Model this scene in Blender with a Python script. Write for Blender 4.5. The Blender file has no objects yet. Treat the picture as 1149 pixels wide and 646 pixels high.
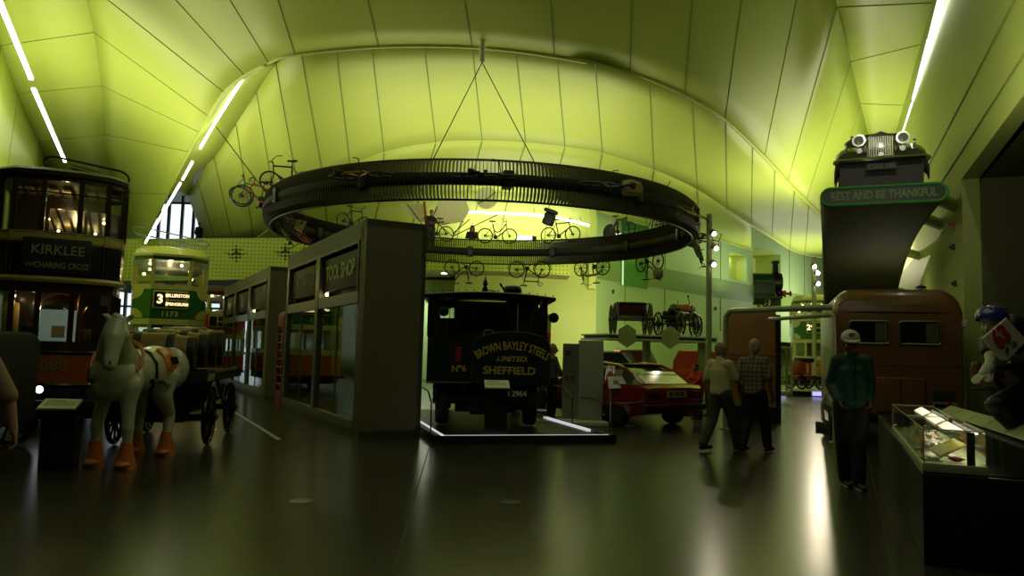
import bpy, bmesh, math, random
from mathutils import Vector, Matrix, Euler
R = math.radians; PI = math.pi
random.seed(7)
sc = bpy.context.scene
C = sc.collection
WS = bpy.data.scenes.new('bench')   # scratch scene for evaluating modifiers and text

# ---------------------------------------------------------------- camera, world, exposure, lights
F = 850.0
cam_d = bpy.data.cameras.new('camera'); cam = bpy.data.objects.new('camera', cam_d); C.objects.link(cam)
cam_d.sensor_width = 36; cam_d.lens = F / 1149 * 36; cam_d.clip_end = 300
CM = Matrix.Rotation(R(90 + 4.77), 4, 'X') @ Matrix.Rotation(R(1.49), 4, 'Z')
cam.matrix_world = Matrix.Translation((0, 0, 1.47)) @ CM
sc.camera = cam
sc.view_settings.view_transform = 'Standard'; sc.view_settings.look = 'None'
sc.view_settings.gamma = 1; sc.view_settings.use_curve_mapping = False
sc.view_settings.exposure = 0.0
w = bpy.data.worlds.new('world'); sc.world = w; w.use_nodes = True
w.node_tree.nodes['Background'].inputs[0].default_value = (0.82, 0.93, 1.0, 1)
w.node_tree.nodes['Background'].inputs[1].default_value = 1.6

def area(name, loc, size, energy, col=(1, .97, .8), up=True, rot=None, sy=None):
    l = bpy.data.lights.new(name, 'AREA'); l.shape = 'RECTANGLE'; l.size = size; l.size_y = sy or size
    l.energy = energy; l.color = col
    o = bpy.data.objects.new(name, l); C.objects.link(o); o.location = loc
    o.rotation_euler = rot if rot else ((PI, 0, 0) if up else (0, 0, 0))
    return o
def spot(name, loc, target, energy, angle=60, col=(1, .93, .75), r=.03, blend=.5):
    l = bpy.data.lights.new(name, 'SPOT'); l.energy = energy; l.color = col
    l.spot_size = R(angle); l.spot_blend = blend; l.shadow_soft_size = r
    o = bpy.data.objects.new(name, l); C.objects.link(o); o.location = loc
    o.rotation_euler = (Vector(target) - Vector(loc)).to_track_quat('-Z', 'Y').to_euler()
    return o
def point(name, loc, energy, col=(1, .75, .4), r=.03):
    l = bpy.data.lights.new(name, 'POINT'); l.energy = energy; l.color = col; l.shadow_soft_size = r
    o = bpy.data.objects.new(name, l); C.objects.link(o); o.location = loc
    return o
WARM = (1, .97, .70)
# added area lights without fittings, washing the green vault and walls
area('uplight_centre', (-.8, 25.4, 6.25), 8.6, 350, WARM, rot=(R(180 - 12), 0, 0))
area('uplight_left', (-13, 22, 4.6), 8, 640, WARM)
area('uplight_left_near', (-10.5, 13, 4.9), 6, 55, WARM)
area('uplight_right', (11.5, 26, 4.6), 6, 520, WARM)
area('uplight_right_near', (10.2, 20.3, 2.4), .6, 16, WARM)
area('fill_right_recess', (4.6, 9.5, 4.4), 2.5, 60, WARM, rot=(R(180), R(45), 0))  # added fill tilted right to lift the dark recess
area('ambient_fill', (0, 5, 9.5), 8, 85, (1, .96, .72), up=False)  # added ambient fill from above for floor and exhibits, also farther back
area('ambient_fill_far', (0, 17, 8.6), 6, 60, (1, .96, .72), up=False)
area('uplight_gallery', (0, 37.5, 6.0), 6, 200, WARM, sy=3)
area('uplight_far', (16.5, 42, 5.3), 7, 330, (1, 1, .85))
area('wash_back_wall', (4, 31, 3.0), 3, 200, (1, .97, .62), rot=(R(90), 0, 0))

area('wash_slanting', (23.0, 50.8, 5.2), 2.5, 260, (1, 1, .86), rot=(R(96), 0, R(48)))  # added light aimed at the slanting wall to brighten it
spot('fill_spot_right', (4.2, 6.0, 8.5), (9.3, 17, 4.3), 200, 36, (1, .96, .75), .1, .8)  # added fill spot for sign, beams and right wall; no track there
# ---------------------------------------------------------------- pixel to world (1149 x 646)
def P(px, py, Y):
    v = CM.to_3x3() @ Vector(((px - 574.5) / F, -(py - 323) / F, -1))
    t = Y / v.y
    return Vector((v.x * t, Y, 1.47 + v.z * t))
def G(px, py):
    v = CM.to_3x3() @ Vector(((px - 574.5) / F, -(py - 323) / F, -1))
    t = -1.47 / v.z
    return Vector((v.x * t, v.y * t, 0))

# ---------------------------------------------------------------- materials
MC = {}
def mat(name, col=(.5, .5, .5), rough=.5, metal=0, noise=.12, scale=6, emit=None, es=0, bump=0, coat=0):
    if name in MC: return MC[name]
    m = bpy.data.materials.new(name); m.use_nodes = True; nt = m.node_tree
    b = nt.nodes['Principled BSDF']; b.inputs['Roughness'].default_value = rough; b.inputs['Metallic'].default_value = metal
    if coat: b.inputs['Coat Weight'].default_value = coat; b.inputs['Coat Roughness'].default_value = .08
    tc = nt.nodes.new('ShaderNodeTexCoord'); nz = nt.nodes.new('ShaderNodeTexNoise'); nz.inputs['Scale'].default_value = scale; nz.inputs['Detail'].default_value = 4
    nt.links.new(tc.outputs['Object'], nz.inputs['Vector'])
    mx = nt.nodes.new('ShaderNodeMix'); mx.data_type = 'RGBA'
    mx.inputs[6].default_value = (*[max(0, c * (1 - noise)) for c in col], 1)
    mx.inputs[7].default_value = (*[min(1, c * (1 + noise)) for c in col], 1)
    nt.links.new(nz.outputs['Fac'], mx.inputs[0]); nt.links.new(mx.outputs[2], b.inputs['Base Color'])
    if bump:
        bp = nt.nodes.new('ShaderNodeBump'); bp.inputs['Strength'].default_value = bump; bp.inputs['Distance'].default_value = .01
        nt.links.new(nz.outputs['Fac'], bp.inputs['Height']); nt.links.new(bp.outputs['Normal'], b.inputs['Normal'])
    if emit: b.inputs['Emission Color'].default_value = (*emit, 1); b.inputs['Emission Strength'].default_value = es
    MC[name] = m; return m
def glass(name, tint=(.8, .9, .8), refl=.12, rough=.02):
    if name in MC: return MC[name]
    m = bpy.data.materials.new(name); m.use_nodes = True; nt = m.node_tree; nt.nodes.clear()
    o = nt.nodes.new('ShaderNodeOutputMaterial'); t = nt.nodes.new('ShaderNodeBsdfTransparent'); t.inputs[0].default_value = (*tint, 1)
    g = nt.nodes.new('ShaderNodeBsdfGlossy'); g.inputs['Roughness'].default_value = rough; g.inputs[0].default_value = (1, 1, 1, 1)
    mx = nt.nodes.new('ShaderNodeMixShader'); lw = nt.nodes.new('ShaderNodeLayerWeight'); lw.inputs[0].default_value = .35
    ad = nt.nodes.new('ShaderNodeMath'); ad.operation = 'MULTIPLY_ADD'; ad.inputs[1].default_value = .7; ad.inputs[2].default_value = refl
    ad.use_clamp = True
    nt.links.new(lw.outputs['Fresnel'], ad.inputs[0]); nt.links.new(ad.outputs[0], mx.inputs[0])
    nt.links.new(t.outputs[0], mx.inputs[1]); nt.links.new(g.outputs[0], mx.inputs[2]); nt.links.new(mx.outputs[0], o.inputs[0])
    MC[name] = m; return m
ROOF = mat('green painted panel', (.52, .62, .105), .42, noise=.05, scale=.6)
ROOFD = mat('panel joint', (.22, .27, .05), .8)
WALLG = mat('yellow green wall paint', (.58, .68, .15), .5, noise=.04, scale=.5)
WALLP = mat('pale green wall paint', (.52, .74, .30), .5, noise=.04, scale=.5)
STRIPE = mat('olive wall stripe', (.26, .42, .09), .5, noise=.04)
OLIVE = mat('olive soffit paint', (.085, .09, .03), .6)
BLACK = mat('black paint', (.004, .004, .004), .45)
BLACKG = mat('black gloss', (.006, .006, .006), .12)
RUB = mat('rubber', (.008, .008, .008), .6)
DMET = mat('dark metal', (.02, .022, .018), .35, .6)
CHROME = mat('chrome', (.6, .6, .6), .12, 1, noise=.03)
STEEL = mat('steel', (.3, .32, .28), .35, .8)
BULB2 = mat('near mast bulb', (1, 1, 1), .5, emit=(1, .88, .7), es=10)
WHITE = mat('white laminate', (.75, .78, .62), .45, noise=.03)
GREY = mat('grey green laminate', (.40, .44, .33), .45, noise=.04)
PALE = mat('label card', (.92, .94, .55), .5, noise=.02)
TUBEG = mat('grey green tube paint', (.30, .36, .18), .4, noise=.04)
BROWNG = mat('taupe cladding', (.145, .135, .075), .5, noise=.06)
TRIMG = mat('grey green trim', (.16, .19, .10), .35, noise=.05)
LAMP = mat('lamp tube', (1, 1, 1), .5, emit=(1, .99, .93), es=7)
LED = mat('led strip', (1, 1, 1), .5, emit=(.9, .93, 1), es=.6)
BULB = mat('spot bulb', (1, 1, 1), .5, emit=(1, .9, .75), es=22)
WBULB = mat('warm bulb', (1, 1, 1), .5, emit=(1, .72, .35), es=14)
GL = glass('window glass', (.88, .93, .86), .05)
SHOPGL = glass('shop glass', (.50, .78, .36), .22)
SKYGL = glass('daylight glass', (.97, .99, 1), .02)

# ---------------------------------------------------------------- mesh helpers
class MB:
    def __init__(s): s.bm = bmesh.new()
    def _m(s, geo, M):
        bmesh.ops.transform(s.bm, matrix=M, verts=[v for v in geo if isinstance(v, bmesh.types.BMVert)])
    def box(s, c, d, rot=(0, 0, 0), bevel=0):
        M = Matrix.Translation(c) @ Euler(rot).to_matrix().to_4x4() @ Matrix.Diagonal((*d, 1))
        g = bmesh.ops.create_cube(s.bm, size=1, matrix=M)
        if bevel:
            es = set(e for v in g['verts'] for e in v.link_edges)
            bmesh.ops.bevel(s.bm, geom=list(es), offset=bevel, segments=3, profile=.5, affect='EDGES')
        return s
    def b2(s, lo, hi, bevel=0):
        lo = Vector(lo); hi = Vector(hi); return s.box((lo + hi) / 2, hi - lo, bevel=bevel)
    def cyl(s, p0, p1, r0, r1=None, seg=12, caps=True):
        p0 = Vector(p0); p1 = Vector(p1); d = p1 - p0; L = d.length
        if L < 1e-6: return s
        q = d.to_track_quat('Z', 'Y').to_matrix().to_4x4()
        bmesh.ops.create_cone(s.bm, cap_ends=caps, segments=seg, radius1=r0, radius2=r0 if r1 is None else r1, depth=L, matrix=Matrix.Translation((p0 + p1) / 2) @ q)
        return s
    def ball(s, c, r, sc3=(1, 1, 1), rot=(0, 0, 0), seg=16):
        M = Matrix.Translation(c) @ Euler(rot).to_matrix().to_4x4() @ Matrix.Diagonal((*sc3, 1))
        bmesh.ops.create_uvsphere(s.bm, u_segments=seg, v_segments=max(6, seg * 2 // 3), radius=r, matrix=M); return s
    def limb(s, p0, p1, r0, r1, seg=12):
        s.cyl(p0, p1, r0, r1, seg); s.ball(p0, r0, seg=seg); s.ball(p1, r1, seg=seg); return s
    def chain(s, pts, rs, seg=12):
        for i in range(len(pts) - 1): s.limb(pts[i], pts[i + 1], rs[i], rs[i + 1], seg)
        return s
    def tube(s, pts, r, seg=8, closed=False, rs=None):
        pts = [Vector(p) for p in pts]; n = len(pts); rings = []
        up = None
        for i, p in enumerate(pts):
            if closed: t = pts[(i + 1) % n] - pts[i - 1]
            else: t = pts[min(i + 1, n - 1)] - pts[max(i - 1, 0)]
            t.normalize()
            if up is None:
                up = Vector((0, 0, 1)) if abs(t.z) < .9 else Vector((1, 0, 0))
            a = t.cross(up).normalized(); b = a.cross(t).normalized(); up = b
            rr = rs[i] if rs else r
            rings.append([s.bm.verts.new(p + a * rr * math.cos(2 * PI * k / seg) + b * rr * math.sin(2 * PI * k / seg)) for k in range(seg)])
        for i in range(n if closed else n - 1):
            A = rings[i]; B = rings[(i + 1) % n]
            for k in range(seg): s.bm.faces.new((A[k], A[(k + 1) % seg], B[(k + 1) % seg], B[k]))
        if not closed:
            s.bm.faces.new(rings[0][::-1]); s.bm.faces.new(rings[-1])
        return s
    def ring(s, c, axis, R_, r, seg=32, rs=8, arc=None):
        q = Vector(axis).to_track_quat('Z', 'Y').to_matrix()
        a0, a1 = arc if arc else (0, 2 * PI)
        n = seg if arc is None else seg + 1
        pts = [Vector(c) + q @ Vector((R_ * math.cos(a0 + (a1 - a0) * k / seg), R_ * math.sin(a0 + (a1 - a0) * k / seg), 0)) for k in range(n)]
        return s.tube(pts, r, rs, closed=arc is None)
    def loft(s, secs, cap=True, closed=True):
        rings = [[s.bm.verts.new(p) for p in sec] for sec in secs]; n = len(rings[0])
        for A, B in zip(rings, rings[1:]):
            for k in range(n if closed else n - 1):
                try: s.bm.faces.new((A[k], A[(k + 1) % n], B[(k + 1) % n], B[k]))
                except ValueError: pass
        if cap and closed: s.bm.faces.new(rings[0][::-1]); s.bm.faces.new(rings[-1])
        return s
    def lathe(s, prof, c=(0, 0, 0), axis=(0, 0, 1), seg=24):
        q = Vector(axis).to_track_quat('Z', 'Y').to_matrix(); c = Vector(c)
        return s.loft([[c + q @ Vector((max(r, .0005) * math.cos(2 * PI * k / seg), max(r, .0005) * math.sin(2 * PI * k / seg), z)) for k in range(seg)] for r, z in prof])
    def poly(s, pts, th):   # polygon of 3d points, extruded along vector th
        th = Vector(th); a = [s.bm.verts.new(p) for p in pts]; b = [s.bm.verts.new(Vector(p) + th) for p in pts]; n = len(a)
        s.bm.faces.new(a[::-1]); s.bm.faces.new(b)
        for k in range(n): s.bm.faces.new((a[k], a[(k + 1) % n], b[(k + 1) % n], b[k]))
        return s
    def wheel(s, c, axis, r, t=.03, spokes=12, hub=.05, sr=.008, hw=.05, seg=32):
        c = Vector(c); ax = Vector(axis).normalized(); q = ax.to_track_quat('Z', 'Y').to_matrix()
        s.ring(c, ax, r - t, t, seg, 8); s.cyl(c - ax * hw, c + ax * hw, hub, seg=12)
        for k in range(spokes):
            a = 2 * PI * k / spokes; s.cyl(c, c + q @ Vector((math.cos(a) * (r - t), math.sin(a) * (r - t), 0)), sr, seg=5, caps=False)
        return s
    def mesh(s, m): s.bm.from_mesh(m); return s
    def build(s, name, m, parent=None, sharp=35, flat=False, mods=None):
        bm = s.bm
        bmesh.ops.recalc_face_normals(bm, faces=bm.faces[:])
        if not flat:
            for f in bm.faces: f.smooth = True
            for e in bm.edges:
                if len(e.link_faces) == 2 and e.calc_face_angle(0) > R(sharp): e.smooth = False
        me = bpy.data.meshes.new(name); bm.to_mesh(me); bm.free()
        me.materials.append(m)
        o = bpy.data.objects.new(name, me); C.objects.link(o)
        if parent: o.parent = parent
        return o
def thing(name, label, cat, loc=(0, 0, 0), rotz=0, group=None, M=None):
    o = bpy.data.objects.new(name, None); C.objects.link(o); o.empty_display_size = .2
    if M is not None: o.matrix_world = M
    else: o.location = loc; o.rotation_euler = (0, 0, rotz)
    o['label'] = label; o['category'] = cat
    if group: o['group'] = group
    return o
def tag(o, label, cat, group=None):
    o['label'] = label; o['category'] = cat
    if group: o['group'] = group
    return o
def struct(o): o['kind'] = 'structure'; return o
def copy_tree(o, parent=None):
    c = o.copy(); C.objects.link(c)
    if parent: c.parent = parent
    for ch in list(o.children): copy_tree(ch, c)
    return c
def text_mesh(txt, size, extrude=.004, shear=0, bend=None, bold=.0):
    cu = bpy.data.curves.new('t', 'FONT'); cu.body = txt; cu.size = size; cu.extrude = extrude; cu.align_x = 'CENTER'; cu.align_y = 'CENTER'
    cu.shear = shear; cu.offset = bold; cu.resolution_u = 3
    o = bpy.data.objects.new('t', cu); WS.collection.objects.link(o)
    WS.view_layers[0].update(); dg = WS.view_layers[0].depsgraph
    me = bpy.data.meshes.new_from_object(o.evaluated_get(dg)); bpy.data.objects.remove(o)
    if bend:
        for v in me.vertices:
            a = v.co.x / bend; r = bend + v.co.y
            v.co.x = r * math.sin(a); v.co.y = r * math.cos(a) - bend
    return me
def lettering(parent, lines, m, name='lettering', out=None):
    """lines: (text, size, location, rotation euler, kwargs); text lies in XZ facing -Y before rotation"""
    mb = MB()
    for txt, size, loc, rot, kw in lines:
        sx = kw.pop('sx', 1)
        me = text_mesh(txt, size, **kw)
        me.transform(Matrix.Translation(loc) @ Euler(rot).to_matrix().to_4x4() @ Matrix.Rotation(PI / 2, 4, 'X') @ Matrix.Diagonal((sx, 1, 1, 1)))
        mb.mesh(me); bpy.data.meshes.remove(me)
    return mb.build(name, m, parent, flat=True)
def remeshed(mb, voxel, name, m, parent, smooth=4):
    bm = mb.bm; me = bpy.data.meshes.new('tmp'); bm.to_mesh(me); bm.free()
    o = bpy.data.objects.new('tmp', me); WS.collection.objects.link(o)
    rm = o.modifiers.new('r', 'REMESH'); rm.mode = 'VOXEL'; rm.voxel_size = voxel
    sm = o.modifiers.new('s', 'SMOOTH'); sm.iterations = smooth; sm.factor = .5
    WS.view_layers[0].update(); dg = WS.view_layers[0].depsgraph
    me2 = bpy.data.meshes.new_from_object(o.evaluated_get(dg)); bpy.data.objects.remove(o); bpy.data.meshes.remove(me)
    for p in me2.polygons: p.use_smooth = True
    me2.name = name; me2.materials.clear(); me2.materials.append(m)
    ob = bpy.data.objects.new(name, me2); C.objects.link(ob)
    if parent: ob.parent = parent
    return ob
def cr(p, t):   # catmull-rom through list p
    n = len(p) - 1; x = t * n; i = min(int(x), n - 1); u = x - i
    a = p[max(i - 1, 0)]; b = p[i]; c = p[i + 1]; d = p[min(i + 2, n)]
    return .5 * ((2 * b) + (c - a) * u + (2 * a - 5 * b + 4 * c - d) * u * u + (3 * b - a - 3 * c + d) * u ** 3)
ROT_L = R(27.8); UL = Vector((-.466, .885, 0)); ROT_R = R(-22.7); UR = Vector((.386, .9226, 0))
# ================================================================ SETTING
# floor
def floor_mat():
    m = bpy.data.materials.new('polished concrete'); m.use_nodes = True; nt = m.node_tree; N = nt.nodes; L = nt.links
    b = N['Principled BSDF']; tc = N.new('ShaderNodeTexCoord')
    n1 = N.new('ShaderNodeTexNoise'); n1.inputs['Scale'].default_value = .5; n1.inputs['Detail'].default_value = 8; n1.inputs['Roughness'].default_value = .65
    n2 = N.new('ShaderNodeTexNoise'); n2.inputs['Scale'].default_value = 9; n2.inputs['Detail'].default_value = 5
    L.new(tc.outputs['Object'], n1.inputs[0]); L.new(tc.outputs['Object'], n2.inputs[0])
    cr_ = N.new('ShaderNodeValToRGB'); cr_.color_ramp.elements[0].position = .3; cr_.color_ramp.elements[1].position = .7
    cr_.color_ramp.elements[0].color = (.040, .039, .025, 1); cr_.color_ramp.elements[1].color = (.062, .059, .039, 1)
    L.new(n1.outputs['Fac'], cr_.inputs[0])
    mx = N.new('ShaderNodeMix'); mx.data_type = 'RGBA'; mx.blend_type = 'MULTIPLY'; mx.inputs[0].default_value = .35
    L.new(cr_.outputs[0], mx.inputs[6]); L.new(n2.outputs['Fac'], mx.inputs[7]); L.new(mx.outputs[2], b.inputs['Base Color'])
    mr = N.new('ShaderNodeMapRange'); mr.inputs[3].default_value = .20; mr.inputs[4].default_value = .27
    L.new(n1.outputs['Fac'], mr.inputs[0]); L.new(mr.outputs[0], b.inputs['Roughness'])
    b.inputs['Specular IOR Level'].default_value = .5
    bp = N.new('ShaderNodeBump'); bp.inputs['Strength'].default_value = .02; bp.inputs['Distance'].default_value = .01
    L.new(n1.outputs['Fac'], bp.inputs['Height']); L.new(bp.outputs[0], b.inputs['Normal'])
    return m
FLOORM = floor_mat()
mb = MB(); mb.b2((-36, -9, -.2), (36, 68, 0)); fl = struct(mb.build('floor', FLOORM))
# saw-cut joints in the slab
JO = mat('floor joint', (.012, .012, .008), .6)
mb = MB()
def strip(mb, a, b, wd, z=.002):
    a = Vector(a); b = Vector(b); d = (b - a).normalized(); n = Vector((-d.y, d.x, 0)) * wd / 2
    mb.poly([a - n, b - n, b + n, a + n], (0, 0, z))
for a, b in (((440, 646), (482, 500)), ((1003, 646), (965, 470)), ((880, 470), (1000, 455))):
    A = G(*a); B = G(*b); A.z = B.z = 0; strip(mb, A, B, .012)
jo = mb.build('trim_1', JO); struct(jo)
mb = MB(); strip(mb, G(263, 462), G(313, 493), .07, .004)
struct(mb.build('trim_2', mat('pale floor inlay', (.75, .8, .8), .3)))
fb = MB()
for px, py in ((338, 562), (573, 563)):
    c = G(px, py); o = MB().lathe([(.11, 0), (.11, .004), (.095, .006)], c).build('floor_socket_cover', STEEL if px < 400 else BLACK)
    tag(o, 'round silvery floor cover in the open concrete' if px < 400 else 'round black floor cover in front of the steam lorry', 'floor cover')

# outer closing shell
mb = MB(); mb.b2((-36, -9, 14), (36, 68, 14.2)); struct(mb.build('ceiling_outer', OLIVE))
mb = MB(); mb.b2((-36.2, -9, 0), (-36, 46, 14)); struct(mb.build('wall_left_outer', WALLG))
mb = MB(); mb.b2((36, -9, 0), (36.2, 68, 14)); struct(mb.build('wall_right_outer', WALLG))
mb = MB(); mb.b2((-36, -9.2, 0), (36, -9, 14)); struct(mb.build('wall_rear', OLIVE))
mb = MB(); mb.b2((-13.5, 62, 0), (36, 62.2, 14)); struct(mb.build('wall_back_outer', WALLG))
mb = MB(); mb.b2((-13.7, 46, 0), (-13.5, 62.2, 14)); struct(mb.build('wall_back_return', WALLG))

def ruled(name, top, bot, m=None, sub=5, rows=6, seams=True, sr=.013, th=.06, edge=None, sag=0):
    m = m or ROOF
    n = (len(top) - 1) * sub; mb = MB(); T = [cr(top, i / n) for i in range(n + 1)]; B = [cr(bot, i / n) for i in range(n + 1)]
    grid = []
    for i in range(n + 1):
        row = []
        for j in range(rows + 1):
            u = j / rows; p = T[i].lerp(B[i], u)
            row.append(mb.bm.verts.new(p))
        grid.append(row)
    for i in range(n):
        for j in range(rows): mb.bm.faces.new((grid[i][j], grid[i][j + 1], grid[i + 1][j + 1], grid[i + 1][j]))
    o = struct(mb.build(name, m, sharp=80))
    so = o.modifiers.new('thick', 'SOLIDIFY'); so.thickness = th; so.offset = 0
    camv = Vector((0, 0, 1.47))
    if seams:
        mb = MB()
        for a, b in list(zip(top, bot))[1:-1]:
            i = top.index(a); i0 = max(i - 1, 0); i1 = min(i + 1, len(top) - 1); pts = []
            for k in range(7):
                q = a.lerp(b, k / 6); nn = (b - a).cross(top[i1].lerp(bot[i1], k / 6) - top[i0].lerp(bot[i0], k / 6)).normalized()
                if nn.dot(camv - q) < 0: nn = -nn
                pts.append(q + nn * (th / 2 + sr * .35))
            mb.tube(pts, sr, 5)
        mb.build('panel_joint', ROOFD, o)
    if edge:
        mb = MB(); mb.tube(B, edge, 10); mb.build('rolled_edge', m, o)
    return o
# ---- vault A, near
Apairs = [((128, 272, 42), (160, 272, 34)), ((124, 215, 38), (188, 218, 30)), ((119, 150, 31), (213, 170, 26.5)), ((114, 95, 25.5), (225, 148, 24.5)),
 ((106, 35, 21), (235, 130, 23)), ((98, -20, 18), (252, 103, 21.8)), ((125, -80, 17), (275, 84, 21)), ((200, -95, 16.8), (302, 70, 20.4)), ((283, -95, 16.8), (331, 61, 20)),
 ((390, -95, 16.8), (425, 52, 20)), ((505, -95, 16.8), (530, 52.5, 20)), ((610, -95, 16.8), (622, 63, 20)), ((711, -95, 16.8), (707, 81, 20.4)), ((785, -95, 16.8), (768, 106, 21)),
 ((845, -95, 16.8), (813, 134, 22)), ((912, -90, 16.8), (857, 175, 24.2)), ((939, 7, 18.2), (883, 203, 27)), ((954, 68, 21.5), (904, 224, 30)), ((965, 115, 25), (925, 244, 33)), ((974, 152, 28.8), (950, 268, 37)), ((985, 200, 36), (975, 290, 42))]
A = ruled('ceiling_near_vault', [P(*a) for a, b in Apairs], [P(*b) for a, b in Apairs], edge=.06)
# ---- left strip facet, left wall
fl_out = [P(-120, -80, 14.5), P(-60, -60, 16.5), P(-25, 5, 19.5), P(0, 50, 22), P(19, 104, 26.5), P(42, 158, 32), P(60, 195, 37), P(110, 268, 46)]
fl_in = [P(20, -120, 14.2), P(75, -80, 15.5), P(98, -20, 18), P(106, 35, 21), P(114, 95, 25.5), P(119, 150, 31), P(124, 215, 38), P(128, 272, 42)]
struct(ruled('ceiling_left_strip', fl_in, fl_out, rows=3))
struct(ruled('wall_left', fl_out, [Vector((p.x - .6, p.y, 0)) for p in fl_out], rows=8, seams=True))
# ---- right strip facet
fr_in = [P(900, -120, 14.4), P(925, -70, 16), P(939, 7, 18.2), P(954, 68, 21.5), P(965, 115, 25), P(974, 152, 28.8), P(985, 200, 36)]
fr_out = [P(1130, -110, 14.4), P(1105, -60, 15.8), P(1083, 0, 17.8), P(1064, 41, 19.8), P(1035, 118, 25), P(1005, 160, 29.5), P(987, 205, 38)]
struct(ruled('ceiling_right_strip', fr_in, fr_out, rows=3))
# roof over the camera (closes vault A towards the rear)
mb = MB(); mb.b2((-30, -9, 12.4), (34, 18, 12.6)); struct(mb.build('ceiling_rear', ROOF))
# ---- right wall: vertical plane x = 8.9 + .4184 (Y - 15)
def WX(Y): return 8.9 + .4184 * (Y - 15)
NR = Vector((.9226, -.386, 0))
def wallseg(mb, Y0, Y1, z0, z1, th=.35, off=0):
    a = Vector((WX(Y0), Y0, z0)) - NR * off; b = Vector((WX(Y1), Y1, z0)) - NR * off
    mb.poly([a, b, b + Vector((0, 0, z1 - z0)), a + Vector((0, 0, z1 - z0))], NR * th)
WALLR = mat('olive green wall paint', (.36, .44, .09), .5, noise=.04, scale=.5)
mb = MB(); wallseg(mb, -9, 14.5, 5.03, 12.6); wallseg(mb, 14.5, 48, 0, 12.6)
wr = struct(mb.build('wall_right', WALLR))
mb = MB()
for z in (5.54, 6.47):
    a = Vector((WX(2), 2, z)) - NR * .01; b = Vector((WX(40), 40, z)) - NR * .01; mb.tube([a, b], .018, 5)
mb.build('panel_joint', ROOFD, wr)
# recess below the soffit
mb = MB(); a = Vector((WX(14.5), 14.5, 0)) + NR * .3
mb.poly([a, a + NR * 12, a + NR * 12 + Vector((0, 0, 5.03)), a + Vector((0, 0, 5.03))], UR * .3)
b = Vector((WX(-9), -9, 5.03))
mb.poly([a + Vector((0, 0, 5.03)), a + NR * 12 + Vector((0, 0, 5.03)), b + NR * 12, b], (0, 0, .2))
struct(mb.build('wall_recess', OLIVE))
# ---- B1 light trough + B2 second vault
b1 = [((298, 73, 20.4), (312, 70, 20.7)), ((275, 84, 21), (290, 100, 23)), ((252, 103, 21.8), (265, 138, 25)), ((235, 130, 23), (244, 170, 27.5)), ((213, 170, 26.5), (226, 197, 31)), ((188, 218, 30), (211, 219, 34)), ((160, 272, 34), (168, 274, 38))]
ruled('ceiling_trough', [P(*a) for a, b in b1[:6]] , [P(*b) for a, b in b1[:6]], rows=2, seams=False)
B2 = [((211, 219, 34), (231, 272, 37)), ((222, 201, 31), (243, 272, 36.5)), ((240, 173, 28), (262, 272, 36)), ((265, 138, 25), (285, 268, 35)), ((288, 100, 23), (312, 248, 33)), ((310, 71, 20.7), (337, 226, 31)),
 ((338, 59, 20), (364, 206, 29.5)), ((377, 54, 20), (393, 187, 28.5)), ((417, 51, 20), (431, 170, 27.5)), ((476, 50, 20), (489, 159, 27)), ((530, 51, 20), (541, 157, 27)), ((579, 56, 20), (590, 159, 27)), ((625, 62, 20), (634, 164, 27)),
 ((668, 70, 20), (676, 171, 27.5)), ((729, 90, 20.6), (734, 190, 28.5)), ((777, 109, 21.2), (783, 213, 30.5)), ((815, 135, 22), (816, 235, 33)), ((845, 163, 23.6), (843, 252, 36)), ((870, 188, 25.5), (866, 266, 40)), ((892, 210, 28), (886, 279, 44)),
 ((908, 226, 30.5), (903, 285, 46)), ((925, 243, 33), (922, 288, 48)), ((950, 267, 37), (950, 292, 50))]
ruled('ceiling_second_vault', [P(*a) for a, b in B2], [P(*b) for a, b in B2], edge=.06, sr=.017)
C3 = [((285, 268, 35), (300, 280, 38)), ((337, 226, 31), (340, 262, 37.5)), ((364, 206, 29.5), (367, 250, 37)), ((393, 187, 28.5), (395, 239, 36.5)), ((431, 170, 27.5), (425, 227, 36)), ((489, 159, 27), (472, 215, 35.5)),
 ((541, 157, 27), (526, 212, 35.5)), ((590, 159, 27), (572, 214, 35.5)), ((634, 164, 27), (618, 219, 35.5)), ((676, 171, 27.5), (664, 234, 35.5)), ((734, 190, 28.5), (725, 252, 38)), ((783, 213, 30.5), (783, 262, 42)), ((843, 252, 36), (843, 280, 47))]
ruled('ceiling_third_vault', [P(*a) for a, b in C3], [P(*b) for a, b in C3[:]], edge=.06, sr=.024)
D4 = [((300, 280, 38), (300, 300, 42)), ((340, 262, 37.5), (335, 300, 42)), ((367, 250, 37), (362, 300, 42)), ((395, 239, 36.5), (385, 300, 42)), ((425, 227, 36), (410, 300, 42)), ((472, 215, 35.5), (452, 300, 42)), ((526, 212, 35.5), (505, 300, 42)), ((572, 214, 35.5), (552, 300, 42)), ((618, 219, 35.5), (606, 300, 42)), ((668, 234, 35.5), (668, 300, 42))]
ruled('wall_gallery', [P(*a) for a, b in D4], [P(*b) for a, b in D4], m=WALLG, sr=.025)
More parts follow.
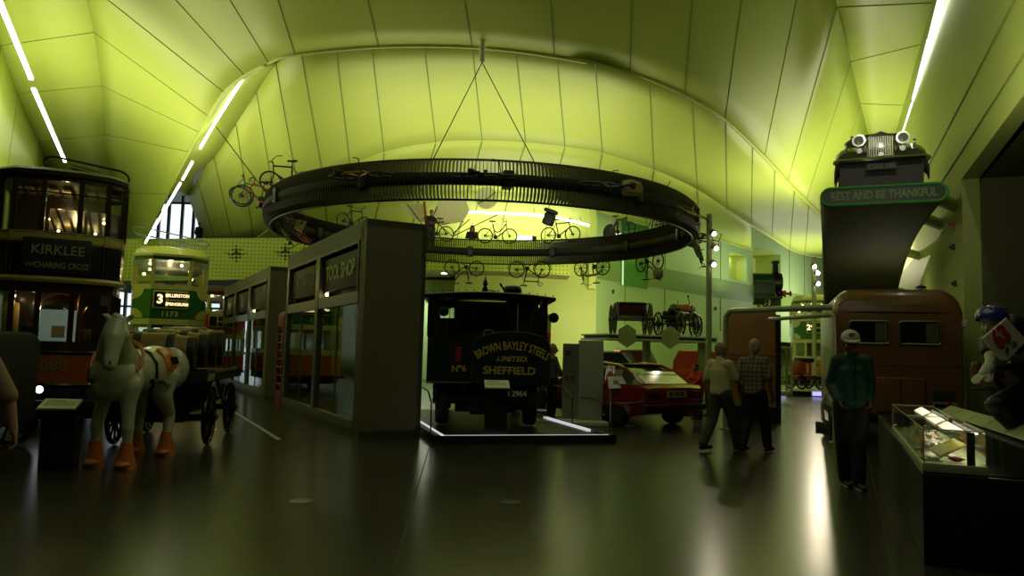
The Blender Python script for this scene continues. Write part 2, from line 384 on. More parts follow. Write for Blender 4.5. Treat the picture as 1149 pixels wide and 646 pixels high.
# ---- back wall below / right of the gallery
WA = Vector((P(668, 395, 36.2).x, 36.2, 0)); WD = Vector((19.6, 22, 0)).normalized()
def WP(px):      # distance along slanting wall for an image column
    k = (P(px, 400, 10).x) / 10
    # x = k*Y ; WA + s*WD
    return (k * WA.y - WA.x) / (WD.x - k * WD.y)
WN = Vector((-WD.y, WD.x, 0))  # away from camera
mb = MB(); mb.b2((P(508, 392, 36.2).x, 36.2, 0), (WA.x, 36.5, 5.2)); mb.b2((P(634, 280, 36.2).x, 36.2, 5.2), (WA.x, 36.5, 6.45)); struct(mb.build('wall_back', WALLG))
mb = MB(); mb.b2((P(425, 392, 37.5).x, 37.5, 0), (P(510, 392, 37.5).x, 37.8, 4.9)); struct(mb.build('wall_under_gallery', WALLP)); area('under_gallery_fill', (P(470, 392, 36).x, 36, 4.1), 1.6, 70, (1, 1, .9), up=False)  # area light added to brighten this wall
mb = MB()
def wslab(mb, s0, s1, z0, z1, th=.3, off=0):
    a = WA + WD * s0 + WN * off; b = WA + WD * s1 + WN * off
    mb.poly([a + Vector((0, 0, z0)), b + Vector((0, 0, z0)), b + Vector((0, 0, z1)), a + Vector((0, 0, z1))], WN * th)
s_g0, s_g1, s_n0, s_n1, s_l0, s_l1 = [WP(x) for x in (694, 724, 818, 838, 845, 876)]
zt = 13
for a, b, z0, z1 in ((0, s_n0, 0, zt), (s_n0, s_n1, 0, 6.3), (s_n0, s_n1, 8.0, zt), (s_n1, s_l0, 0, zt), (s_l0, s_l1, 0, 4.75), (s_l0, s_l1, 8.7, zt), (s_l1, 45, 2.6, zt)):
    wslab(mb, a, b, z0, z1)
ws = struct(mb.build('wall_slanting', WALLP))
mb = MB(); wslab(mb, -.0, s_n0, 5.05, 6.15, .04, -.05); wslab(mb, s_n0, s_l0, 5.05, 6.15, .04, -.05); wslab(mb, s_l1, 45, 5.05, 6.15, .04, -.05); struct(mb.build('trim_3', STRIPE))
mb = MB()
for px in (700, 745, 808, 886, 903): 
    s = WP(px); p = WA + WD * s - WN * .02; mb.cyl(p + Vector((0, 0, 3)), p + Vector((0, 0, 10)), .02, seg=5)
mb.build('panel_joint', ROOFD, ws)
# niches behind the openings
mb = MB(); wslab(mb, s_n0 - .3, s_n1 + 3, 6.1, 8.2, .1, .75); wslab(mb, s_l0 - 4, s_l1 + 4, 4.4, 9, .1, 4.0); wslab(mb, s_l0 - 4, s_l1 + 4, 4.6, 4.75, 4, .3); wslab(mb, s_n0 - .3, s_n1 + .3, 6.1, 6.3, 1.4, .3)
wslab(mb, s_n1 + .02, s_n1 + .12, 6.3, 8.1, .45, .3); wslab(mb, s_l1 + .02, s_l1 + .12, 4.6, 8.8, 4, .3); wslab(mb, s_n0, s_n1, 8.0, 8.1, .7, .3); wslab(mb, s_l0, s_l1, 8.7, 8.8, 4, .3)
struct(mb.build('wall_niche', WALLG))
mb = MB(); wslab(mb, s_g0, s_g1, 4.9, 8.9, .06, -.12); gp = struct(mb.build('window_3', mat('green tinted pane', (.06, .30, .03), .12, noise=.1)))
mb = MB(); wslab(mb, s_g0, s_g0 + .1, 4.9, 7.0, .03, -.17); mb.build('pane_highlight', mat('pane highlight glow', (.8, .9, .8), .4, emit=(.7, 1, .6), es=.5), gp)  # highlight on the pane, put in as a faintly glowing strip
for nm, s_, z_, e_ in (('niche_fill', (s_n0 + s_n1) / 2, 7.9, 14), ('loco_niche_fill', s_l0 + .6, 8.5, 50)):
    q = WA + WD * s_ + WN * (.55 if e_ < 20 else 2.2); area(nm, (q.x, q.y, z_), .4 if e_ < 20 else 2, e_, WARM, up=False)  # added lights that brighten the inside of both niches
# dark void beyond the slanting wall (far hall)
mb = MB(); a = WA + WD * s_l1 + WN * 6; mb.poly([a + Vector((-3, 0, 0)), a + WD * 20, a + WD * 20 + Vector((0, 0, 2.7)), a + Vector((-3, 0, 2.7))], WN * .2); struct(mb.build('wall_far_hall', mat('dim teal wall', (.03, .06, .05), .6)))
mb = MB(); mb.box((P(665, 260, 35.6).x, 35.7, 6.6), (.3, .5, 4.2)); struct(mb.build('wall_corner', WALLG))

# ---- gallery: slab, perforated parapet
def perf_mat():
    m = bpy.data.materials.new('perforated green panel'); m.use_nodes = True; nt = m.node_tree; N = nt.nodes; L = nt.links
    b = N['Principled BSDF']; b.inputs['Roughness'].default_value = .5
    tc = N.new('ShaderNodeTexCoord'); sep = N.new('ShaderNodeSeparateXYZ'); L.new(tc.outputs['Object'], sep.inputs[0])
    def cell(o):
        a = N.new('ShaderNodeMath'); a.operation = 'MULTIPLY'; a.inputs[1].default_value = 1 / .17; L.new(o, a.inputs[0])
        f = N.new('ShaderNodeMath'); f.operation = 'FRACT'; L.new(a.outputs[0], f.inputs[0])
        s_ = N.new('ShaderNodeMath'); s_.operation = 'SUBTRACT'; s_.inputs[1].default_value = .5; L.new(f.outputs[0], s_.inputs[0])
        p = N.new('ShaderNodeMath'); p.operation = 'POWER'; p.inputs[1].default_value = 2; L.new(s_.outputs[0], p.inputs[0]); return p
    ad = N.new('ShaderNodeMath'); ad.operation = 'ADD'; L.new(cell(sep.outputs[0]).outputs[0], ad.inputs[0]); L.new(cell(sep.outputs[2]).outputs[0], ad.inputs[1])
    lt = N.new('ShaderNodeMath'); lt.operation = 'LESS_THAN'; lt.inputs[1].default_value = .055; L.new(ad.outputs[0], lt.inputs[0])
    mx = N.new('ShaderNodeMix'); mx.data_type = 'RGBA'; mx.inputs[6].default_value = (.58, .70, .10, 1); mx.inputs[7].default_value = (.28, .36, .04, 1)
    L.new(lt.outputs[0], mx.inputs[0]); L.new(mx.outputs[2], b.inputs['Base Color']); return m
PERF = perf_mat()
par_top = [(60, 268), (135, 268), (250, 267), (345, 267), (477, 268), (560, 269), (640, 273)]
par_bot = [(60, 316), (135, 315), (250, 314), (345, 310), (477, 303), (560, 304), (640, 309)]
mb = MB(); n = len(par_top)
mb.loft([[P(*t, 34), P(*b, 34), P(*b, 34) + Vector((0, .12, 0)), P(*t, 34) + Vector((0, .12, 0))] for t, b in zip(par_top, par_bot)])
pr = struct(mb.build('wall_parapet', PERF))
mb = MB()
for cx, cy in ((265, 284), (320, 282)):
    for dx, dy, r in ((0, 0, .1), (-4, 1, .07), (4, 1, .07), (0, -4, .07), (0, 5, .07), (-8, 1, .05), (8, 1, .045), (-4, -4, .045), (4, 5, .05), (-4, 5, .045), (4, -4, .045), (0, 9, .05), (0, -8, .045), (-11, 0, .03), (11, 0, .03), (-7, 5, .03), (7, -4, .03)):
        p = P(cx + dx, cy + dy, 33.97); mb.cyl(p, p + Vector((0, .03, 0)), r, seg=10)
mb.build('perforation_cluster', mat('hole dark', (.05, .07, .01), .7), pr)
mb = MB()
for b_, c_ in zip(par_bot, par_bot[1:]):
    pass
sec = []
for b in par_bot:
    q = P(*b, 34.13); dp = 8 if b[0] < 600 else 7; sec.append([q, q + Vector((0, dp, 0)), Vector((q.x, q.y + dp, 5.45)), Vector((q.x, q.y, 5.45))])
mb.loft(sec)
struct(mb.build('floor_gallery', mat('gallery soffit', (.34, .32, .13), .6)))
# downlights in the gallery soffit
for k, (px, py) in enumerate(((274, 319), (500, 310))):
    z = P(px, py, 35).z; zz = P(min(px, 560), 0, 34)
    pt = P(px, 312 if px < 400 else 303, 34); o = MB().lathe([(.14, 0), (.14, .05), (.1, .06)], (P(px, py, 36).x, 35.2, pt.z - .06)).build('soffit_downlight', mat('downlight lens', (1, 1, 1), .5, emit=(1, .97, .85), es=2.5))
    tag(o, 'round downlight in the gallery soffit above the shop row' if k == 0 else 'round downlight in the gallery soffit above the steam lorry', 'light')
# ---- big end window on the left
mb = MB(); Yw = 46
for px in (100, 134, 143.5, 158, 175, 186, 201, 214, 225, 238, 251, 262, 275, 288, 300, 312):
    x = P(px, 300, Yw).x; mb.b2((x - .07, Yw - .1, 0), (x + .07, Yw + .1, 11))
for py in (318, 345, 395): 
    z = P(200, py, Yw).z; mb.b2((-35, Yw - .08, z - .06), (-13.5, Yw + .08, z + .06))
for z in (7.6, 10): mb.b2((-35, Yw - .08, z - .06), (-13.5, Yw + .08, z + .06))
wi = struct(mb.build('window_1', mat('grey blue mullion', (.10, .12, .12), .4)))
mb = MB(); mb.b2((-36, Yw - .01, 0), (-13.5, Yw + .01, 14)); mb.build('pane', SKYGL, wi)
# outdoor ground & distant riverside buildings seen through glass
mb = MB(); mb.b2((-80, 46.5, -.3), (0, 140, -.02)); struct(mb.build('ground_outside', mat('pale paving', (.5, .52, .5), .8)))

# ---- light strips
def light_run(label, segs, Yd, r=.05, z=None, grp='linear lights in the vault', hang=.12):
    for i, (a, b) in enumerate(segs):
        pass
def strip_light(label, pa, pb, w=.10, group=None):
    pa = Vector(pa); pb = Vector(pb); M = Matrix.Translation(pa)
    t = thing('linear_light', label, 'light', pa, group=group)
    d = (pb - pa); L = d.length; q = d.to_track_quat('Y', 'Z').to_matrix().to_4x4()
    me = MB(); me.box((0, L / 2, -.02), (w, L, .05)); me.bm.transform(q); me.build('diffuser', LAMP, t)
    me = MB(); me.box((0, L / 2, .03), (w * 1.25, L, .05)); me.bm.transform(q); me.build('housing', WHITE, t)
    return t
def zat(px, py, z):   # point on horizontal plane z seen at pixel
    v = CM.to_3x3() @ Vector(((px - 574.5) / F, -(py - 323) / F, -1)); t = (z - 1.47) / v.z
    return Vector((v.x * t, v.y * t, z))
for i, (a, b) in enumerate((((-42, -100), (35, 88)), ((37.5, 99), (73, 181)))):
    strip_light(['longer white linear light on the left vault, nearest the camera', 'shorter white linear light above the dark double-deck tram'][i], zat(*a, 9.2), zat(*b, 9.2), .11, 'linear lights on the left vault')
for i, (a, b, c) in enumerate((((1074, -70), (1045, 42), 'upper length of the linear light above the roof car, at the picture top'), ((1044, 44), (1026, 112), 'middle length of the linear light above the roof car'), ((1025.5, 115), (1008, 170), 'lowest length of the linear light, right behind the roof car'))):
    strip_light(c, zat(*a, 9.3), zat(*b, 9.3), .12, 'linear lights on the right vault')
for i, (a, b, c) in enumerate((((272, 88, 21.3), (240, 139, 23.6), 'longest linear light in the trough left of the ring, topmost'), ((239, 141, 23.7), (224.5, 166, 25.3), 'second linear light down the trough left of the ring'), ((216, 181, 26.6), (205, 201, 27.8), 'short linear light in the trough above the end window'), ((202.5, 205, 28.2), (163, 272, 33), 'lowest linear light in the trough crossing the end window'))):
    strip_light(c, P(*a), P(*b), .062, 'linear lights in the left trough')
# curved lamp on the gallery wall
pts = [P(*p) for p in ((524, 238, 35), (545, 238.5, 35), (570, 239.5, 35), (600, 241, 35), (625, 244.5, 35), (645, 248.5, 35), (661, 253, 35))]
mb = MB(); mb.tube([cr(pts, i / 24) for i in range(25)], .055, 8); t = thing('curved_light', 'long curved white light above the gallery behind the bicycle ring', 'light', pts[0])
o = mb.build('diffuser', LAMP); o.data.transform(Matrix.Translation(-pts[0])); o.parent = t
mb = MB()
for k in (2, 12, 22): p = cr(pts, k / 24); mb.cyl(p, p + Vector((0, 1.8, .6)), .02, seg=6)
o = mb.build('bracket', STEEL); o.data.transform(Matrix.Translation(-pts[0])); o.parent = t
# second short light seen past the track bicycle
strip_light('short white light on the far wall behind the black disc-wheel bicycle', P(693, 262, 36), P(705, 268, 36.5), .2)
# right wall sensors
for k, (px, py, c) in enumerate(((1070, 251, (.4, .02, .02)), (1071, 277, (.01, .01, .01)), (1073, 318, (.03, .03, .03)))):
    xk = (px - 574.5) / F; Yk = (8.9 - .4184 * 15) / ((P(px, py, 10).x) / 10 - .4184); p = P(px, py, Yk) - NR * .03
    o = MB().box((0, 0, 0), (.06, .1, .12), bevel=.01).ball((-.04, 0, 0), .035).build('wall_box', mat('wall box %d' % k, c, .4)); o.location = p; o.rotation_euler = (0, 0, ROT_R)
    tag(o, ['small red call point on the right wall below the beams', 'small black socket on the right wall under the red one', 'small grey wall box low on the right wall above the caravan'][k], 'wall box')
# ================================================================ SHOP ROWS
def shop_block(label, cat_label, near, L, bays, signs, H=3.62, W=1.07, interior=True):
    M = Matrix.Translation(near) @ Matrix(((UL.x, UL.y * 1, 0, 0), (UL.y, -UL.x, 0, 0), (0, 0, 1, 0), (0, 0, 0, 1)))
    # local x along the street front (away), local y into the shop, z up
    M = Matrix.Translation(near) @ Matrix(((UL.x, .885, 0, 0), (UL.y, .466, 0, 0), (0, 0, 1, 0), (0, 0, 0, 1)))
    # left-handed basis is avoided by mirroring y in the geometry below
    M = Matrix.Translation(near) @ Matrix(((UL.x, -.885, 0, 0), (UL.y, -.466, 0, 0), (0, 0, 1, 0), (0, 0, 0, 1)))
    t = thing('shop_unit', label, 'shop front', M=M, group=None)
    D = -1   # into the shop is -y
    mb = MB(); mb.b2((0, -W, 0), (.12, 0, H)); mb.b2((L - .12, -W, 0), (L, 0, H)); mb.b2((0, -W, H - .12), (L, 0, H)); mb.b2((0, -W, 0), (L, 0, .1)); mb.b2((0, -W, 0), (L, -W + .08, H))
    mb.b2((.12, -.14, 0), (bays[0][0], 0, H - .12)); mb.b2((.12, -.14, 3.3), (L - .12, 0, H - .1))
    mb.build('cladding', BROWNG, t)
    for a, b in zip(bays, bays[1:]):
        MB().b2((a[1], -.16, .1), (b[0], .02, 3.3)).build('post', TRIMG, t)
    MB().b2((bays[-1][1], -.16, .1), (L - .12, .02, 3.3)).build('post', TRIMG, t)
    for k, (a, b) in enumerate(bays):
        MB().b2((a, -.3, 2.22), (b, .01, 2.42)).build('fascia', mat('pale fascia', (.26, .29, .20), .3), t)
        fr = MB(); fr.b2((a, -.04, 2.42), (a + .05, .02, 3.3)); fr.b2((b - .05, -.04, 2.42), (b, .02, 3.3)); fr.b2((a, -.04, 3.25), (b, .02, 3.3)); fr.build('sign_frame', TRIMG, t)
        MB().b2((a, -.34, 2.42), (b, -.31, 3.3)).build('sign_back', mat('recess green', (.16, .26, .05), .5), t)
        sb = MB().b2((a + .22, -.13, 2.54), (b - .08, -.07, 3.20), bevel=.01).build('sign_board', mat('shop sign board', (.05, .055, .035), .5), t)
        MB().b2((a, -.1, .1), (b, .02, .24)).build('sill', TRIMG, t)
        g = MB().b2((a, -.05, .24), (b, -.035, 2.22)); g.build('glass_pane', SHOPGL, t)
        m2 = MB(); xm = (a + b) / 2; m2.b2((xm - .012, -.07, .24), (xm + .012, -.02, 2.22)); m2.build('glazing_bar', TRIMG, t)
        if signs[k]:
            cx = (a + .30 + b - .12) / 2; ln = (b - a - .72)
            me = text_mesh(signs[k], .5, bold=.012); xs = [v.co.x for v in me.vertices]; s = ln / (max(xs) - min(xs))
            me.transform(Matrix.Diagonal((s, .82, 1, 1)))
            # text reads from far end to near end on screen (left = far)
            me.transform(Matrix.Translation((cx, -.06, 2.88)) @ Matrix(((-1, 0, 0, 0), (0, 0, 1, 0), (0, 1, 0, 0), (0, 0, 0, 1))))
            mt = MB().mesh(me); mt.build('lettering', mat('sign letter green', (.60, .70, .28), .5) if k == 0 else mat('sign letter dim', (.16, .19, .10), .5), sb, flat=True)
        spt = MB().cyl((b - .25, -.2, 2.5), (b - .25, -.12, 2.5), .05, seg=10).build('sign_spotlight', BLACK, t)
        MB().ball((b - .25, -.1, 2.5), .035, seg=8).build('lens', WBULB if k == 0 else STEEL, spt)
    return t, M
nearT = Vector((G(402, 491).x, G(402, 491).y, 0))
T, TM = shop_block('taupe shop block signed TOOL SHOP with dark plain end wall', 'shop', nearT, 6.35, [(.36, 3.12), (3.34, 6.1)], ['TOOL SHOP', 'DRESSMAKER'])
nearB = Vector((G(296, 448).x, G(296, 448).y, 0))
T2, TM2 = shop_block('farther taupe shop block behind the red phone box, three bays', 'shop', nearB, 9.6, [(.4, 3.2), (3.45, 6.3), (6.55, 9.3)], [None, None, None], W=1.4)
#T3, TM3 = shop_block('farthest shop block end of the row under the gallery', 'shop', nearB + UL * 11.2, 6.35, [(.36, 3.12), (3.34, 6.1)], [None, None], W=1.4)
EN = Vector((.885, .466, 0))
# goods behind the tool shop glass
def shop_stool(loc, rz, label, g):
    t = thing('workshop_stool', label, 'stool', loc, rz, g)
    MB().lathe([(.16, 0), (.17, .02), (.16, .045)], (0, 0, .55)).build('seat', mat('dark oak', (.03, .018, .01), .5), t)
    for k in range(4):
        a = PI / 4 + k * PI / 2; MB().cyl((.11 * math.cos(a), .11 * math.sin(a), .55), (.17 * math.cos(a), .17 * math.sin(a), 0), .016, seg=8).build('leg', BLACK, t)
    return t
t = thing('workbench', 'dark workbench with a vice inside the tool shop window', 'workbench', nearT + UL * 1.5 + EN * .62 + Vector((0, 0, .1)), math.atan2(UL.y, UL.x))
MB().b2((-.8, -.28, .72), (.8, .28, .78), bevel=.01).build('bench_top', mat('dark oak'), t)
for x in (-.7, .7):
    for y in (-.22, .22): MB().b2((x - .035, y - .035, 0), (x + .035, y + .035, .72)).build('leg', mat('dark oak'), t)
MB().b2((-.75, -.2, .15), (.75, .2, .18)).build('shelf', mat('dark oak'), t)
v = MB(); v.b2((.2, -.1, .78), (.42, .06, .9), bevel=.02); v.b2((.26, .08, .8), (.38, .18, .98), bevel=.01); v.cyl((.32, .2, .85), (.32, .42, .85), .018); v.cyl((.2, .42, .85), (.44, .42, .85), .01); v.build('vice', DMET, t)
t = thing('display_wheel_stand', 'dark round grinding machine behind the tool shop glass near the end wall', 'machine', nearT + UL * .75 + EN * .5 + Vector((0, 0, .1)), math.atan2(UL.y, UL.x))
MB().lathe([(.05, -.06), (.26, -.05), (.28, 0), (.26, .05), (.05, .06)], (0, 0, .82), (0, 1, 0), 28).build('grinding_wheel', DMET, t)
m_ = MB(); m_.cyl((0, -.25, .82), (0, .25, .82), .025)
for y in (-.2, .2): m_.cyl((0, y, .82), (-.22, y, 0), .022); m_.cyl((0, y, .82), (.22, y, 0), .022)
m_.build('stand', BLACK, t)
MB().ball((0, 0, 1.18), .12, (1, .8, .9)).build('water_can', DMET, t)

# red telephone-box like kiosk between the blocks
kp = nearT + UL * 7.1 + EN * .42
t = thing('red_kiosk', 'tall narrow red telephone box between the two shop blocks', 'telephone box', kp, ROT_L)
RED = mat('kiosk red', (.30, .012, .02), .35)
m_ = MB()
for sx in (-1, 1):
    for sy in (-1, 1): m_.b2((sx * .45 - .05, sy * .45 - .05, 0), (sx * .45 + .05, sy * .45 + .05, 2.25))
m_.b2((-.5, -.5, 0), (.5, .5, .35)); m_.b2((-.5, -.5, 2.05), (.5, .5, 2.3), bevel=.03); m_.build('frame', RED, t)
m_ = MB(); m_.loft([[(-.5 * s, -.5 * s, z), (.5 * s, -.5 * s, z), (.5 * s, .5 * s, z), (-.5 * s, .5 * s, z)] for s, z in ((1.02, 2.3), (.95, 2.38), (.75, 2.44), (.4, 2.48))]); m_.build('roof', RED, t)
for k, (a, b) in enumerate((((-.4, -.47, .35), (.4, -.45, 2.05)), ((-.47, -.4, .35), (-.45, .4, 2.05)), ((.45, -.4, .35), (.47, .4, 2.05)))):
    MB().b2(a, b).build('glass_pane', GL, t)
    m_ = MB()
    for z in [.35 + .212 * i for i in range(9)]:
        if k == 0: m_.b2((-.42, -.49, z - .012), (.42, -.45, z + .012))
        else: xx = -.47 if k == 1 else .47; m_.b2((xx - .02, -.42, z - .012), (xx + .02, .42, z + .012))
    m_.build('glazing_bar', mat('pale bar', (.35, .2, .2), .4), t)
MB().b2((-.35, -.52, 2.1), (.35, -.5, 2.22)).build('sign', WHITE, t)
t.scale = (.74, .74, .95)

# ================================================================ SUSPENDED BICYCLE RING
RC = Vector((-1.0, 25.0, 5.62)); RR = 6.85
t = thing('hanging_ring', 'huge dark ribbed ring hung from the vault carrying bicycles', 'ring', RC)
RIB = mat('ring rib', (.032, .028, .013), .45, .15)
m_ = MB(); N_ = 470
for k in range(N_):
    a = 2 * PI * k / N_; c, s = math.cos(a), math.sin(a)
    # curved fin: bows outwards at mid height
    prof = [(-.03, -.50), (.10, -.40), (.16, -.2), (.17, 0), (.16, .2), (.10, .40), (-.03, .50)]
    inn = [(-.20, -.50), (-.12, -.4), (-.06, -.2), (-.05, 0), (-.06, .2), (-.12, .4), (-.20, .5)]
    th = .006
    f1 = [Vector(((RR + r) * c - th * s, (RR + r) * s + th * c, z)) for r, z in prof] + [Vector(((RR + r) * c - th * s, (RR + r) * s + th * c, z)) for r, z in inn[::-1]]
    f2 = [p + Vector((2 * th * s, -2 * th * c, 0)) for p in f1]
    A_ = [m_.bm.verts.new(p) for p in f1]; B_ = [m_.bm.verts.new(p) for p in f2]; n = len(A_)
    for i in range(6):
        m_.bm.faces.new((A_[i], A_[i + 1], A_[n - 2 - i], A_[n - 1 - i])); m_.bm.faces.new((B_[n - 1 - i], B_[n - 2 - i], B_[i + 1], B_[i]))
        m_.bm.faces.new((A_[i + 1], A_[i], B_[i], B_[i + 1]))
bmesh.ops.delete(m_.bm, geom=[], context='VERTS')
me = bpy.data.meshes.new('rib_band'); m_.bm.to_mesh(me); m_.bm.free(); me.materials.append(RIB)
o = bpy.data.objects.new('rib_band', me); C.objects.link(o); o.parent = t
MB().ring((0, 0, 0), (0, 0, 1), RR + .02, .16, 160, 12).build('core_tube', mat('ring core', (.010, .008, .004), .9, 0), t)
for z in (-.5, .5): MB().ring((0, 0, z), (0, 0, 1), RR - .08, .03, 160, 8).build('rim_tube', RIB, t)
m_ = MB()
for k in range(12):
    a = 2 * PI * k / 12 + .12; q = Matrix.Rotation(a, 4, 'Z'); b_ = MB()
    b_.b2((RR - .2, -.12, -.2), (RR + .24, .12, .2), bevel=.02); b_.bm.transform(q); b_.build('joint_clamp', DMET, t)
hg = P(541, 56, 19.8); top = hg + Vector((0, 0, .35))
MB().cyl(top - RC, P(541, 70, 19.8) - RC, .07).build('hanger_rod', WHITE, t)
e0 = P(541, 70, 19.8) - RC
def ringpt(px, near=True, dz=0):
    k = P(px, 300, 10).x / 10
    a = 1 + k * k; b = -2 * (k * RC.x + RC.y); c = RC.x ** 2 + RC.y ** 2 - RR ** 2
    d = math.sqrt(max(b * b - 4 * a * c, 0)); y = (-b - d) / (2 * a) if near else (-b + d) / (2 * a)
    return Vector((k * y, y, RC.z + dz))
for px in (481, 598): MB().cyl(e0, ringpt(px, True, .45) - RC, .014, seg=6).build('suspension_wire', DMET, t)
MB().cyl(P(243, 143, 24) - RC, Vector((-RR + .25, -1.2, .3)), .016, seg=6).build('suspension_wire', DMET, t)
MB().cyl(P(752, 203, 29.2) - RC, Vector((RR - .9, 3.0, .45)), .016, seg=6).build('suspension_wire', DMET, t)

# ---- bicycles
FRM = {k: mat('bike ' + k, c, .35) for k, c in dict(black=(.008, .008, .008), red=(.35, .03, .01), green=(.02, .10, .04), yellow=(.42, .30, .02), blue=(.02, .09, .16), tan=(.30, .22, .09), grey=(.12, .13, .1), orange=(.4, .2, .02)).items()}
def bicycle(label, M, col='black', style='road', extras=()):
    t = thing('bicycle', label, 'bicycle', M=M, group='bicycles mounted round the hanging ring')
    fm = FRM[col]; wr = .335; wb = .52
    for x in (-wb, wb):
        if style == 'track' and x < 0: MB().lathe([(.02, -.02), (.32, -.012), (.335, 0), (.32, .012), (.02, .02)], (x, 0, wr), (0, 1, 0), 32).build('disc_wheel', BLACK, t)
        elif style == 'track': MB().wheel((x, 0, wr), (0, 1, 0), wr, .028, 4, .05, .03, .04).build('wheel', RUB, t)
        else: MB().wheel((x, 0, wr), (0, 1, 0), wr, .026, 8 if style == 'wood' else 14, .045, .014 if style == 'wood' else .005, .05).build('wheel', RUB, t)
    bb = Vector((-.08, 0, .29)); seat = Vector((-.2, 0, .84)); hd0 = Vector((.40, 0, .62)); hd1 = Vector((.36, 0, .86)); ra = Vector((-wb, 0, wr)); fa = Vector((wb, 0, wr))
    m_ = MB(); r = .024
    if style == 'wood': m_.tube([ra + Vector((0, 0, .12)), (-.2, 0, .62), (.2, 0, .66), (.42, 0, .58)], .05, 8); m_.tube([(-.1, 0, .6), (-.02, 0, .3)], .03); m_.cyl((.4, 0, .85), fa, .03)
    elif style == 'track': m_.tube([ra, (-.3, 0, .5), (-.12, 0, .78), (.3, 0, .80)], .04, 8, rs=[.02, .05, .06, .05]); m_.cyl(bb, (-.1, 0, .7), .05); m_.cyl((.33, 0, .86), fa, .025); m_.cyl(ra, bb, .025)
    elif style == 'step': m_.tube([hd0, (.2, 0, .45), (.05, 0, .33), bb], r); m_.tube([hd1, (.2, 0, .62), (0, 0, .48), seat.lerp(bb, .5)], r)
    else: m_.cyl(hd0, bb, r); m_.cyl(hd1 - Vector((0, 0, .05)), seat - Vector((0, 0, .06)), r)
    if style not in ('wood', 'track'):
        m_.cyl(bb, seat, r)
        for y in (-.05, .05): m_.cyl(ra + Vector((0, y, 0)), bb, .011); m_.cyl(ra + Vector((0, y, 0)), seat - Vector((0, 0, .08)), .009)
    m_.build('frame', fm, t)
    f_ = MB(); f_.cyl(hd0 - Vector((0, 0, .06)), hd1, .02)
    for y in (-.05, .05): f_.tube([hd0 - Vector((0, -y * .6, .05)), (.43, y, .5), fa + Vector((0, y, 0))], .012)
    f_.build('fork', fm, t)
    h_ = MB(); h_.cyl(hd1, hd1 + Vector((.02, 0, .1)), .014)
    hb = hd1 + Vector((.03, 0, .1))
    if style in ('road',): h_.tube([hb + Vector((.05, -.24, -.16)), hb + Vector((.12, -.24, -.08)), hb + Vector((.06, -.2, 0)), hb, hb + Vector((.06, .2, 0)), hb + Vector((.12, .24, -.08)), hb + Vector((.05, .24, -.16))], .013)
    elif style == 'track': h_.tube([hb + Vector((.28, -.08, .04)), hb + Vector((.05, -.08, 0)), hb, hb + Vector((.05, .08, 0)), hb + Vector((.28, .08, .04))], .014)
    else: h_.tube([hb + Vector((-.2, -.3, .04)), hb + Vector((-.05, -.27, .05)), hb, hb + Vector((-.05, .27, .05)), hb + Vector((-.2, .3, .04))], .013)
    h_.build('handlebar', DMET, t)
    s_ = MB(); s_.cyl(seat, seat + Vector((-.02, 0, .1)), .013)
    s_.loft([[Vector((x, y * wd, z + .95)) for y, z in ((-1, 0), (-.7, .03), (0, .04), (.7, .03), (1, 0), (0, -.02))] for x, wd in ((-.36, .02), (-.34, .09), (-.26, .08), (-.18, .035), (-.08, .02))])
    s_.build('saddle', BLACK, t)
    c_ = MB(); c_.cyl(bb + Vector((0, .04, 0)), bb + Vector((0, .055, 0)), .09, seg=20); c_.cyl(bb + Vector((0, .07, 0)), bb + Vector((.12, .08, -.12)), .012); c_.cyl(bb + Vector((0, -.07, 0)), bb + Vector((-.12, -.08, .12)), .012)
    c_.box(bb + Vector((.12, .13, -.12)), (.09, .09, .025)); c_.box(bb + Vector((-.12, -.13, .12)), (.09, .09, .025)); c_.cyl(bb + Vector((0, -.08, 0)), bb + Vector((0, .08, 0)), .02)
    c_.tube([bb + Vector((0, .05, .085)), ra + Vector((0, .05, .035)), ra + Vector((-.035, .05, 0)), ra + Vector((0, .05, -.035)), bb + Vector((0, .05, -.085))], .007, 5)
    c_.build('crankset', DMET, t)
    if 'basket' in extras:
        MB().loft([[(.45 + a * s, b * s * 1.2, z) for a, b in ((-.15, -.15), (.15, -.15), (.15, .15), (-.15, .15))] for s, z in ((.8, .78), (1.05, 1.05), (.98, 1.05), (.75, .8))]).build('basket', FRM['tan'], t)
    if 'bag' in extras:
        MB().loft([[(-.75 + x, y * wd, .58 + z * hg_) for y, z in ((-1, -.8), (-1, .6), (-.6, 1), (.6, 1), (1, .6), (1, -.8), (.6, -1), (-.6, -1))] for x, wd, hg_ in ((0, .05, .06), (.03, .16, .14), (.3, .2, .17), (.42, .18, .15), (.45, .06, .06))]).build('saddlebag', FRM['tan'], t)
    if 'panniers' in extras:
        for y in (-.14, .14): MB().box((-.62, y, .42), (.32, .12, .34), bevel=.04).build('pannier', mat('maroon canvas', (.06, .012, .008), .7), t)
    if 'carrier' in extras:
        k_ = MB(); k_.box((-.5, 0, .98), (.42, .36, .5), (0, .35, 0), bevel=.08); k_.box((-.42, 0, 1.3), (.5, .42, .16), (0, .35, 0), bevel=.06); k_.build('hooded_child_seat', BLACK, t)
    if 'fairing' in extras:
        MB().ball((.5, 0, .8), .25, (1.2, .5, .9)).build('front_bag', FRM['grey'], t)
    if 'fullguard' in extras:
        for x in (-wb, wb): MB().ring((x, 0, wr), (0, 1, 0), wr + .03, .014, 18, 6, arc=(R(180), R(350))).build('mudguard', fm, t)
    return t
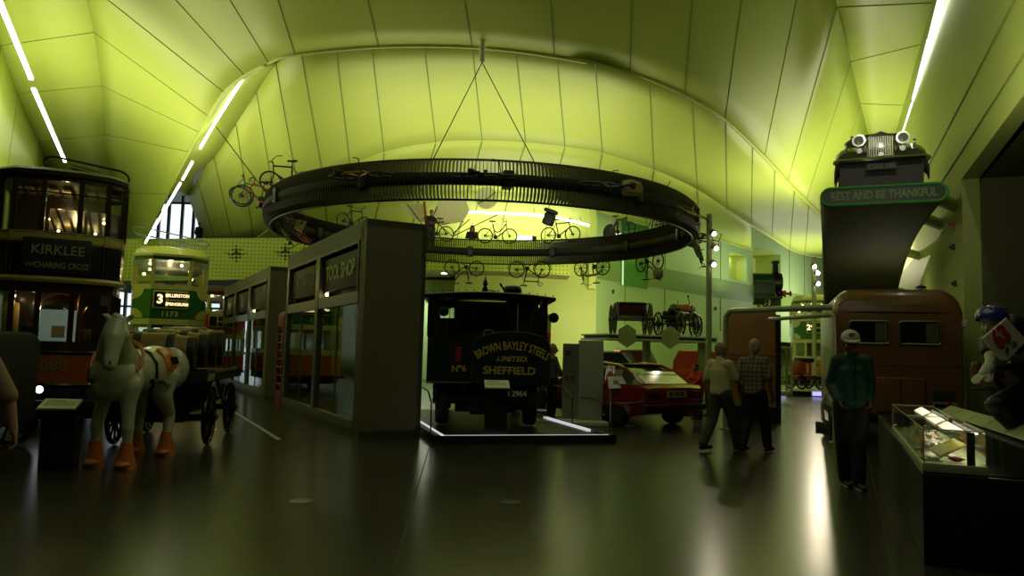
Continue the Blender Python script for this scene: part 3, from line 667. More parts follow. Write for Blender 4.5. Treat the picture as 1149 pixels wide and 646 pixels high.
def bike_on_ring(deg, up_deg, label, col, style, extras=(), flip=False, off=.2, sc_=1.0, turn=0):
    """deg: angle round the ring (0 = +X, 90 = far side); up_deg: 0 up is radially out, 90 = +Z, -90 = hanging"""
    a = R(deg); rad = Vector((math.cos(a), math.sin(a), 0)); tan = Vector((-math.sin(a), math.cos(a), 0)) * (-1 if flip else 1)
    u = rad * math.cos(R(up_deg)) + Vector((0, 0, 1)) * math.sin(R(up_deg))
    if turn: tan = Matrix.Rotation(R(turn), 3, u) @ tan
    y = u.cross(tan)
    d = off + .05 + .32 * abs(math.sin(R(up_deg))) ** 2
    o = RC + rad * RR + u * d
    M = Matrix(((tan.x, y.x, u.x, o.x), (tan.y, y.y, u.y, o.y), (tan.z, y.z, u.z, o.z), (0, 0, 0, 1))) @ Matrix.Scale(sc_, 4)
    return bicycle(label, M, col, style, extras)
def ang(px, near):
    p = ringpt(px, near); return math.degrees(math.atan2(p.y - RC.y, p.x - RC.x))
# far side standing on top
bike_on_ring(ang(486, False), 90, 'black bicycle standing on the far rim beside the shop end wall', 'black', 'road', (), False, .0)
bike_on_ring(ang(557, False), 90, 'black step-through bicycle standing on the far rim, mid ring', 'black', 'step', (), True, .0)
bike_on_ring(ang(628, False), 90, 'bicycle with a hooded black child seat on the far rim', 'black', 'road', ('carrier',), True, .0, 1.05)
bike_on_ring(ang(693, False), 86, 'black disc-wheel track bicycle standing on the far rim', 'black', 'track', (), True, .0, .98)
bike_on_ring(ang(742, False), 84, 'thin grey bicycle standing on the rim right of the track bicycle', 'grey', 'road', (), True, .0, .95)
# far side hanging below
bike_on_ring(ang(521, False), -90, 'black bicycle hanging upside down, leftmost below the far rim', 'black', 'step', (), False, .0)
bike_on_ring(ang(594, False), -90, 'black gents bicycle hanging upside down mid way below the far rim', 'black', 'road', ('fullguard',), True, .0, 1.06)
bike_on_ring(ang(664, False), -90, 'tan wooden-framed bicycle hanging upside down with thick spokes', 'tan', 'wood', (), False, .0)
bike_on_ring(ang(728, False), -88, 'black bicycle with a dark case hanging right of the wooden one', 'black', 'step', ('fairing',), True, .0)
bike_on_ring(ang(772, False) - 3, -70, 'black bicycle hanging steeply below the right end of the ring', 'black', 'track', (), True, .0, 1.0, 20)
# left end
def bike_at(px, py, Y, fwd, up, label, col, style, extras=(), sc_=1.0):
    f = Vector(fwd).normalized(); u = Vector(up); u = (u - f * u.dot(f)).normalized(); y = u.cross(f); o = P(px, py, Y)
    M = Matrix(((f.x, y.x, u.x, o.x), (f.y, y.y, u.y, o.y), (f.z, y.z, u.z, o.z), (0, 0, 0, 1))) @ Matrix.Translation((0, 0, -.34)) @ Matrix.Scale(sc_, 4)
    return bicycle(label, M, col, style, extras)
bike_at(324, 206, 23.3, (-1, -.9, -.22), (-.1, .1, 1), 'black city bicycle on the top left of the ring', 'black', 'city', sc_=1.12)
bike_at(290, 223, 24.2, (-1, -.7, .02), (-.05, .5, .85), 'green bicycle jutting out behind the red one at the ring left end', 'green', 'road', sc_=1.1)
bike_at(291, 228, 23.4, (-1, -.55, .35), (.15, -.1, 1), 'red bicycle with drop bars jutting out furthest left of the ring', 'red', 'road', sc_=1.05)
# near side, edge on
bike_on_ring(ang(418, True), -3, 'orange-framed bicycle lying flat on the near band, left', 'orange', 'city', (), False, .3)
bike_on_ring(ang(540, True), -5, 'black bicycle lying flat on the middle of the near band', 'black', 'city', (), False, .15)
bike_on_ring(ang(668, True), -5, 'blue bicycle with a big tan saddlebag on the near band', 'blue', 'city', ('bag',), True, .15)
bike_on_ring(ang(748, True), -25, 'yellow bicycle on the near right curve of the ring', 'yellow', 'road', (), True, .15)
bike_on_ring(ang(780, True) + 20, -12, 'touring bicycle with maroon panniers at the far right tip of the ring', 'black', 'city', ('panniers',), True, .15)
# inside left end
def bike_in(deg, up_deg, label, col, style, extras=(), flip=False):
    a = R(deg); rad = -Vector((math.cos(a), math.sin(a), 0)); tan = Vector((-math.sin(a), math.cos(a), 0)) * (-1 if flip else 1)
    u = rad * math.cos(R(up_deg)) + Vector((0, 0, 1)) * math.sin(R(up_deg)); y = u.cross(tan); o = RC - rad * RR + u * .12
    return bicycle(label, Matrix(((tan.x, y.x, u.x, o.x), (tan.y, y.y, u.y, o.y), (tan.z, y.z, u.z, o.z), (0, 0, 0, 1))), col, style, extras)
bike_in(196, -20, 'bicycle with a tan basket on the inner left side of the ring', 'grey', 'city', ('basket',), True)
bike_in(172, -40, 'red tricycle-like bicycle tucked under the inner left side of the ring', 'red', 'city', (), False)
bike_in(185, -55, 'grey bicycle hanging inside the left end of the ring', 'grey', 'road', (), True)
bike_on_ring(ang(395, False), 90, 'bicycle on the far rim with its saddle showing above the shop roof', 'black', 'city', (), True, .0)
# ================================================================ TRAMS
def outline(hw, D, front):    # plan outline from facet list [(x,y)...] of right half, symmetrical
    r = [(x, y) for x, y in front]; l = [(-x, y) for x, y in front][::-1]
    return l + r + [(hw, D), (-hw, D)]
def prism(mb, ol, z0, z1, s0=1, s1=1, inset=0):
    mb.loft([[(x * s0, y, z0) for x, y in ol], [(x * s1, y, z1) for x, y in ol]])
def shell(mb, ol, z0, z1, th=.05, top=None):   # hollow wall band following an outline
    top = top or ol; n = len(ol)
    cx = 0; cy = sum(p[1] for p in ol) / n
    def inn(p): v = Vector((cx - p[0], cy - p[1])); v.normalize(); return (p[0] + v.x * th, p[1] + v.y * th)
    rows = [[(x, y, z0) for x, y in ol], [(x, y, z1) for x, y in top], [(*inn(p), z1) for p in top], [(*inn(p), z0) for p in ol]]
    mb.loft(rows + [rows[0]], cap=False)
def facets(ol, upto):  # consecutive front edge pairs
    return list(zip(ol, ol[1:]))[:upto]
def tube_path(mb, ol, z, r, n):
    mb.tube([(x, y, z) for x, y in ol[:n]], r, 6)

def kirklee():
    base = P(58, 383, 12.45); base.z = 0
    t = thing('double_deck_tram', 'tall dark double-deck tram signed KIRKLEE, number 1088 on its orange dash', 'tram', base, ROT_L); t.scale = (.95, 1, 1)
    MAR = mat('dark brown tram wood', (.045, .020, .012), .25, coat=.4); NAVY = mat('tram dark blue panel', (.008, .010, .012), .2, coat=.4); CREAM = mat('tram cream band', (.60, .54, .14), .35, coat=.3); ORG = mat('tram orange dash', (.42, .11, .015), .3, coat=.4)
    ol = outline(1.0, 8.5, [(.29, 0), (.73, .12), (.98, .42), (1.02, 1.0)])
    lo = outline(1.0, 8.5, [(.26, .06), (.66, .16), (.93, .45), (1.0, 1.0)])
    nf = 8
    m_ = MB(); prism(m_, [(x * .92, y * .9 + .35) for x, y in lo], .28, .46); m_.build('underframe', BLACK, t)
    m_ = MB()
    for sx in (-.45, .45):
        for y in (2.5, 4.5): m_.lathe([(.36, -.05), (.42, -.04), (.42, .05), (.36, .06)], (sx, y, .42), (1, 0, 0), 24)
    m_.build('wheels', DMET, t)
    dash = MB(); shell(dash, lo, .72, 1.26); d_ = dash.build('dash_panel', ORG, t)
    m_ = MB(); tube_path(m_, [(x * 1.01, y - .015) for x, y in lo], 1.26, .025, nf); tube_path(m_, [(x * 1.01, y - .015) for x, y in lo], .72, .03, nf); m_.build('dash_rail', NAVY, t)
    lettering(d_, [('1088', .27, (-.02, .045, 1.04), (0, 0, 0), dict(bold=.002))], mat('tram number gold', (.34, .22, .07), .4))
    m_ = MB(); m_.cyl((-.12, -.11, .66), (-.12, .1, .66), .105, seg=20); m_.build('headlamp', BLACK, t)
    MB().lathe([(.002, 0), (.06, .01), (.09, .03)], (-.12, -.12, .66), (0, 1, 0), 20).build('headlamp_lens', mat('headlamp glow', (1, 1, 1), .3, emit=(.85, .92, 1), es=4), t)
    m_ = MB(); m_.b2((-1.0, -.25, .30), (1.0, .12, .38), bevel=.02); m_.b2((-.8, -.35, .2), (.8, -.28, .5), bevel=.02); m_.cyl((0, -.5, .42), (0, 0, .42), .05); m_.build('bumper', BLACK, t)
    # lower deck vestibule
    m_ = MB(); shell(m_, lo, 1.26, 1.42); m_.build('lower_waist_rail', MAR, t)
    m_ = MB(); shell(m_, lo, 2.24, 2.40); m_.build('lower_head_rail', MAR, t)
    for p in lo[:nf] + [(1.0, 2.6), (-1.0, 2.6)]:
        v = Vector((p[0] * .985, p[1] + .03, 0)); MB().b2((v.x - .045, v.y - .04, 1.42), (v.x + .045, v.y + .05, 2.24)).build('lower_post', MAR, t)
    for a, b in facets(lo, nf - 1):
        A_ = Vector((a[0], a[1] + .04, 0)); B_ = Vector((b[0], b[1] + .04, 0)); th = (B_ - A_).normalized(); nn = Vector((-th.y, th.x, 0)) * .006
        MB().poly([A_ + Vector((0, 0, 1.42)), B_ + Vector((0, 0, 1.42)), B_ + Vector((0, 0, 2.24)), A_ + Vector((0, 0, 2.24))], nn).build('lower_window', GL, t)
    m_ = MB(); m_.b2((-.98, 3, .72), (-.93, 8.4, 2.4)); m_.b2((.93, 3, .72), (.98, 8.4, 2.4)); m_.build('saloon_side', ORG, t)
    bk = MB(); bk.b2((-.95, 1.7, .72), (-.35, 1.76, 2.4)); bk.b2((.35, 1.7, .72), (.95, 1.76, 2.4)); bk.b2((-.35, 1.7, 2.1), (.35, 1.76, 2.4)); bk.build('bulkhead', MAR, t)
    m_ = MB(); m_.ring((0, 1.66, 2.0), (0, 1, 0), .32, .03, 14, 6, arc=(0, PI)); m_.build('doorway_arch', mat('varnished oak', (.22, .10, .03), .25), t)
    MB().b2((-.12, 1.64, 1.5), (.1, 1.66, 1.72)).build('notice', mat('paper', (.5, .45, .3), .6), t)
    m_ = MB(); m_.cyl((-.42, .5, .7), (-.42, .5, 1.6), .10); m_.cyl((-.42, .5, 1.6), (-.42, .5, 1.66), .12); m_.cyl((-.42, .5, 1.7), (-.25, .42, 1.7), .02); m_.build('controller', BLACK, t)
    m_ = MB(); m_.tube([(.45, .7, .72), (.45, .7, 1.5), (.42, .62, 1.9), (.5, .5, 2.05)], .02); m_.cyl((.36, .8, 1.2), (.36, .8, 2.3), .045); m_.build('brass_handrail', mat('brass', (.5, .28, .08), .2, .9), t)
    m_ = MB(); m_.b2((-.9, 1.2, 1.42), (-.62, 1.3, 2.1), bevel=.05); m_.build('curtain', mat('amber blind', (.5, .32, .12), .6), t)
    fl_ = MB(); prism(fl_, [(x * .96, y * .98 + .05) for x, y in lo], .66, .72); fl_.build('lower_floor', MAR, t)
    m_ = MB(); tube_path(m_, [(x * 1.02, y - .02) for x, y in ol], 2.45, .055, nf); m_.build('cream_cornice', CREAM, t)
    # upper deck
    m_ = MB(); prism(m_, [(x * .97, y + .02) for x, y in ol], 2.40, 2.47); m_.build('upper_floor', MAR, t)
    u = MB(); shell(u, ol, 2.50, 3.06); up = u.build('upper_panel', NAVY, t)
    u = MB(); shell(u, [(x * 1.01, y - .01) for x, y in ol], 3.06, 3.24); cb = u.build('cream_band', CREAM, t)
    m_ = MB()
    for a, b in facets(ol, nf - 1):
        A_ = Vector((a[0] * 1.012, a[1] - .016, 0)); B_ = Vector((b[0] * 1.012, b[1] - .016, 0)); dd = B_ - A_
        for z0, z1 in ((3.08, 3.22), (2.54, 3.02)):
            p0 = A_ + dd * .08; p1 = A_ + dd * .92
            m_.tube([p0 + Vector((0, 0, z0)), p1 + Vector((0, 0, z0)), p1 + Vector((0, 0, z1)), p0 + Vector((0, 0, z1))], .006, 4, closed=True)
    m_.build('lining', mat('lining brown', (.12, .09, .03), .5), cb)
    db = MB().b2((-.53, -.10, 2.55), (.50, -.03, 3.12), bevel=.012).build('destination_board', mat('board black', (.012, .012, .008), .5), t)
    lettering(db, [('KIRKLEE', .22, (0, -.115, 2.92), (0, 0, 0), dict(bold=.003)), ('VIA', .10, (-.40, -.115, 2.67), (0, 0, 0), {}), ('CHARING CROSS', .135, (.07, -.115, 2.67), (0, 0, 0), dict(bold=.002, sx=.78))], mat('board letters', (.36, .38, .22), .5))
    for p in ol[:nf] + [(1.0, 2.6), (-1.0, 2.6), (1.0, 4.2), (-1.0, 4.2), (1.0, 5.8), (-1.0, 5.8)]:
        v = Vector((p[0] * .985, p[1] + .03, 0)); MB().b2((v.x - .04, v.y - .04, 3.24), (v.x + .04, v.y + .05, 4.12)).build('upper_post', MAR, t)
    u = MB(); shell(u, ol, 4.10, 4.19); u.build('upper_head_rail', MAR, t)
    for i, (a, b) in enumerate(facets(ol, nf - 1)):
        A_ = Vector((a[0], a[1] + .04, 0)); B_ = Vector((b[0], b[1] + .04, 0)); th = (B_ - A_).normalized(); nn = Vector((-th.y, th.x, 0)) * .006
        w_ = MB().poly([A_ + Vector((0, 0, 3.24)), B_ + Vector((0, 0, 3.24)), B_ + Vector((0, 0, 4.1)), A_ + Vector((0, 0, 4.1))], nn).build('upper_window', GL, t)
        if 1 < i < 6: MB().cyl(A_ + Vector((0, 0, 3.9)), B_ + Vector((0, 0, 3.9)), .014, seg=6).build('transom', MAR, w_)
    rf = MB(); rf.loft([[(x * s, y * s + (1 - s) * 3, z) for x, y in ol] for s, z in ((1.03, 4.17), (1.035, 4.24), (1.0, 4.30), (.85, 4.35), (.5, 4.37))]); rf.build('roof', mat('tram roof', (.05, .045, .025), .45), t)
    m_ = MB(); m_.b2((-.95, 3.0, 2.5), (-.9, 8.4, 4.1)); m_.b2((.9, 3.0, 2.5), (.95, 8.4, 4.1)); m_.build('upper_side', MAR, t)
    # slatted ceiling, bulkhead and seats lit by bulbs
    m_ = MB()
    for k in range(9): m_.b2((-.85 + k * .2, .8, 4.06), (-.72 + k * .2, 8, 4.09))
    m_.build('ceiling_slats', mat('cream ceiling', (.62, .5, .28), .4), t)
    bk = MB(); bk.b2((-.95, 1.5, 2.47), (-.28, 1.54, 4.1)); bk.b2((.30, 1.5, 2.47), (.95, 1.54, 3.3)); bk.b2((-.28, 1.5, 2.47), (.30, 1.54, 3.25)); bk.b2((-.28, 1.5, 3.85), (.95, 1.54, 4.1)); bk.b2((.3, 1.5, 3.3), (.36, 1.54, 4.1)); bk.build('upper_bulkhead', MAR, t)
    for k in range(5):
        for sx in (-.5, .5):
            s_ = MB(); s_.b2((sx - .36, 2.2 + k * 1.1, 2.9), (sx + .36, 2.62 + k * 1.1, 2.97), bevel=.02); s_.b2((sx - .36, 2.6 + k * 1.1, 2.95), (sx + .36, 2.66 + k * 1.1, 3.45), bevel=.02); s_.b2((sx - .3, 2.3 + k * 1.1, 2.47), (sx - .25, 2.5 + k * 1.1, 2.9)); s_.b2((sx + .25, 2.3 + k * 1.1, 2.47), (sx + .3, 2.5 + k * 1.1, 2.9)); s_.build('bench_seat', mat('seat leather', (.10, .04, .02), .5), t)
    for x, y, z in ((.28, .35, 4.03), (-.6, 2.0, 4.0), (.6, 2.0, 4.0), (-.6, 4, 4.0), (.6, 4, 4.0), (-.4, 6, 4.0), (.4, 6, 4.0), (-.7, 1.0, 2.2), (0, 2.6, 2.25)):
        MB().ball((x, y, z), .03, seg=8).build('bulb', WBULB, t)
    for x, y, z, e in ((-.2, 2.6, 3.8, 14), (0, 5.2, 3.8, 14), (0, .8, 3.9, 2.5), (-.4, 1.1, 2.1, 2.5), (0, 3.4, 2.1, 7)):
        l = point('saloon_lamp', (0, 0, 0), e, (1, .70, .34)); l.parent = t; l.location = (x, y, z)
    # bow collector: oval loop on the roof
    bc = MB(); W_ = .62
    oval = [(x, y) for x, y in ([( -.25 + .62 * math.cos(a) * .35 - .35, .12 * math.sin(a)) for a in [R(90 + 18 * k) for k in range(11)]] + [(.45 + .2 * math.cos(a), .12 * math.sin(a)) for a in [R(-90 + 18 * k) for k in range(11)]])]
    bc.tube([(x + .38, 1.6 + x * .25, 4.62 + y * 1.1 - x * .06) for x, y in oval], .02, 6, closed=True)
    bc.tube([(.0, 1.6, 4.64), (.55, 1.75, 4.60)], .018, 6); bc.tube([(.02, 1.6, 4.70), (.5, 1.74, 4.66)], .01, 6)
    for x in (.12, .3, .5): bc.tube([(x, 1.7, 4.52), (x + .02, 1.8, 4.36)], .012, 5)
    bc.tube([(-.18, 1.5, 4.6), (.1, 1.7, 4.45), (.45, 1.7, 4.42), (.8, 1.75, 4.5)], .012, 5)
    bc.b2((-.05, 1.5, 4.34), (.6, 2.1, 4.42)); bc.build('bow_collector', BLACK, t)
    return t
kirklee()

def streamliner(label, base, rz, cols, number, sc_=1.0, route=('3',), D=8.0, pole=True, lit=True, name='double_deck_tram', dark=False):
    """rounded centre-entrance double decker: cols = lower, waist, mid, upper, roof"""
    t = thing(name, label, 'tram', base, rz, None); t.scale = (sc_,) * 3
    lowc, creamc, midc, roofc = cols
    ol = outline(1.0, D, [(.52, 0), (1.0, .55), (1.05, 1.1)])
    nf = 6
    def sc_ol(s, dy=0): return [(x * s, y + dy) for x, y in ol]
    m_ = MB(); prism(m_, sc_ol(.95, .1), .25, .5); m_.build('underframe', BLACK, t)
    m_ = MB()
    for sx in (-.45, .45):
        for y in (2.2, 3.8): m_.lathe([(.32, -.05), (.38, -.04), (.38, .05), (.32, .06)], (sx, y, .38), (1, 0, 0), 20)
    m_.build('wheels', DMET, t)
    m_ = MB(); shell(m_, ol, .5, 1.15, .06); m_.build('lower_panel', lowc, t)
    m_ = MB(); shell(m_, ol, 1.15, 1.32, .06); m_.build('waist_band', creamc, t)
    m_ = MB(); shell(m_, ol, 1.95, 2.12, .06); m_.build('lower_head_rail', creamc, t)
    for p in ol[:nf] + [(1.05, y) for y in (2.4, 3.8, 5.2, 6.6)] + [(-1.05, y) for y in (2.4, 3.8, 5.2, 6.6)]:
        MB().b2((p[0] * .97 - .05, p[1], 1.32), (p[0] * .97 + .05, p[1] + .1, 1.95)).build('lower_post', creamc, t)
    for a, b in facets(ol, nf - 1) + [((1.05, 1.1), (1.05, D)), ((-1.05, D), (-1.05, 1.1))]:
        A_ = Vector((a[0] * .97, a[1] + .04, 1.32)); B_ = Vector((b[0] * .97, b[1] + .04, 1.32)); nn = Vector((-(B_ - A_).y, (B_ - A_).x, 0)).normalized() * .006; h = Vector((0, 0, .63))
        MB().poly([A_, B_, B_ + h, A_ + h], nn).build('lower_window', GL, t)
        A_.z = B_.z = 3.12; h = Vector((0, 0, .75))
        MB().poly([A_, B_, B_ + h, A_ + h], nn).build('upper_window', GL, t)
    m_ = MB(); prism(m_, sc_ol(.93, .1), 2.1, 2.16); m_.build('upper_floor', BLACK, t)
    m_ = MB(); prism(m_, sc_ol(.93, .1), .5, .56); m_.build('lower_floor', BLACK, t)
    m_ = MB(); shell(m_, ol, 2.12, 2.98, .06); mp = m_.build('mid_panel', midc, t)
    # cream scallops at both front corners of the mid panel
    for sx in (-1, 1):
        a = Vector((.52, 0, 0)); b = Vector((1.0, .55, 0)); dirv = (b - a).normalized(); L = (b - a).length; nv = Vector((dirv.y, -dirv.x, 0)) * .012
        def q(u, z): v = a + dirv * u * L + nv; return Vector((v.x * sx, v.y, z))
        for zb, zt, up in ((2.68, 3.0, 1), (2.14, 2.42, 0)):
            pts = [q(1, zb if up else zt)] ; K = 8
            for k in range(K + 1):
                th = PI / 2 * k / K
                u = 1 - math.sin(th) * (.62); 
                z = (zt - math.cos(th) * (zt - zb)) if up else (zb + math.cos(th) * (zt - zb))
                pts.append(q(u, z))
            pts.append(q(1, zt if up else zb)); 
            MB().poly(pts, Vector((0, -.012, 0))).build('cream_scallop', creamc, mp)
    m_ = MB(); shell(m_, sc_ol(1.01), 2.98, 3.12, .07); m_.build('upper_waist_band', creamc, t)
    for p in ol[:nf] + [(1.05, y) for y in (2.4, 3.8, 5.2, 6.6)] + [(-1.05, y) for y in (2.4, 3.8, 5.2, 6.6)]:
        MB().b2((p[0] * .97 - .055, p[1], 3.12), (p[0] * .97 + .055, p[1] + .1, 3.87)).build('upper_post', creamc, t)
    m_ = MB(); shell(m_, sc_ol(1.0), 3.85, 3.97, .08); m_.build('upper_head_rail', midc if not dark else creamc, t)
    rf = MB(); secs = []
    for s, z in ((1.03, 3.95), (1.03, 4.02), (.97, 4.16), (.85, 4.28), (.6, 4.37), (.25, 4.40)): secs.append([(x * s, y * (1 if s > .9 else 1) * s + (1 - s) * D / 2.2, z) for x, y in ol])
    rf.loft(secs); rf.build('roof', roofc, t)
    # route box
    rb = MB().b2((-.46, -.05, 2.42), (.46, .02, 2.94), bevel=.012).build('route_box', creamc, t)
    MB().b2((-.43, -.058, 2.46), (-.12, -.05, 2.90)).build('route_number_blind', BLACK, rb)
    MB().b2((-.06, -.058, 2.70), (.43, -.05, 2.90)).build('destination_blind', BLACK, rb)
    MB().b2((-.06, -.058, 2.46), (.43, -.05, 2.64)).build('via_blind', BLACK, rb)
    LIT = mat('lit blind letters', (.9, .7, .4), .5, emit=(1, .75, .38), es=1.6 if lit else .1)
    ls = [(route[0], .36, (-.275, -.064, 2.68), (0, 0, 0), dict(bold=.012))]
    if len(route) > 1: ls += [(route[1], .13, (.185, -.064, 2.80), (0, 0, 0), dict(bold=.004, sx=.85)), (route[2], .12, (.185, -.064, 2.55), (0, 0, 0), dict(bold=.004, sx=.85))]
    lettering(rb, ls, LIT)
    if number: lettering(mp, [(number, .20, (0, -.012, 2.26), (0, 0, 0), dict(bold=.004, sx=1.2))], mat('tram gold letters', (.85, .75, .25), .4))
    MB().lathe([(.002, -.03), (.09, -.02), (.11, .02)], (0, 0, .95), (0, 1, 0), 20).build('headlamp', CHROME, t)
    bp = MB(); bp.b2((-.95, -.12, .42), (.95, .1, .52), bevel=.03); bp.build('bumper', BLACK, t)
    for k in range(4):
        for sx in (-.5, .5):
            s_ = MB(); s_.b2((sx - .36, 1.6 + k * 1.2, 2.6), (sx + .36, 2.0 + k * 1.2, 2.68)); s_.b2((sx - .36, 1.98 + k * 1.2, 2.6), (sx + .36, 2.05 + k * 1.2, 3.3), bevel=.02); s_.b2((sx - .3, 1.7 + k * 1.2, 2.16), (sx + .3, 1.75 + k * 1.2, 2.6)); s_.build('bench_seat', mat('seat leather', (.10, .04, .02), .5), t)
    if lit:
        for x, y, z in ((-.6, 1.0, 3.8), (.55, 1.0, 3.6), (.3, 1.6, 3.85), (-.6, 3, 3.8), (.6, 3, 3.8), (.6, 1.2, 3.4), (-.75, 1.3, 3.5)): MB().ball((x, y, z), .045, seg=8).build('bulb', WBULB, t)
        for y in (1.4, 4):
            l = point('saloon_lamp', (0, 0, 0), 14, (1, .72, .36)); l.parent = t; l.location = (0, y, 3.6)
    if pole:
        bc = MB(); z0 = 4.95
        loop = [(-.95 + .2 * math.cos(a), .13 * math.sin(a)) for a in [R(90 + 22.5 * k) for k in range(9)]] + [(.95 + .2 * math.cos(a), -.1 + .1 * math.sin(a)) for a in [R(-90 + 22.5 * k) for k in range(9)]]
        bc.tube([(x, 3.0, z0 + y - x * .1) for x, y in loop], .022, 6, closed=True)
        for x in (-.35, .35): bc.tube([(x, 3.0, z0 - .12), (x * .7, 3.4, 4.35)], .022, 6)
        for x in (-.25, .0, .3): bc.cyl((x, 2.9, 4.3), (x, 2.9, 4.55), .02)
        bc.b2((-.5, 2.7, 4.34), (.5, 3.8, 4.42)); bc.build('bow_collector', BLACK, t)
    return t
GRN = mat('tram green', (.035, .16, .035), .22, coat=.4); CRM = mat('tram cream', (.62, .60, .22), .3, coat=.3); TORG = mat('tram orange', (.55, .16, .02), .3, coat=.3); CRF = mat('tram pale roof', (.60, .58, .18), .35, coat=.3)
b_ = P(188, 384, 22.6); b_.z = 0
streamliner('green and cream double-deck tram numbered 1173 showing route 3', b_, R(25.5), (TORG, CRM, GRN, CRF), '1173', 1.02, ('3', 'MILLERSTON', 'SPRINGBURN'), D=5.9)
b_ = P(245, 384, 29.5); b_.z = 0
TRED = mat('bus red', (.50, .02, .012), .3, coat=.3)
streamliner('dark topped red and cream tram, mostly hidden behind the green tram', b_, R(27), (TRED, CRM, TRED, mat('dark roof', (.05, .02, .02), .4)), None, .87, ('',), pole=False, lit=True)
b_ = P(917, 403, 36.5); b_.z = .25
streamliner('green, cream and orange tram showing 29, far behind the caravan', b_, R(-19), (TORG, CRM, GRN, CRF), None, 1.02, ('29',), pole=False, lit=True)

# ================================================================ DRAY WITH BARRELS
bl = Vector((-4.88, 10.28, 0)); BA = R(10.5)
t = thing('brewery_dray', 'dark four-wheeled dray behind the white horse, chequered edge on its bed', 'cart', bl, BA)
WOODK = mat('dray dark wood', (.02, .014, .008), .75)
bd = MB(); bd.b2((-.72, 0, .98), (.72, 2.75, 1.05), bevel=.01); bd.build('bed', WOODK, t)
bd = MB(); bd.b2((-.74, -.02, .93), (.74, .03, 1.09)); bd.b2((.70, 0, .93), (.76, 2.75, 1.09)); bd.build('edge_rail', mat('rail black', (.015, .013, .008), .7), t)
m_ = MB()
for k in range(10):
    for j in range(2):
        if (k + j) % 2 == 0: m_.b2((.76, .06 + k * .045, .95 + j * .05), (.766, .105 + k * .045, 1.0 + j * .05))
m_.build('chequer', mat('chequer cream', (.5, .48, .2), .4), t)
m_ = MB(); m_.b2((.76, .55, 1.055), (.77, 2.3, 1.08)); m_.build('edge_lining', mat('dray lining', (.35, .28, .08), .4), t)
for x in (-.60, .66):
    for y, r in ((.80, .40), (2.45, .42)):
        wh = MB(); wh.wheel((x, y, r), (1, 0, 0), r, .035, 12, .09, .018, .09); wh.build('wheel', BLACKG, t)
        MB().lathe([(.07, 0), (.06, .1), (.03, .12)], (x, y, r), (1 if x > 0 else -1, 0, 0), 12).build('hub_cap', BLACK, t)
m_ = MB(); m_.b2((-.6, .76, .34), (.66, .84, .44)); m_.b2((-.6, 2.4, .38), (.66, 2.5, .48)); m_.b2((-.5, .15, .38), (.45, .5, .98)); m_.b2((-.45, 1.2, .45), (.42, 2.1, .98)); m_.b2((-.4, 0, .78), (-.3, 2.3, .98)); m_.b2((.3, 0, .78), (.4, 2.3, .98)); m_.b2((-.5, .3, .5), (.5, .95, .62)); m_.cyl((0, .62, .4), (0, .62, .95), .12)  # solid black boxes among the gear stand in for the dark beneath the bed
for x in (-.5, .55):
    for y in (.72, 2.0): m_.tube([(x, y - .4, .78), (x, y - .2, .62), (x, y, .58), (x, y + .2, .62), (x, y + .4, .78)], .03)
m_.build('gear_and_dark_fill', BLACK, t)
m_ = MB(); m_.tube([(.6, 1.5, .95), (.74, 1.5, .5), (.80, 1.5, .30)], .02); m_.ball((.80, 1.5, .28), .05); m_.cyl((.75, 1.5, .28), (.88, 1.5, .28), .02); m_.build('step_iron', BLACK, t)
for k in range(6): m_ = MB().ring((.80, 1.55, .55 - .05 * k), (0, 1, 0) if k % 2 else (1, 0, 0), .028, .008, 10, 5).build('chain_link', DMET, t)
m_ = MB()
for sx in (-.36, .36): m_.tube([(sx, .2, .85), (sx + .05, -.8, .95), (sx * 1.02 + .14, -1.3, 1.0), (sx * .9 + .2, -1.75, 1.02)], .03, 8)
m_.build('shafts', mat('shaft black', (.01, .01, .008), .2), t)
def barrel(loc, rz, r, L, label):
    t = thing('beer_barrel', label, 'barrel', loc, rz, 'beer barrels on the dray')
    prof = [(r * .80, -L / 2), (r * .86, -L / 3), (r * .97, -L / 6), (r, 0), (r * .97, L / 6), (r * .86, L / 3), (r * .80, L / 2)]
    P2 = [(r * .6, -L / 2 + .03), (r * .76, -L / 2 + .03), (r * .77, -L / 2)] + prof + [(r * .77, L / 2), (r * .76, L / 2 - .03), (r * .6, L / 2 - .03)]
    MB().lathe(P2, (0, 0, r), (1, 0, 0), 36).build('staves', mat('barrel oak', (.30, .19, .05), .5, noise=.3, scale=3, coat=.08), t)
    for x, rr, wd in ((-L * .45, .82, .10), (-L * .20, .955, .10), (L * .20, .955, .10), (L * .45, .82, .10)):
        MB().lathe([(r * rr + .006, -wd / 2), (r * rr + .014, 0), (r * rr + .006, wd / 2)], (x, 0, r), (1, 0, 0), 36).build('hoop', mat('hoop black', (.010, .010, .008), .5), t)
    for sx in (-1, 1): MB().lathe([(.002, 0), (r * .74, 0), (r * .74, .02)], (sx * (L / 2 - .03), 0, r), (sx, 0, 0), 30).build('barrel_head', mat('barrel head', (.06, .045, .022), .5), t)
    return t
names = ['nearest barrel on the dray, lowest of the row', 'second barrel from the horse on the dray', 'third and tallest-looking barrel on the dray', 'farthest barrel on the dray, dark end showing']
for k in range(4): barrel(bl + Matrix.Rotation(BA, 3, 'Z') @ Vector(([.0, .03, .06, .06][k], .29 + .575 * k, 1.065)), R(17), [.27, .30, .325, .335][k], 1.05, names[k])

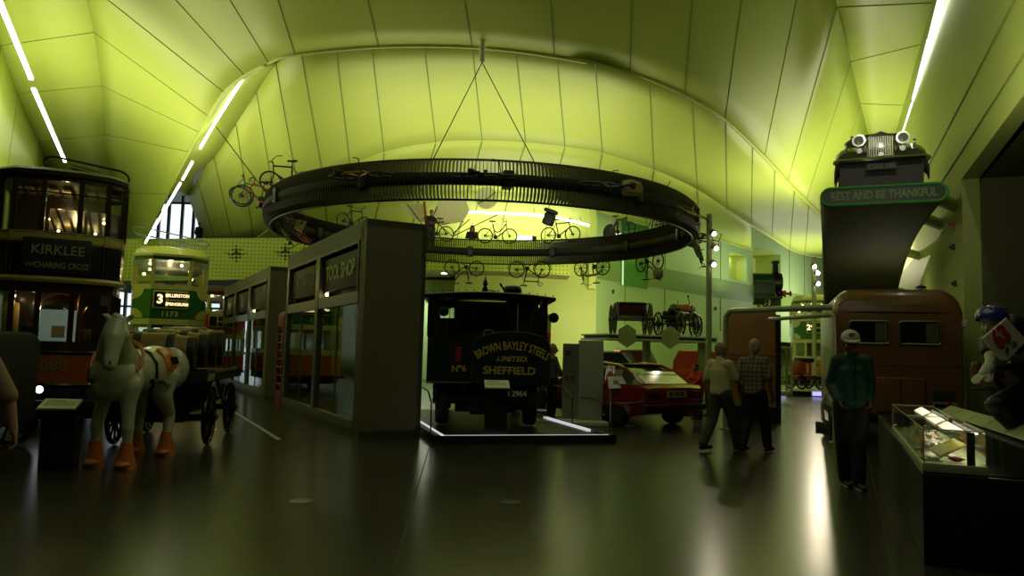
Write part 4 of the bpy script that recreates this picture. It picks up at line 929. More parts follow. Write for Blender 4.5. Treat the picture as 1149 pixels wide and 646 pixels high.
# ================================================================ HORSE (white fibreglass)
def horse():
    base = Vector((-4.67, 9.45, 0))
    t = thing('model_horse', 'glossy white model heavy horse with orange feathered hooves', 'horse', base, R(3))
    HW = mat('horse white gloss', (.55, .58, .38), .25, coat=.5, noise=.05); HO = mat('horse orange', (.62, .17, .025), .3, coat=.4)
    b = MB()
    # trunk front (-y) to rump (+y)
    b.chain([(0, -.48, 1.08), (0, -.2, 1.10), (0, .2, 1.09), (0, .6, 1.13), (0, .82, 1.14)], [.265, .29, .30, .295, .27], 24)
    b.ball((0, -.50, 1.02), .24, (1, .9, 1.1)); b.ball((-.13, -.4, 1.02), .18, (1, 1, 1.4)); b.ball((.13, -.4, 1.02), .18, (1, 1, 1.4))
    for s in (-1, 1): b.ball((s * .15, .78, 1.12), .24, (1, 1.1, 1.2))
    # neck: down and forward, arched, head lowered slightly to image left
    b.chain([(0, -.42, 1.22), (.05, -.62, 1.38), (.13, -.80, 1.55), (.18, -.90, 1.64)], [.25, .19, .145, .12], 20)
    b.chain([(.18, -.90, 1.63), (.20, -.99, 1.50), (.22, -1.06, 1.34), (.22, -1.09, 1.25)], [.125, .115, .08, .078], 20)
    b.ball((.22, -1.10, 1.21), .078, (1, 1, .9)); b.ball((.14, -.93, 1.54), .10); b.ball((.24, -.93, 1.54), .10)
    for s in (-1, 1):
        b.chain([(.18 + s * .07, -.86, 1.70), (.18 + s * .14, -.87, 1.75), (.18 + s * .19, -.89, 1.77)], [.035, .032, .008], 10)
    legs = {}
    def leg(x, y, fx, fy, hind):
        if not hind:
            b.chain([(x * .9, y + .02, .95), (x, y, .74), (fx, y - .02, .48), (fx, y, .22)], [.15, .09, .066, .052], 14); b.ball((fx, y - .02, .47), .075)
        else:
            b.chain([(x * .85, y - .04, 1.02), (x, y - .14, .80), (fx, y + .08, .52), (fx, y + .02, .22)], [.2, .13, .075, .058], 14)
    leg(-.17, -.36, -.21, 0, 0); leg(.19, -.50, .21, 0, 0); leg(-.17, .74, -.22, 0, 1); leg(.19, .60, .22, 0, 1)
    # tail dock
    b.chain([(0, 1.05, 1.25), (0, 1.16, 1.1), (0, 1.18, .9), (0, 1.14, .72)], [.06, .085, .07, .03])
    remeshed(b, .016, 'body', HW, t, 6)
    for (x, y) in ((-.21, -.36), (.21, -.50), (-.22, .76), (.22, .62)):
        f = MB(); f.lathe([(.062, .30), (.075, .22), (.095, .12), (.115, .06), (.12, .03), (.125, 0)], (x, y - .02, 0), (0, 0, 1), 20)
        f.ball((x, y - .08, .05), .09, (1, 1.3, .55)); o = f.build('feathered_hoof', HO, t); 
    mn = MB(); mn.chain([(.19, -.85, 1.74), (.14, -.70, 1.63), (.06, -.50, 1.47), (0, -.3, 1.38)], [.035, .06, .05, .03], 12); mn.ball((.18, -.94, 1.72), .05, (1, .8, 1.3)); mn.build('mane', HW, t)
    # orange collar and saddle with lettering box
    mn = MB(); mn.ring((0, -.43, 1.24), (0, -1, .62), .29, .022, 32, 8); mn.build('collar', HO, t)
    sd = MB(); secs = []
    for y in (.28, .31, .80, .83):
        rr = .318 if .3 < y < .81 else .303
        secs.append([Vector((math.sin(a) * rr, y + .0, 1.125 + math.cos(a) * rr)) for a in [R(32 + 5.5 * k) for k in range(13)]] + [Vector((math.sin(a) * (rr - .04), y, 1.125 + math.cos(a) * (rr - .04))) for a in [R(98 - 5.5 * k) for k in range(13)]])
    sd.loft(secs); s = sd.build('side_cloth', HO, t)
    m_ = MB()
    for k in range(7):
        for z in (0, 1): a = R(66 - z * 3); m_.box((.325 * math.sin(R(70)), .42 + k * .04, 1.125 + .325 * math.cos(R(70))), (.012, .02, .10), (0, R(-20), 0))
    m_.build('cloth_lettering', mat('dark letter', (.05, .02, .01), .5), s)
    hb = MB(); hb.tube([(.0, -.02, 1.41), (.2, -.02, 1.33), (.295, -.02, 1.2), (.305, -.02, 1.0), (.22, -.02, .84)], .02); hb.build('girth_strap', BLACK, t)
    for s_ in (-1, 1):
        MB().ball((.195 + s_ * .105, -.97, 1.555), .02, seg=10).build('eye', BLACK, t)
        MB().ball((.22 + s_ * .035, -1.165, 1.235), .013, seg=8).build('nostril', BLACK, t)
horse()
# ================================================================ STEAM LORRY ON PLATFORM
PF = Vector((-1.12, 11.86, 0)); PA = R(15.6)
t = thing('display_platform', 'low black display platform edged with white light under the steam lorry', 'platform', PF, PA)
m_ = MB(); m_.b2((0, 0, 0), (3.02, 5.6, .10)); m_.b2((0, 0, .10), (3.02, .10, .13)); m_.b2((0, 0, .10), (.10, 5.6, .13)); m_.b2((2.92, 0, .10), (3.02, 5.6, .13)); m_.build('deck', BLACK, t)
for a, b in (((.10, .10, .10), (3.02 - .1, .12, .135)), ((.10, .10, .10), (.15, 3.2, .14)), ((2.86, .9, .10), (2.92, 3.4, .14))): MB().b2(a, b).build('edge_light', LED, t)
for x, y, s in ((-.02, .35, 1), (2.98, 2.0, 1)):
    m_ = MB(); m_.tube([(x, y, .10), (x, y + .02, .62), (x + .02, y + .5, .78), (x + .03, y + 1.2, .80)], .012, 6); m_.build('guard_wire', BLACK, t)
TP = thing('steam_lorry', 'dark green steam lorry lettered BROWN BAYLEY STEELS LIMITED SHEFFIELD, plate ending 2964', 'lorry', Vector((-.40, 13.6, .115)), R(4)); TP.scale = (1.02,) * 3
LG = mat('lorry dark green', (.010, .026, .016), .25, coat=.35); LBK = mat('lorry black', (.006, .006, .005), .35); LBR = mat('cab interior wood', (.20, .16, .07), .6); GOLD = mat('sign writing gold', (.62, .50, .10), .4)
Wd = 1.06
m_ = MB(); m_.b2((-Wd, .04, .80), (Wd, 1.25, .86)); m_.b2((-.45, .1, .45), (-.35, 5.2, .80)); m_.b2((.35, .1, .45), (.45, 5.2, .80)); m_.b2((-.9, .15, .42), (.9, .3, .55)); m_.build('chassis', LBK, TP)
MB().b2((-Wd, 0, .76), (-.05, .05, 1.60)).build('front_apron', LG, TP); MB().b2((-Wd, .051, .76), (-Wd + .05, 1.3, 1.60)).build('side_apron', LG, TP); MB().b2((Wd - .05, .05, .76), (Wd, 1.3, 1.60)).build('side_apron', LG, TP); MB().b2((-.55, 1.0, .18), (.6, 1.1, .8)).build('shade_panel', LBK, TP); MB().b2((-.98, 1.36, .3), (.98, 1.44, .86)).build('valance', LBK, TP)  # last two black panels are added to darken the space beneath the lorry
nb = MB(); pts = [(-.12, .76)] + [(-.12, 1.42)] + [(-.02 + .16 * (1 - math.cos(a)) * 1, 1.42 + .20 * math.sin(a)) for a in [R(15 * k) for k in range(1, 7)]]
pts = [(-.28, .76), (-.28, 1.38), (-.20, 1.52), (-.05, 1.60), (.2, 1.655), (.45, 1.67), (.7, 1.655), (.93, 1.60), (1.05, 1.52), (1.09, 1.38), (1.09, .76)]
nb.poly([(x, -.07, z) for x, z in pts], (0, .07, 0)); nbo = nb.build('name_board', LG, TP)
bt = MB(); bt.tube([(x, -.07, z) for x, z in pts], .014, 6); bt.cyl((-Wd, -.02, .76), (1.09, -.02, .76), .02); bt.build('board_beading', mat('beading', (.05, .06, .03), .3), nbo)
mt = MB()
for txt, size, x, z, kw, sx in (('BROWN BAYLEY STEELS', .205, .42, 1.42, dict(bend=1.15, bold=.004), .61), ('LIMITED.', .125, .42, 1.19, dict(shear=.3, bold=.003), 1.15), ('SHEFFIELD', .185, .38, .985, dict(bold=.004), 1.08)):
    b_ = kw.pop('bend', None); me = text_mesh(txt, size, **kw)
    me.transform(Matrix.Diagonal((sx, 1, 1, 1)))
    if b_:
        for v in me.vertices:
            a = v.co.x / b_; r = b_ + v.co.y; v.co.x = r * math.sin(a); v.co.y = r * math.cos(a) - b_
    me.transform(Matrix.Translation((x, -.078, z)) @ Matrix.Rotation(PI / 2, 4, 'X')); mt.mesh(me)
mt.build('lettering', GOLD, nbo, flat=True)
lettering(TP, [('Nº6', .16, (-.50, -.012, 1.0), (0, 0, 0), dict(bold=.003))], GOLD, 'fleet_number')
MB().b2((-.57, -.03, 1.12), (-.47, 0, 1.38), bevel=.01).build('red_side_light', mat('red glass', (.35, .02, .01), .2), TP)
# roof & posts
rf = MB(); secs = []
for y in (-.25, -.22, 1.35, 1.4):
    e = 0 if y in (-.22, 1.35) else .015
    secs.append([Vector((x, y, 2.28 + .07 * (1 - (x / 1.15) ** 2) - e)) for x in [-1.15 + .23 * k for k in range(11)]] + [Vector((x, y, 2.22 + .07 * (1 - (x / 1.15) ** 2) + e)) for x in [1.15 - .23 * k for k in range(11)]])
rf.loft(secs); rf.build('cab_roof', LBK, TP)
for k in range(16): pass
rv = MB()
for k in range(17): rv.ball((-1.1 + k * .1375, -.23, 2.30 + .07 * (1 - ((-1.1 + k * .1375) / 1.15) ** 2)), .014, seg=6)
rv.build('roof_rivets', LBK, TP)
for x0, x1, w_ in ((-1.03, -1.03, .09), (-.56, -.56, .055), (1.02, 1.02, .04)):
    MB().b2((x0 - w_ / 2 - .0, 0, 1.55), (x0 + w_ / 2, .08, 2.27)).build('cab_post', LBK, TP)
m_ = MB(); m_.poly([(-.99, .03, 1.58), (-.90, .03, 1.58), (-.95, .03, 1.8), (-.96, .03, 2.1), (-.90, .03, 2.26), (-.99, .03, 2.26)], (0, .04, 0)); m_.build('cab_side_curve', LBK, TP); m_ = MB(); m_.poly([(1.0, .03, 1.60), (.85, .03, 1.60), (.78, .03, 1.68), (.80, .03, 1.9), (.88, .03, 2.1), (.98, .03, 2.26), (1.0, .03, 2.26)], (0, .04, 0)); m_.build('cab_side_curve', LBK, TP)
# back wall with two small windows
bw = MB(); y0, y1 = 1.22, 1.27
for a, b in (((-1.03, y0, .8), (-.88, y1, 2.27)), ((-.88, y0, .8), (-.62, y1, 1.93)), ((-.88, y0, 2.13), (-.62, y1, 2.27)), ((-.62, y0, .8), (.44, y1, 2.27)), ((.44, y0, .8), (.52, y1, 1.86)), ((.44, y0, 2.1), (.52, y1, 2.27)), ((.52, y0, .8), (1.0, y1, 2.27))): bw.b2(a, b)
bw.build('cab_back', LBR, TP)
bf = MB()
for x in (-.95, -.7, -.4, -.15, .1, .6, .8): bf.b2((x - .008, y0 - .01, .9), (x + .008, y0, 2.2))
bf.build('board_seam', LBK, TP)
MB().b2((-.88, y1 - .02, 1.93), (-.62, y1 - .01, 2.13)).build('rear_window', GL, TP); MB().b2((.44, y1 - .02, 1.86), (.52, y1 - .01, 2.1)).build('rear_window', GL, TP)
# chimney
ch = MB(); ch.cyl((.42, .25, .9), (.42, .25, 2.42), .115, .115, 24); ch.lathe([(.12, 0), (.16, .03), (.17, .08), (.15, .12), (.12, .14)], (.42, .25, 2.36), seg=20); ch.cyl((.30, .1, 2.36), (.18, .05, 2.52), .02); ch.build('chimney', LBK, TP)
wh = MB(); wh.b2((-.28, .25, 2.3), (-.02, .4, 2.38)); wh.cyl((-.07, .3, 2.36), (-.07, .3, 2.46), .05); wh.cyl((-.07, .3, 2.46), (-.07, .3, 2.60), .03); wh.ball((-.07, .3, 2.53), .045); wh.cyl((-.07, .3, 2.60), (-.07, .3, 2.66), .012); wh.cyl((-.1, .3, 2.42), (.12, .3, 2.40), .01); wh.build('whistle', LBK, TP)
st = MB(); st.ring((-.22, .55, 1.72), (0, -.55, 1), .23, .02, 32, 8); 
st2 = MB(); st2.cyl((-.22, .55, 1.72), (-.16, .25, 1.0), .02)
for k in range(4): a = k * PI / 2 + .4; st2.cyl((-.22, .55, 1.72), Vector((-.22, .55, 1.72)) + Vector((1, 0, 0)) * .22 * math.cos(a) + Vector((0, .876, .48)) * .22 * math.sin(a), .012)
st.build('steering_wheel', mat('red steering rim', (.20, .015, .012), .3), TP); st2.build('steering_column', LBK, TP)
m_ = MB(); m_.ring((.02, .3, 1.60), (0, 1, 0), .10, .018, 14, 6, arc=(0, PI)); m_.build('pale_pipe', mat('pale pipe', (.4, .42, .3), .4), TP)
m_ = MB()
for x, z, r in ((-.68, 1.62, .06), (-.62, 1.7, .05), (-.72, 1.75, .03), (.65, 1.66, .04), (.78, 1.64, .05), (-.9, 1.64, .02)): m_.cyl((x, .35, z - .4), (x, .35, z + .06), r)
m_.cyl((-.93, .3, 1.5), (-.86, .3, 1.85), .012); m_.build('boiler_fittings', LBK, TP)
bl_ = MB(); bl_.cyl((.42, .5, .7), (.42, .5, 1.55), .32, seg=24); bl_.build('boiler', LBK, TP)
for s_, x, z in ((-1, -.80, 1.99), (1, 1.14, 1.93)):
    l_ = MB(); l_.lathe([(.01, -.10), (.06, -.08), (.085, 0), (.09, .05), (.075, .06)], (x, -.12, z), (-.3 * s_, -1, 0), 18); l_.box((x, -.05, z + .02), (.08, .1, .12), bevel=.01); l_.cyl((x, -.02, z), (x - s_ * .14, .02, z + (.10 if s_ < 0 else .03)), .012); l_.build('side_lamp', BLACK, TP)
# wheels & axle
for x in (-.78, .80):
    MB().lathe([(.30, -.12), (.39, -.11), (.42, -.06), (.42, .06), (.39, .11), (.30, .12)], (x, .55, .42), (1, 0, 0), 36).build('tyre', RUB, TP)
    w_ = MB(); w_.lathe([(.28, -.02), (.32, -.02), (.32, .02), (.28, .02)], (x, .55, .42), (1, 0, 0), 30)
    for k in range(6): a = k * PI / 3; w_.limb((x, .55, .42), (x, .55 + .28 * math.cos(a), .42 + .28 * math.sin(a)), .05, .035, 8)
    w_.lathe([(.09, -.12), (.07, .16), (.03, .18)], (x, .55, .42), (-1 if x < 0 else 1, 0, 0), 16); w_.build('wheel_centre', mat('wheel red', (.10, .008, .008), .3), TP)
    for y in (3.8,): MB().lathe([(.30, -.15), (.42, -.13), (.45, -.06), (.45, .06), (.42, .13), (.30, .15)], (x, y, .45), (1, 0, 0), 30).build('tyre', RUB, TP)
m_ = MB(); m_.cyl((-.8, .55, .42), (.8, .55, .42), .05); m_.tube([(-.6, .1, .7), (-.6, .55, .5), (-.6, 1.0, .7)], .04); m_.tube([(.6, .1, .7), (.6, .55, .5), (.6, 1.0, .7)], .04); m_.cyl((0, .5, .2), (0, .5, .8), .14); m_.b2((-.3, .2, .2), (.3, .7, .45), bevel=.04); m_.build('front_axle', LBK, TP)
pl = MB().b2((.16, -.05, .52), (.72, -.03, .66)).build('number_plate', BLACK, TP)
lettering(pl, [('WB 2964', .13, (.44, -.055, .59), (0, 0, 0), dict(bold=.004))], mat('plate white', (.6, .62, .5), .5))
b_ = MB(); b_.b2((-1.0, 1.35, .85), (1.0, 5.3, .95)); b_.b2((-1.0, 1.35, .95), (-.95, 5.3, 1.5)); b_.b2((.95, 1.35, .95), (1.0, 5.3, 1.5)); b_.b2((-1, 1.35, .95), (1, 1.4, 1.5)); b_.build('load_body', LG, TP)

def lectern(label, loc, rz, w=.4, h=.95, d=.26, black=True, tilt=25, base=None, pm=None, style='box', name='label_stand'):
    t = thing(name, label, 'label stand', loc, rz)
    zb = h - .04
    if style == 'box': MB().loft([[(-w / 2 + .02, -.02, z), (w / 2 - .02, -.02, z), (w / 2 - .02, .16, z), (-w / 2 + .02, .16, z)] for z in (0, zb)]).build('stand', BLACK, t)
    else:
        for s in (-1, 1): MB().tube([(s * w * .3, -.12, .02), (s * w * .3, .02, .02), (s * w * .3, .05, .1), (s * w * .3, .05, h - .05)], .02).build('tube_leg', pm or GREY, t)
    MB().box((0, .0, h), (w, d, .02), (R(tilt), 0, 0)).build('label_panel', PALE, t)
    MB().box((0, .004, h - .018), (w + .02, d + .02, .015), (R(tilt), 0, 0)).build('panel_tray', BLACK, t)
    m_ = MB()
    for k in range(4): 
        y = d * (.32 - .16 * k); wd = w * (.5 if k == 0 else .8)
        v = Euler((R(tilt), 0, 0)).to_matrix() @ Vector((-w * .4 + wd / 2, y, .0115)); m_.box((v.x, v.y, h + v.z), (wd, .012 if k else .02, .001), (R(tilt), 0, 0))
    m_.build('printed_lines', mat('print olive', (.42, .45, .18), .6), t)
    return t
lectern('black label stand with a pale slanted card before the steam lorry', P(556, 490, 12.35).xyz * Vector((1, 1, 0)) + Vector((0, 0, .10)), R(6), .40, .83, .26)
lg = P(64, 527, 8.45); lg.z = 0; lg = G(62, 528)
lectern('black label stand with a pale yellow card in front of the dark tram', lg, R(8), .40, .74, .22)

# ---- tall display panel on a white foot
a = G(632, 474); t = thing('information_stand', 'tall pale information stand with grey text column, right of the steam lorry', 'information stand', G(654, 476), R(8))
MB().b2((-.10, 0, .10), (.42, .10, 1.74), bevel=.012).build('plain_panel', GREY, t)
tp = MB().b2((-.44, .02, .12), (-.10, .06, 1.66)).build('text_panel', mat('panel text grey', (.24, .25, .19), .5), t)
m_ = MB()
for k in range(22):
    if k in (3, 4, 8, 9): continue
    m_.b2((-.41, .012, .55 + k * .048), (-.41 + .24 + .05 * ((k * 7) % 3) / 3, .02, .555 + k * .048))
m_.build('text_lines', mat('panel print', (.12, .12, .10), .6), tp)
for lo_, hi_ in (((-.38, .01, 1.42), (-.28, .02, 1.52)), ((-.38, .01, .92), (-.31, .02, .99)), ((-.27, .01, .92), (-.19, .02, .99))): MB().b2(lo_, hi_).build('small_picture', mat('dark red print', (.12, .03, .04), .5), tp)
MB().b2((-.52, -.42, .0), (.44, .3, .09), bevel=.015).build('foot', WHITE, t)
MB().tube([(-.08, -.03, .55), (.18, -.04, .54), (.36, -.2, .46), (.36, -.2, .12)], .010).build('guard_wire', BLACK, t)
# small tubular stand before the red car
t = thing('tubular_label_stand', 'grey green tubular stand with two slanted cards before the red car', 'label stand', G(697, 478), R(-6))
m_ = MB(); m_.tube([(-.22, .02, .80), (-.22, .02, .10), (-.20, .02, .04), (-.14, -.02, .02), (.34, -.1, .02)], .022); m_.tube([(.05, .02, .82), (.05, .02, .03)], .022); m_.tube([(-.22, .02, .80), (.05, .02, .82)], .026); m_.build('tube_frame', mat('pale stand paint', (.48, .52, .34), .4), t)
MB().box((-.02, -.02, .90), (.52, .38, .02), (R(38), R(-6), 0)).build('card', mat('label grey card', (.5, .53, .34), .5), t)
MB().box((-.05, .14, 1.06), (.17, .02, .16), (R(10), 0, 0)).build('upright_card', mat('label grey card'), t)
m_ = MB(); m_.box((.03, -.12, .855), (.22, .02, .003), (R(35), R(-6), 0)); m_.box((-.12, -.05, .9), (.1, .1, .003), (R(35), R(-6), 0)); m_.build('print', mat('panel print'), t)

# ================================================================ RED SPORTS CAR (rear three-quarter)
def car_profile(mb, st):   # st: list of (y, hw_bottom, hw_belt, z_bottom, z_belt)
    secs = []
    for y, hb, hw, zb, zt in st:
        secs.append([(-hb, y, zb), (-hw, y, zb + (zt - zb) * .35), (-hw, y, zb + (zt - zb) * .7), (-hw * .93, y, zt), (-hw * .5, y, zt + .02), (hw * .5, y, zt + .02), (hw * .93, y, zt), (hw, y, zb + (zt - zb) * .7), (hw, y, zb + (zt - zb) * .35), (hb, y, zb)])
    mb.loft(secs)
cpos = G(757, 481); REDC = mat('car red', (.22, .008, .008), .12, coat=1, noise=.03)
t = thing('sports_car', 'low red wedge-shaped sports car seen from behind, yellow number plate', 'car', cpos, R(33))
m_ = MB(); car_profile(m_, [(0, .72, .80, .42, .80), (.08, .78, .86, .30, .86), (.5, .80, .88, .22, .87), (1.5, .80, .89, .20, .84), (2.6, .80, .89, .20, .80), (3.4, .78, .87, .20, .70), (4.0, .74, .82, .22, .58), (4.25, .66, .72, .28, .48)])
m_.build('body', REDC, t)
gh = [( .25, .66, .88), (.55, .62, 1.06), (1.0, .57, 1.22), (1.55, .55, 1.26), (2.1, .56, 1.20), (2.9, .68, .84)]
m_ = MB(); secs = [[(-.74, y, .80), (-hw, y, z - .03), (-hw * .8, y, z), (hw * .8, y, z), (hw, y, z - .03), (.74, y, .80)] for y, hw, z in gh]; m_.loft(secs); m_.build('glasshouse', mat('car tinted glass', (.03, .05, .03), .05, coat=1), t)
m_ = MB()
for s in (-1, 1):
    m_.tube([(s * .70, .18, .87), (s * .64, .55, 1.075), (s * .585, 1.0, 1.235), (s * .56, 1.55, 1.275), (s * .57, 2.1, 1.21), (s * .70, 2.9, .86)], .035, 8)
    m_.poly([(s * .735, 1.05, .84), (s * .735, 1.35, .84), (s * .575, 1.42, 1.27), (s * .585, 1.15, 1.26)], (-s * .03, 0, 0))
m_.loft([[(x, 1.0, 1.245 + .0), (x, 1.9, 1.25), (x, 1.9, 1.27), (x, 1.0, 1.265)] for x in (-.56, .56)]); m_.b2((-.68, .10, .86), (.68, .24, .90), bevel=.015); m_.build('roof_and_pillars', REDC, t)
m_ = MB(); m_.b2((-.62, .52, 1.06), (.62, .535, 1.075)); m_.box((0, .42, 1.0), (1.18, .5, .012), (R(29), 0, 0)); m_.build('rear_screen', mat('rear screen pale glass', (.30, .42, .16), .06, coat=1), t)
m_ = MB(); m_.b2((-.74, -.03, .62), (-.42, .02, .76), bevel=.01); m_.build('tail_lamp', mat('tail lamp dark red', (.06, .004, .004), .15, coat=1), t)
m_ = MB(); m_.b2((.42, -.03, .62), (.74, .02, .76), bevel=.01); m_.build('tail_lamp', mat('tail lamp dark red'), t)
m_ = MB(); m_.b2((-.84, -.07, .36), (.84, .04, .50), bevel=.03); m_.build('bumper', mat('bumper dark', (.02, .008, .006), .3), t)
pl = MB().b2((-.26, -.045, .63), (.28, -.03, .76)).build('number_plate', mat('yellow plate', (.42, .36, .08), .4), t)
lettering(pl, [('81 NOR', .12, (0.01, -.05, .695), (0, 0, 0), dict(bold=.003))], BLACK)
for x in (-.78, .78):
    for y in (.85, 3.35):
        MB().lathe([(.18, -.10), (.29, -.10), (.315, -.06), (.315, .06), (.29, .10), (.18, .10)], (x, y, .315), (1, 0, 0), 30).build('tyre', RUB, t)
        w_ = MB(); w_.lathe([(.19, -.02), (.2, .02), (.19, .04)], (x, y, .315), (1 if x > 0 else -1, 0, 0), 24)
        for k in range(5): aa = k * 2 * PI / 5; w_.limb((x * 1.09, y, .315), (x * 1.09, y + .17 * math.cos(aa), .315 + .17 * math.sin(aa)), .03, .025, 6)
        w_.build('alloy_wheel', STEEL, t)
m_ = MB(); m_.cyl((.35, -.05, .27), (.35, .2, .27), .035); m_.cyl((.45, -.05, .27), (.45, .2, .27), .035); m_.build('exhaust_pipe', CHROME, t)

# ================================================================ RAISED SHELF WITH CARRIAGES
SA = P(684, 376, 25); SB = P(806, 376, 26.5); SA.z = 0; sd_ = (SB - SA); sa = math.atan2(sd_.y, sd_.x); zsh = P(740, 376, 25.6).z
t = thing('raised_deck', 'raised exhibit deck on pillars with two hexagon signs, carrying carriages', 'display deck', SA, sa); SL = 4.2
m_ = MB(); m_.b2((0, 0, zsh - .14), (SL, 1.9, zsh - .05)); m_.build('deck_core', BLACK, t)
m_ = MB(); m_.b2((-.1, -.03, zsh - .05), (SL, 1.95, zsh)); m_.b2((-.1, -.03, zsh - .2), (SL, 1.95, zsh - .14)); m_.build('deck_edge', mat('deck edge pale', (.45, .48, .30), .5), t)
for x in (1.65, 3.9): MB().b2((x, .5, 0), (x + .2, .7, zsh - .2)).build('pillar', mat('deck pillar', (.30, .36, .12), .5), t)
MB().b2((.1, .1, 0), (SL - .1, 1.8, .18)).build('plinth', GREY, t)
for k, x in enumerate((.62, 2.28)):
    h_ = MB(); h_.poly([(x + .38 * math.cos(R(30 + 60 * i)), -.05, zsh - .06 + .39 * math.sin(R(30 + 60 * i))) for i in range(6)], (0, -.03, 0)); h_.build('hexagon_sign', mat('hexagon sign green grey', (.32, .37, .17), .5), t)
def on_deck(x, y=.9): return Vector((SA.x + math.cos(sa) * x - math.sin(sa) * y, SA.y + math.sin(sa) * x + math.cos(sa) * y, zsh))
CRD = mat('carriage maroon', (.07, .015, .01), .25, coat=.4)
c = thing('open_carriage', 'open horse-drawn carriage with tall spoked wheels, left on the raised deck', 'carriage', on_deck(1.30, .95), sa + R(68)); c.scale = (.9, 1.15, .9)
m_ = MB()
secs = []
for x, hw, zb, zt in ((-.62, .35, .95, 1.12), (-.5, .42, .72, 1.16), (-.25, .45, .62, 1.08), (.25, .45, .62, 1.08), (.48, .42, .72, 1.2), (.62, .35, .98, 1.18)): secs.append([(x, -hw, zb), (x, hw, zb), (x, hw * 1.05, zt), (x, -hw * 1.05, zt)])
m_.loft(secs); m_.build('body', CRD, c)
m_ = MB(); m_.tube([(-.85, -.5, 1.02), (-.75, -.5, 1.12), (-.55, -.5, 1.2), (-.3, -.5, 1.2)], .035); m_.tube([(.2, -.5, 1.22), (.5, -.5, 1.24), (.72, -.5, 1.16), (.86, -.5, 1.02)], .04); m_.box((.4, 0, 1.24), (.55, .8, .09), bevel=.02); m_.box((-.5, 0, 1.18), (.3, .8, .09), bevel=.02); m_.build('seats_and_mudguards', LBK, c)
for x, r in ((-.66, .60), (.70, .60)):
    for y in (-.52, .52): MB().wheel((x, y, r), (0, 1, 0), r, .022, 14, .07, .012, .08, 40).build('wheel', LBK, c)
m_ = MB(); m_.tube([(-.66, -.4, .6), (-.3, -.4, .5), (0, -.4, .47), (.3, -.4, .5), (.7, -.4, .6)], .02); m_.cyl((-.66, -.55, .6), (-.66, .55, .6), .03); m_.cyl((.7, -.55, .6), (.7, .55, .6), .03); m_.tube([(0, -.4, .5), (0, -.5, .3), (.08, -.5, .3)], .015); m_.tube([(.75, 0, .6), (1.0, 0, .85), (1.15, 0, .7)], .02); m_.build('springs', LBK, c)
c = thing('motor_carriage', 'early motor wagon with orange brass radiator on the raised deck, right of the carriage', 'vehicle', on_deck(3.25, 1.05), sa + R(35)); c.scale = (.9, 1.0, .92)
m_ = MB(); m_.box((.05, 0, .72), (1.5, .7, .14), bevel=.02); m_.box((-.05, 0, .88), (1.0, .7, .2), bevel=.05); m_.box((.75, 0, 1.02), (.5, .75, .5), bevel=.04); m_.ball((-.3, 0, 1.08), .18); m_.ball((-.1, 0, 1.1), .17); m_.ball((-.5, 0, 1.0), .15); m_.box((0, 0, .5), (.9, .4, .25)); m_.build('body', LBK, c)
MB().box((.42, -.1, 1.15), (.34, .5, .26), bevel=.03).build('brass_box', mat('orange brass', (.5, .14, .03), .3), c)
for x, r in ((-.72, .47), (.62, .5), (1.12, .46)):
    for y in (-.42, .42): MB().wheel((x, y, r), (0, 1, 0), r, .035, 12, .1, .018, .1, 36).build('wheel', LBK, c)
m_ = MB(); m_.tube([(.5, -.3, 1.2), (.45, -.3, 1.42), (.35, -.3, 1.58)], .015); m_.ball((.34, -.3, 1.6), .04); m_.cyl((-.72, -.5, .47), (-.72, .5, .47), .03); m_.cyl((.62, -.5, .5), (.62, .5, .5), .03); m_.cyl((-1.1, 0, .55), (-.6, 0, .55), .05); m_.tube([(.9, .3, 1.2), (.95, .3, 1.5)], .012); m_.build('levers_and_axles', LBK, c)
# vehicles standing behind under the deck
def old_car(label, px, py, Y, rz, col, L=3.0, W=1.4, H=1.5, cat='car'):
    b = P(px, py, Y); b.z = .18 if False else 0
    c = thing('vintage_vehicle', label, cat, b, rz); m = mat('vintage ' + label[:14], col, .3, coat=.4)
    m_ = MB(); car_profile(m_, [(-L / 2, W * .35, W * .38, .4, .8), (-L / 2 + .1, W * .42, W * .45, .36, .95), (0, W * .44, W * .48, .35, .98), (L * .3, W * .4, W * .42, .36, .92), (L / 2, W * .3, W * .32, .4, .85)]); m_.build('body', m, c)
    m_ = MB(); secs = [[(-W * .44, y, .9), (-W * .42, y, z), (-W * .3, y, z + .05), (W * .3, y, z + .05), (W * .42, y, z), (W * .44, y, .9)] for y, z in ((-L * .38, 1.2), (-L * .3, H), (L * .1, H), (L * .16, 1.25))]; m_.loft(secs); m_.build('cabin', m, c)
    for x in (-W * .45, W * .45):
        for y in (-L * .32, L * .32): MB().wheel((x, y, .36), (1, 0, 0), .36, .05, 10, .08, .015, .08, 28).build('wheel', RUB, c)
    m_ = MB(); m_.b2((-W * .5, -L / 2 - .1, .42), (W * .5, -L / 2 - .04, .5), bevel=.01); m_.build('bumper', STEEL, c)
    return c
old_car('dark maroon vintage car under the left half of the raised deck', 702, 420, 31.5, R(62), (.08, .01, .01), H=1.62)
old_car('bright orange red vintage car under the right half of the raised deck', 775, 420, 30, R(65), (.45, .05, .02), 3.4, 1.6, 1.65)

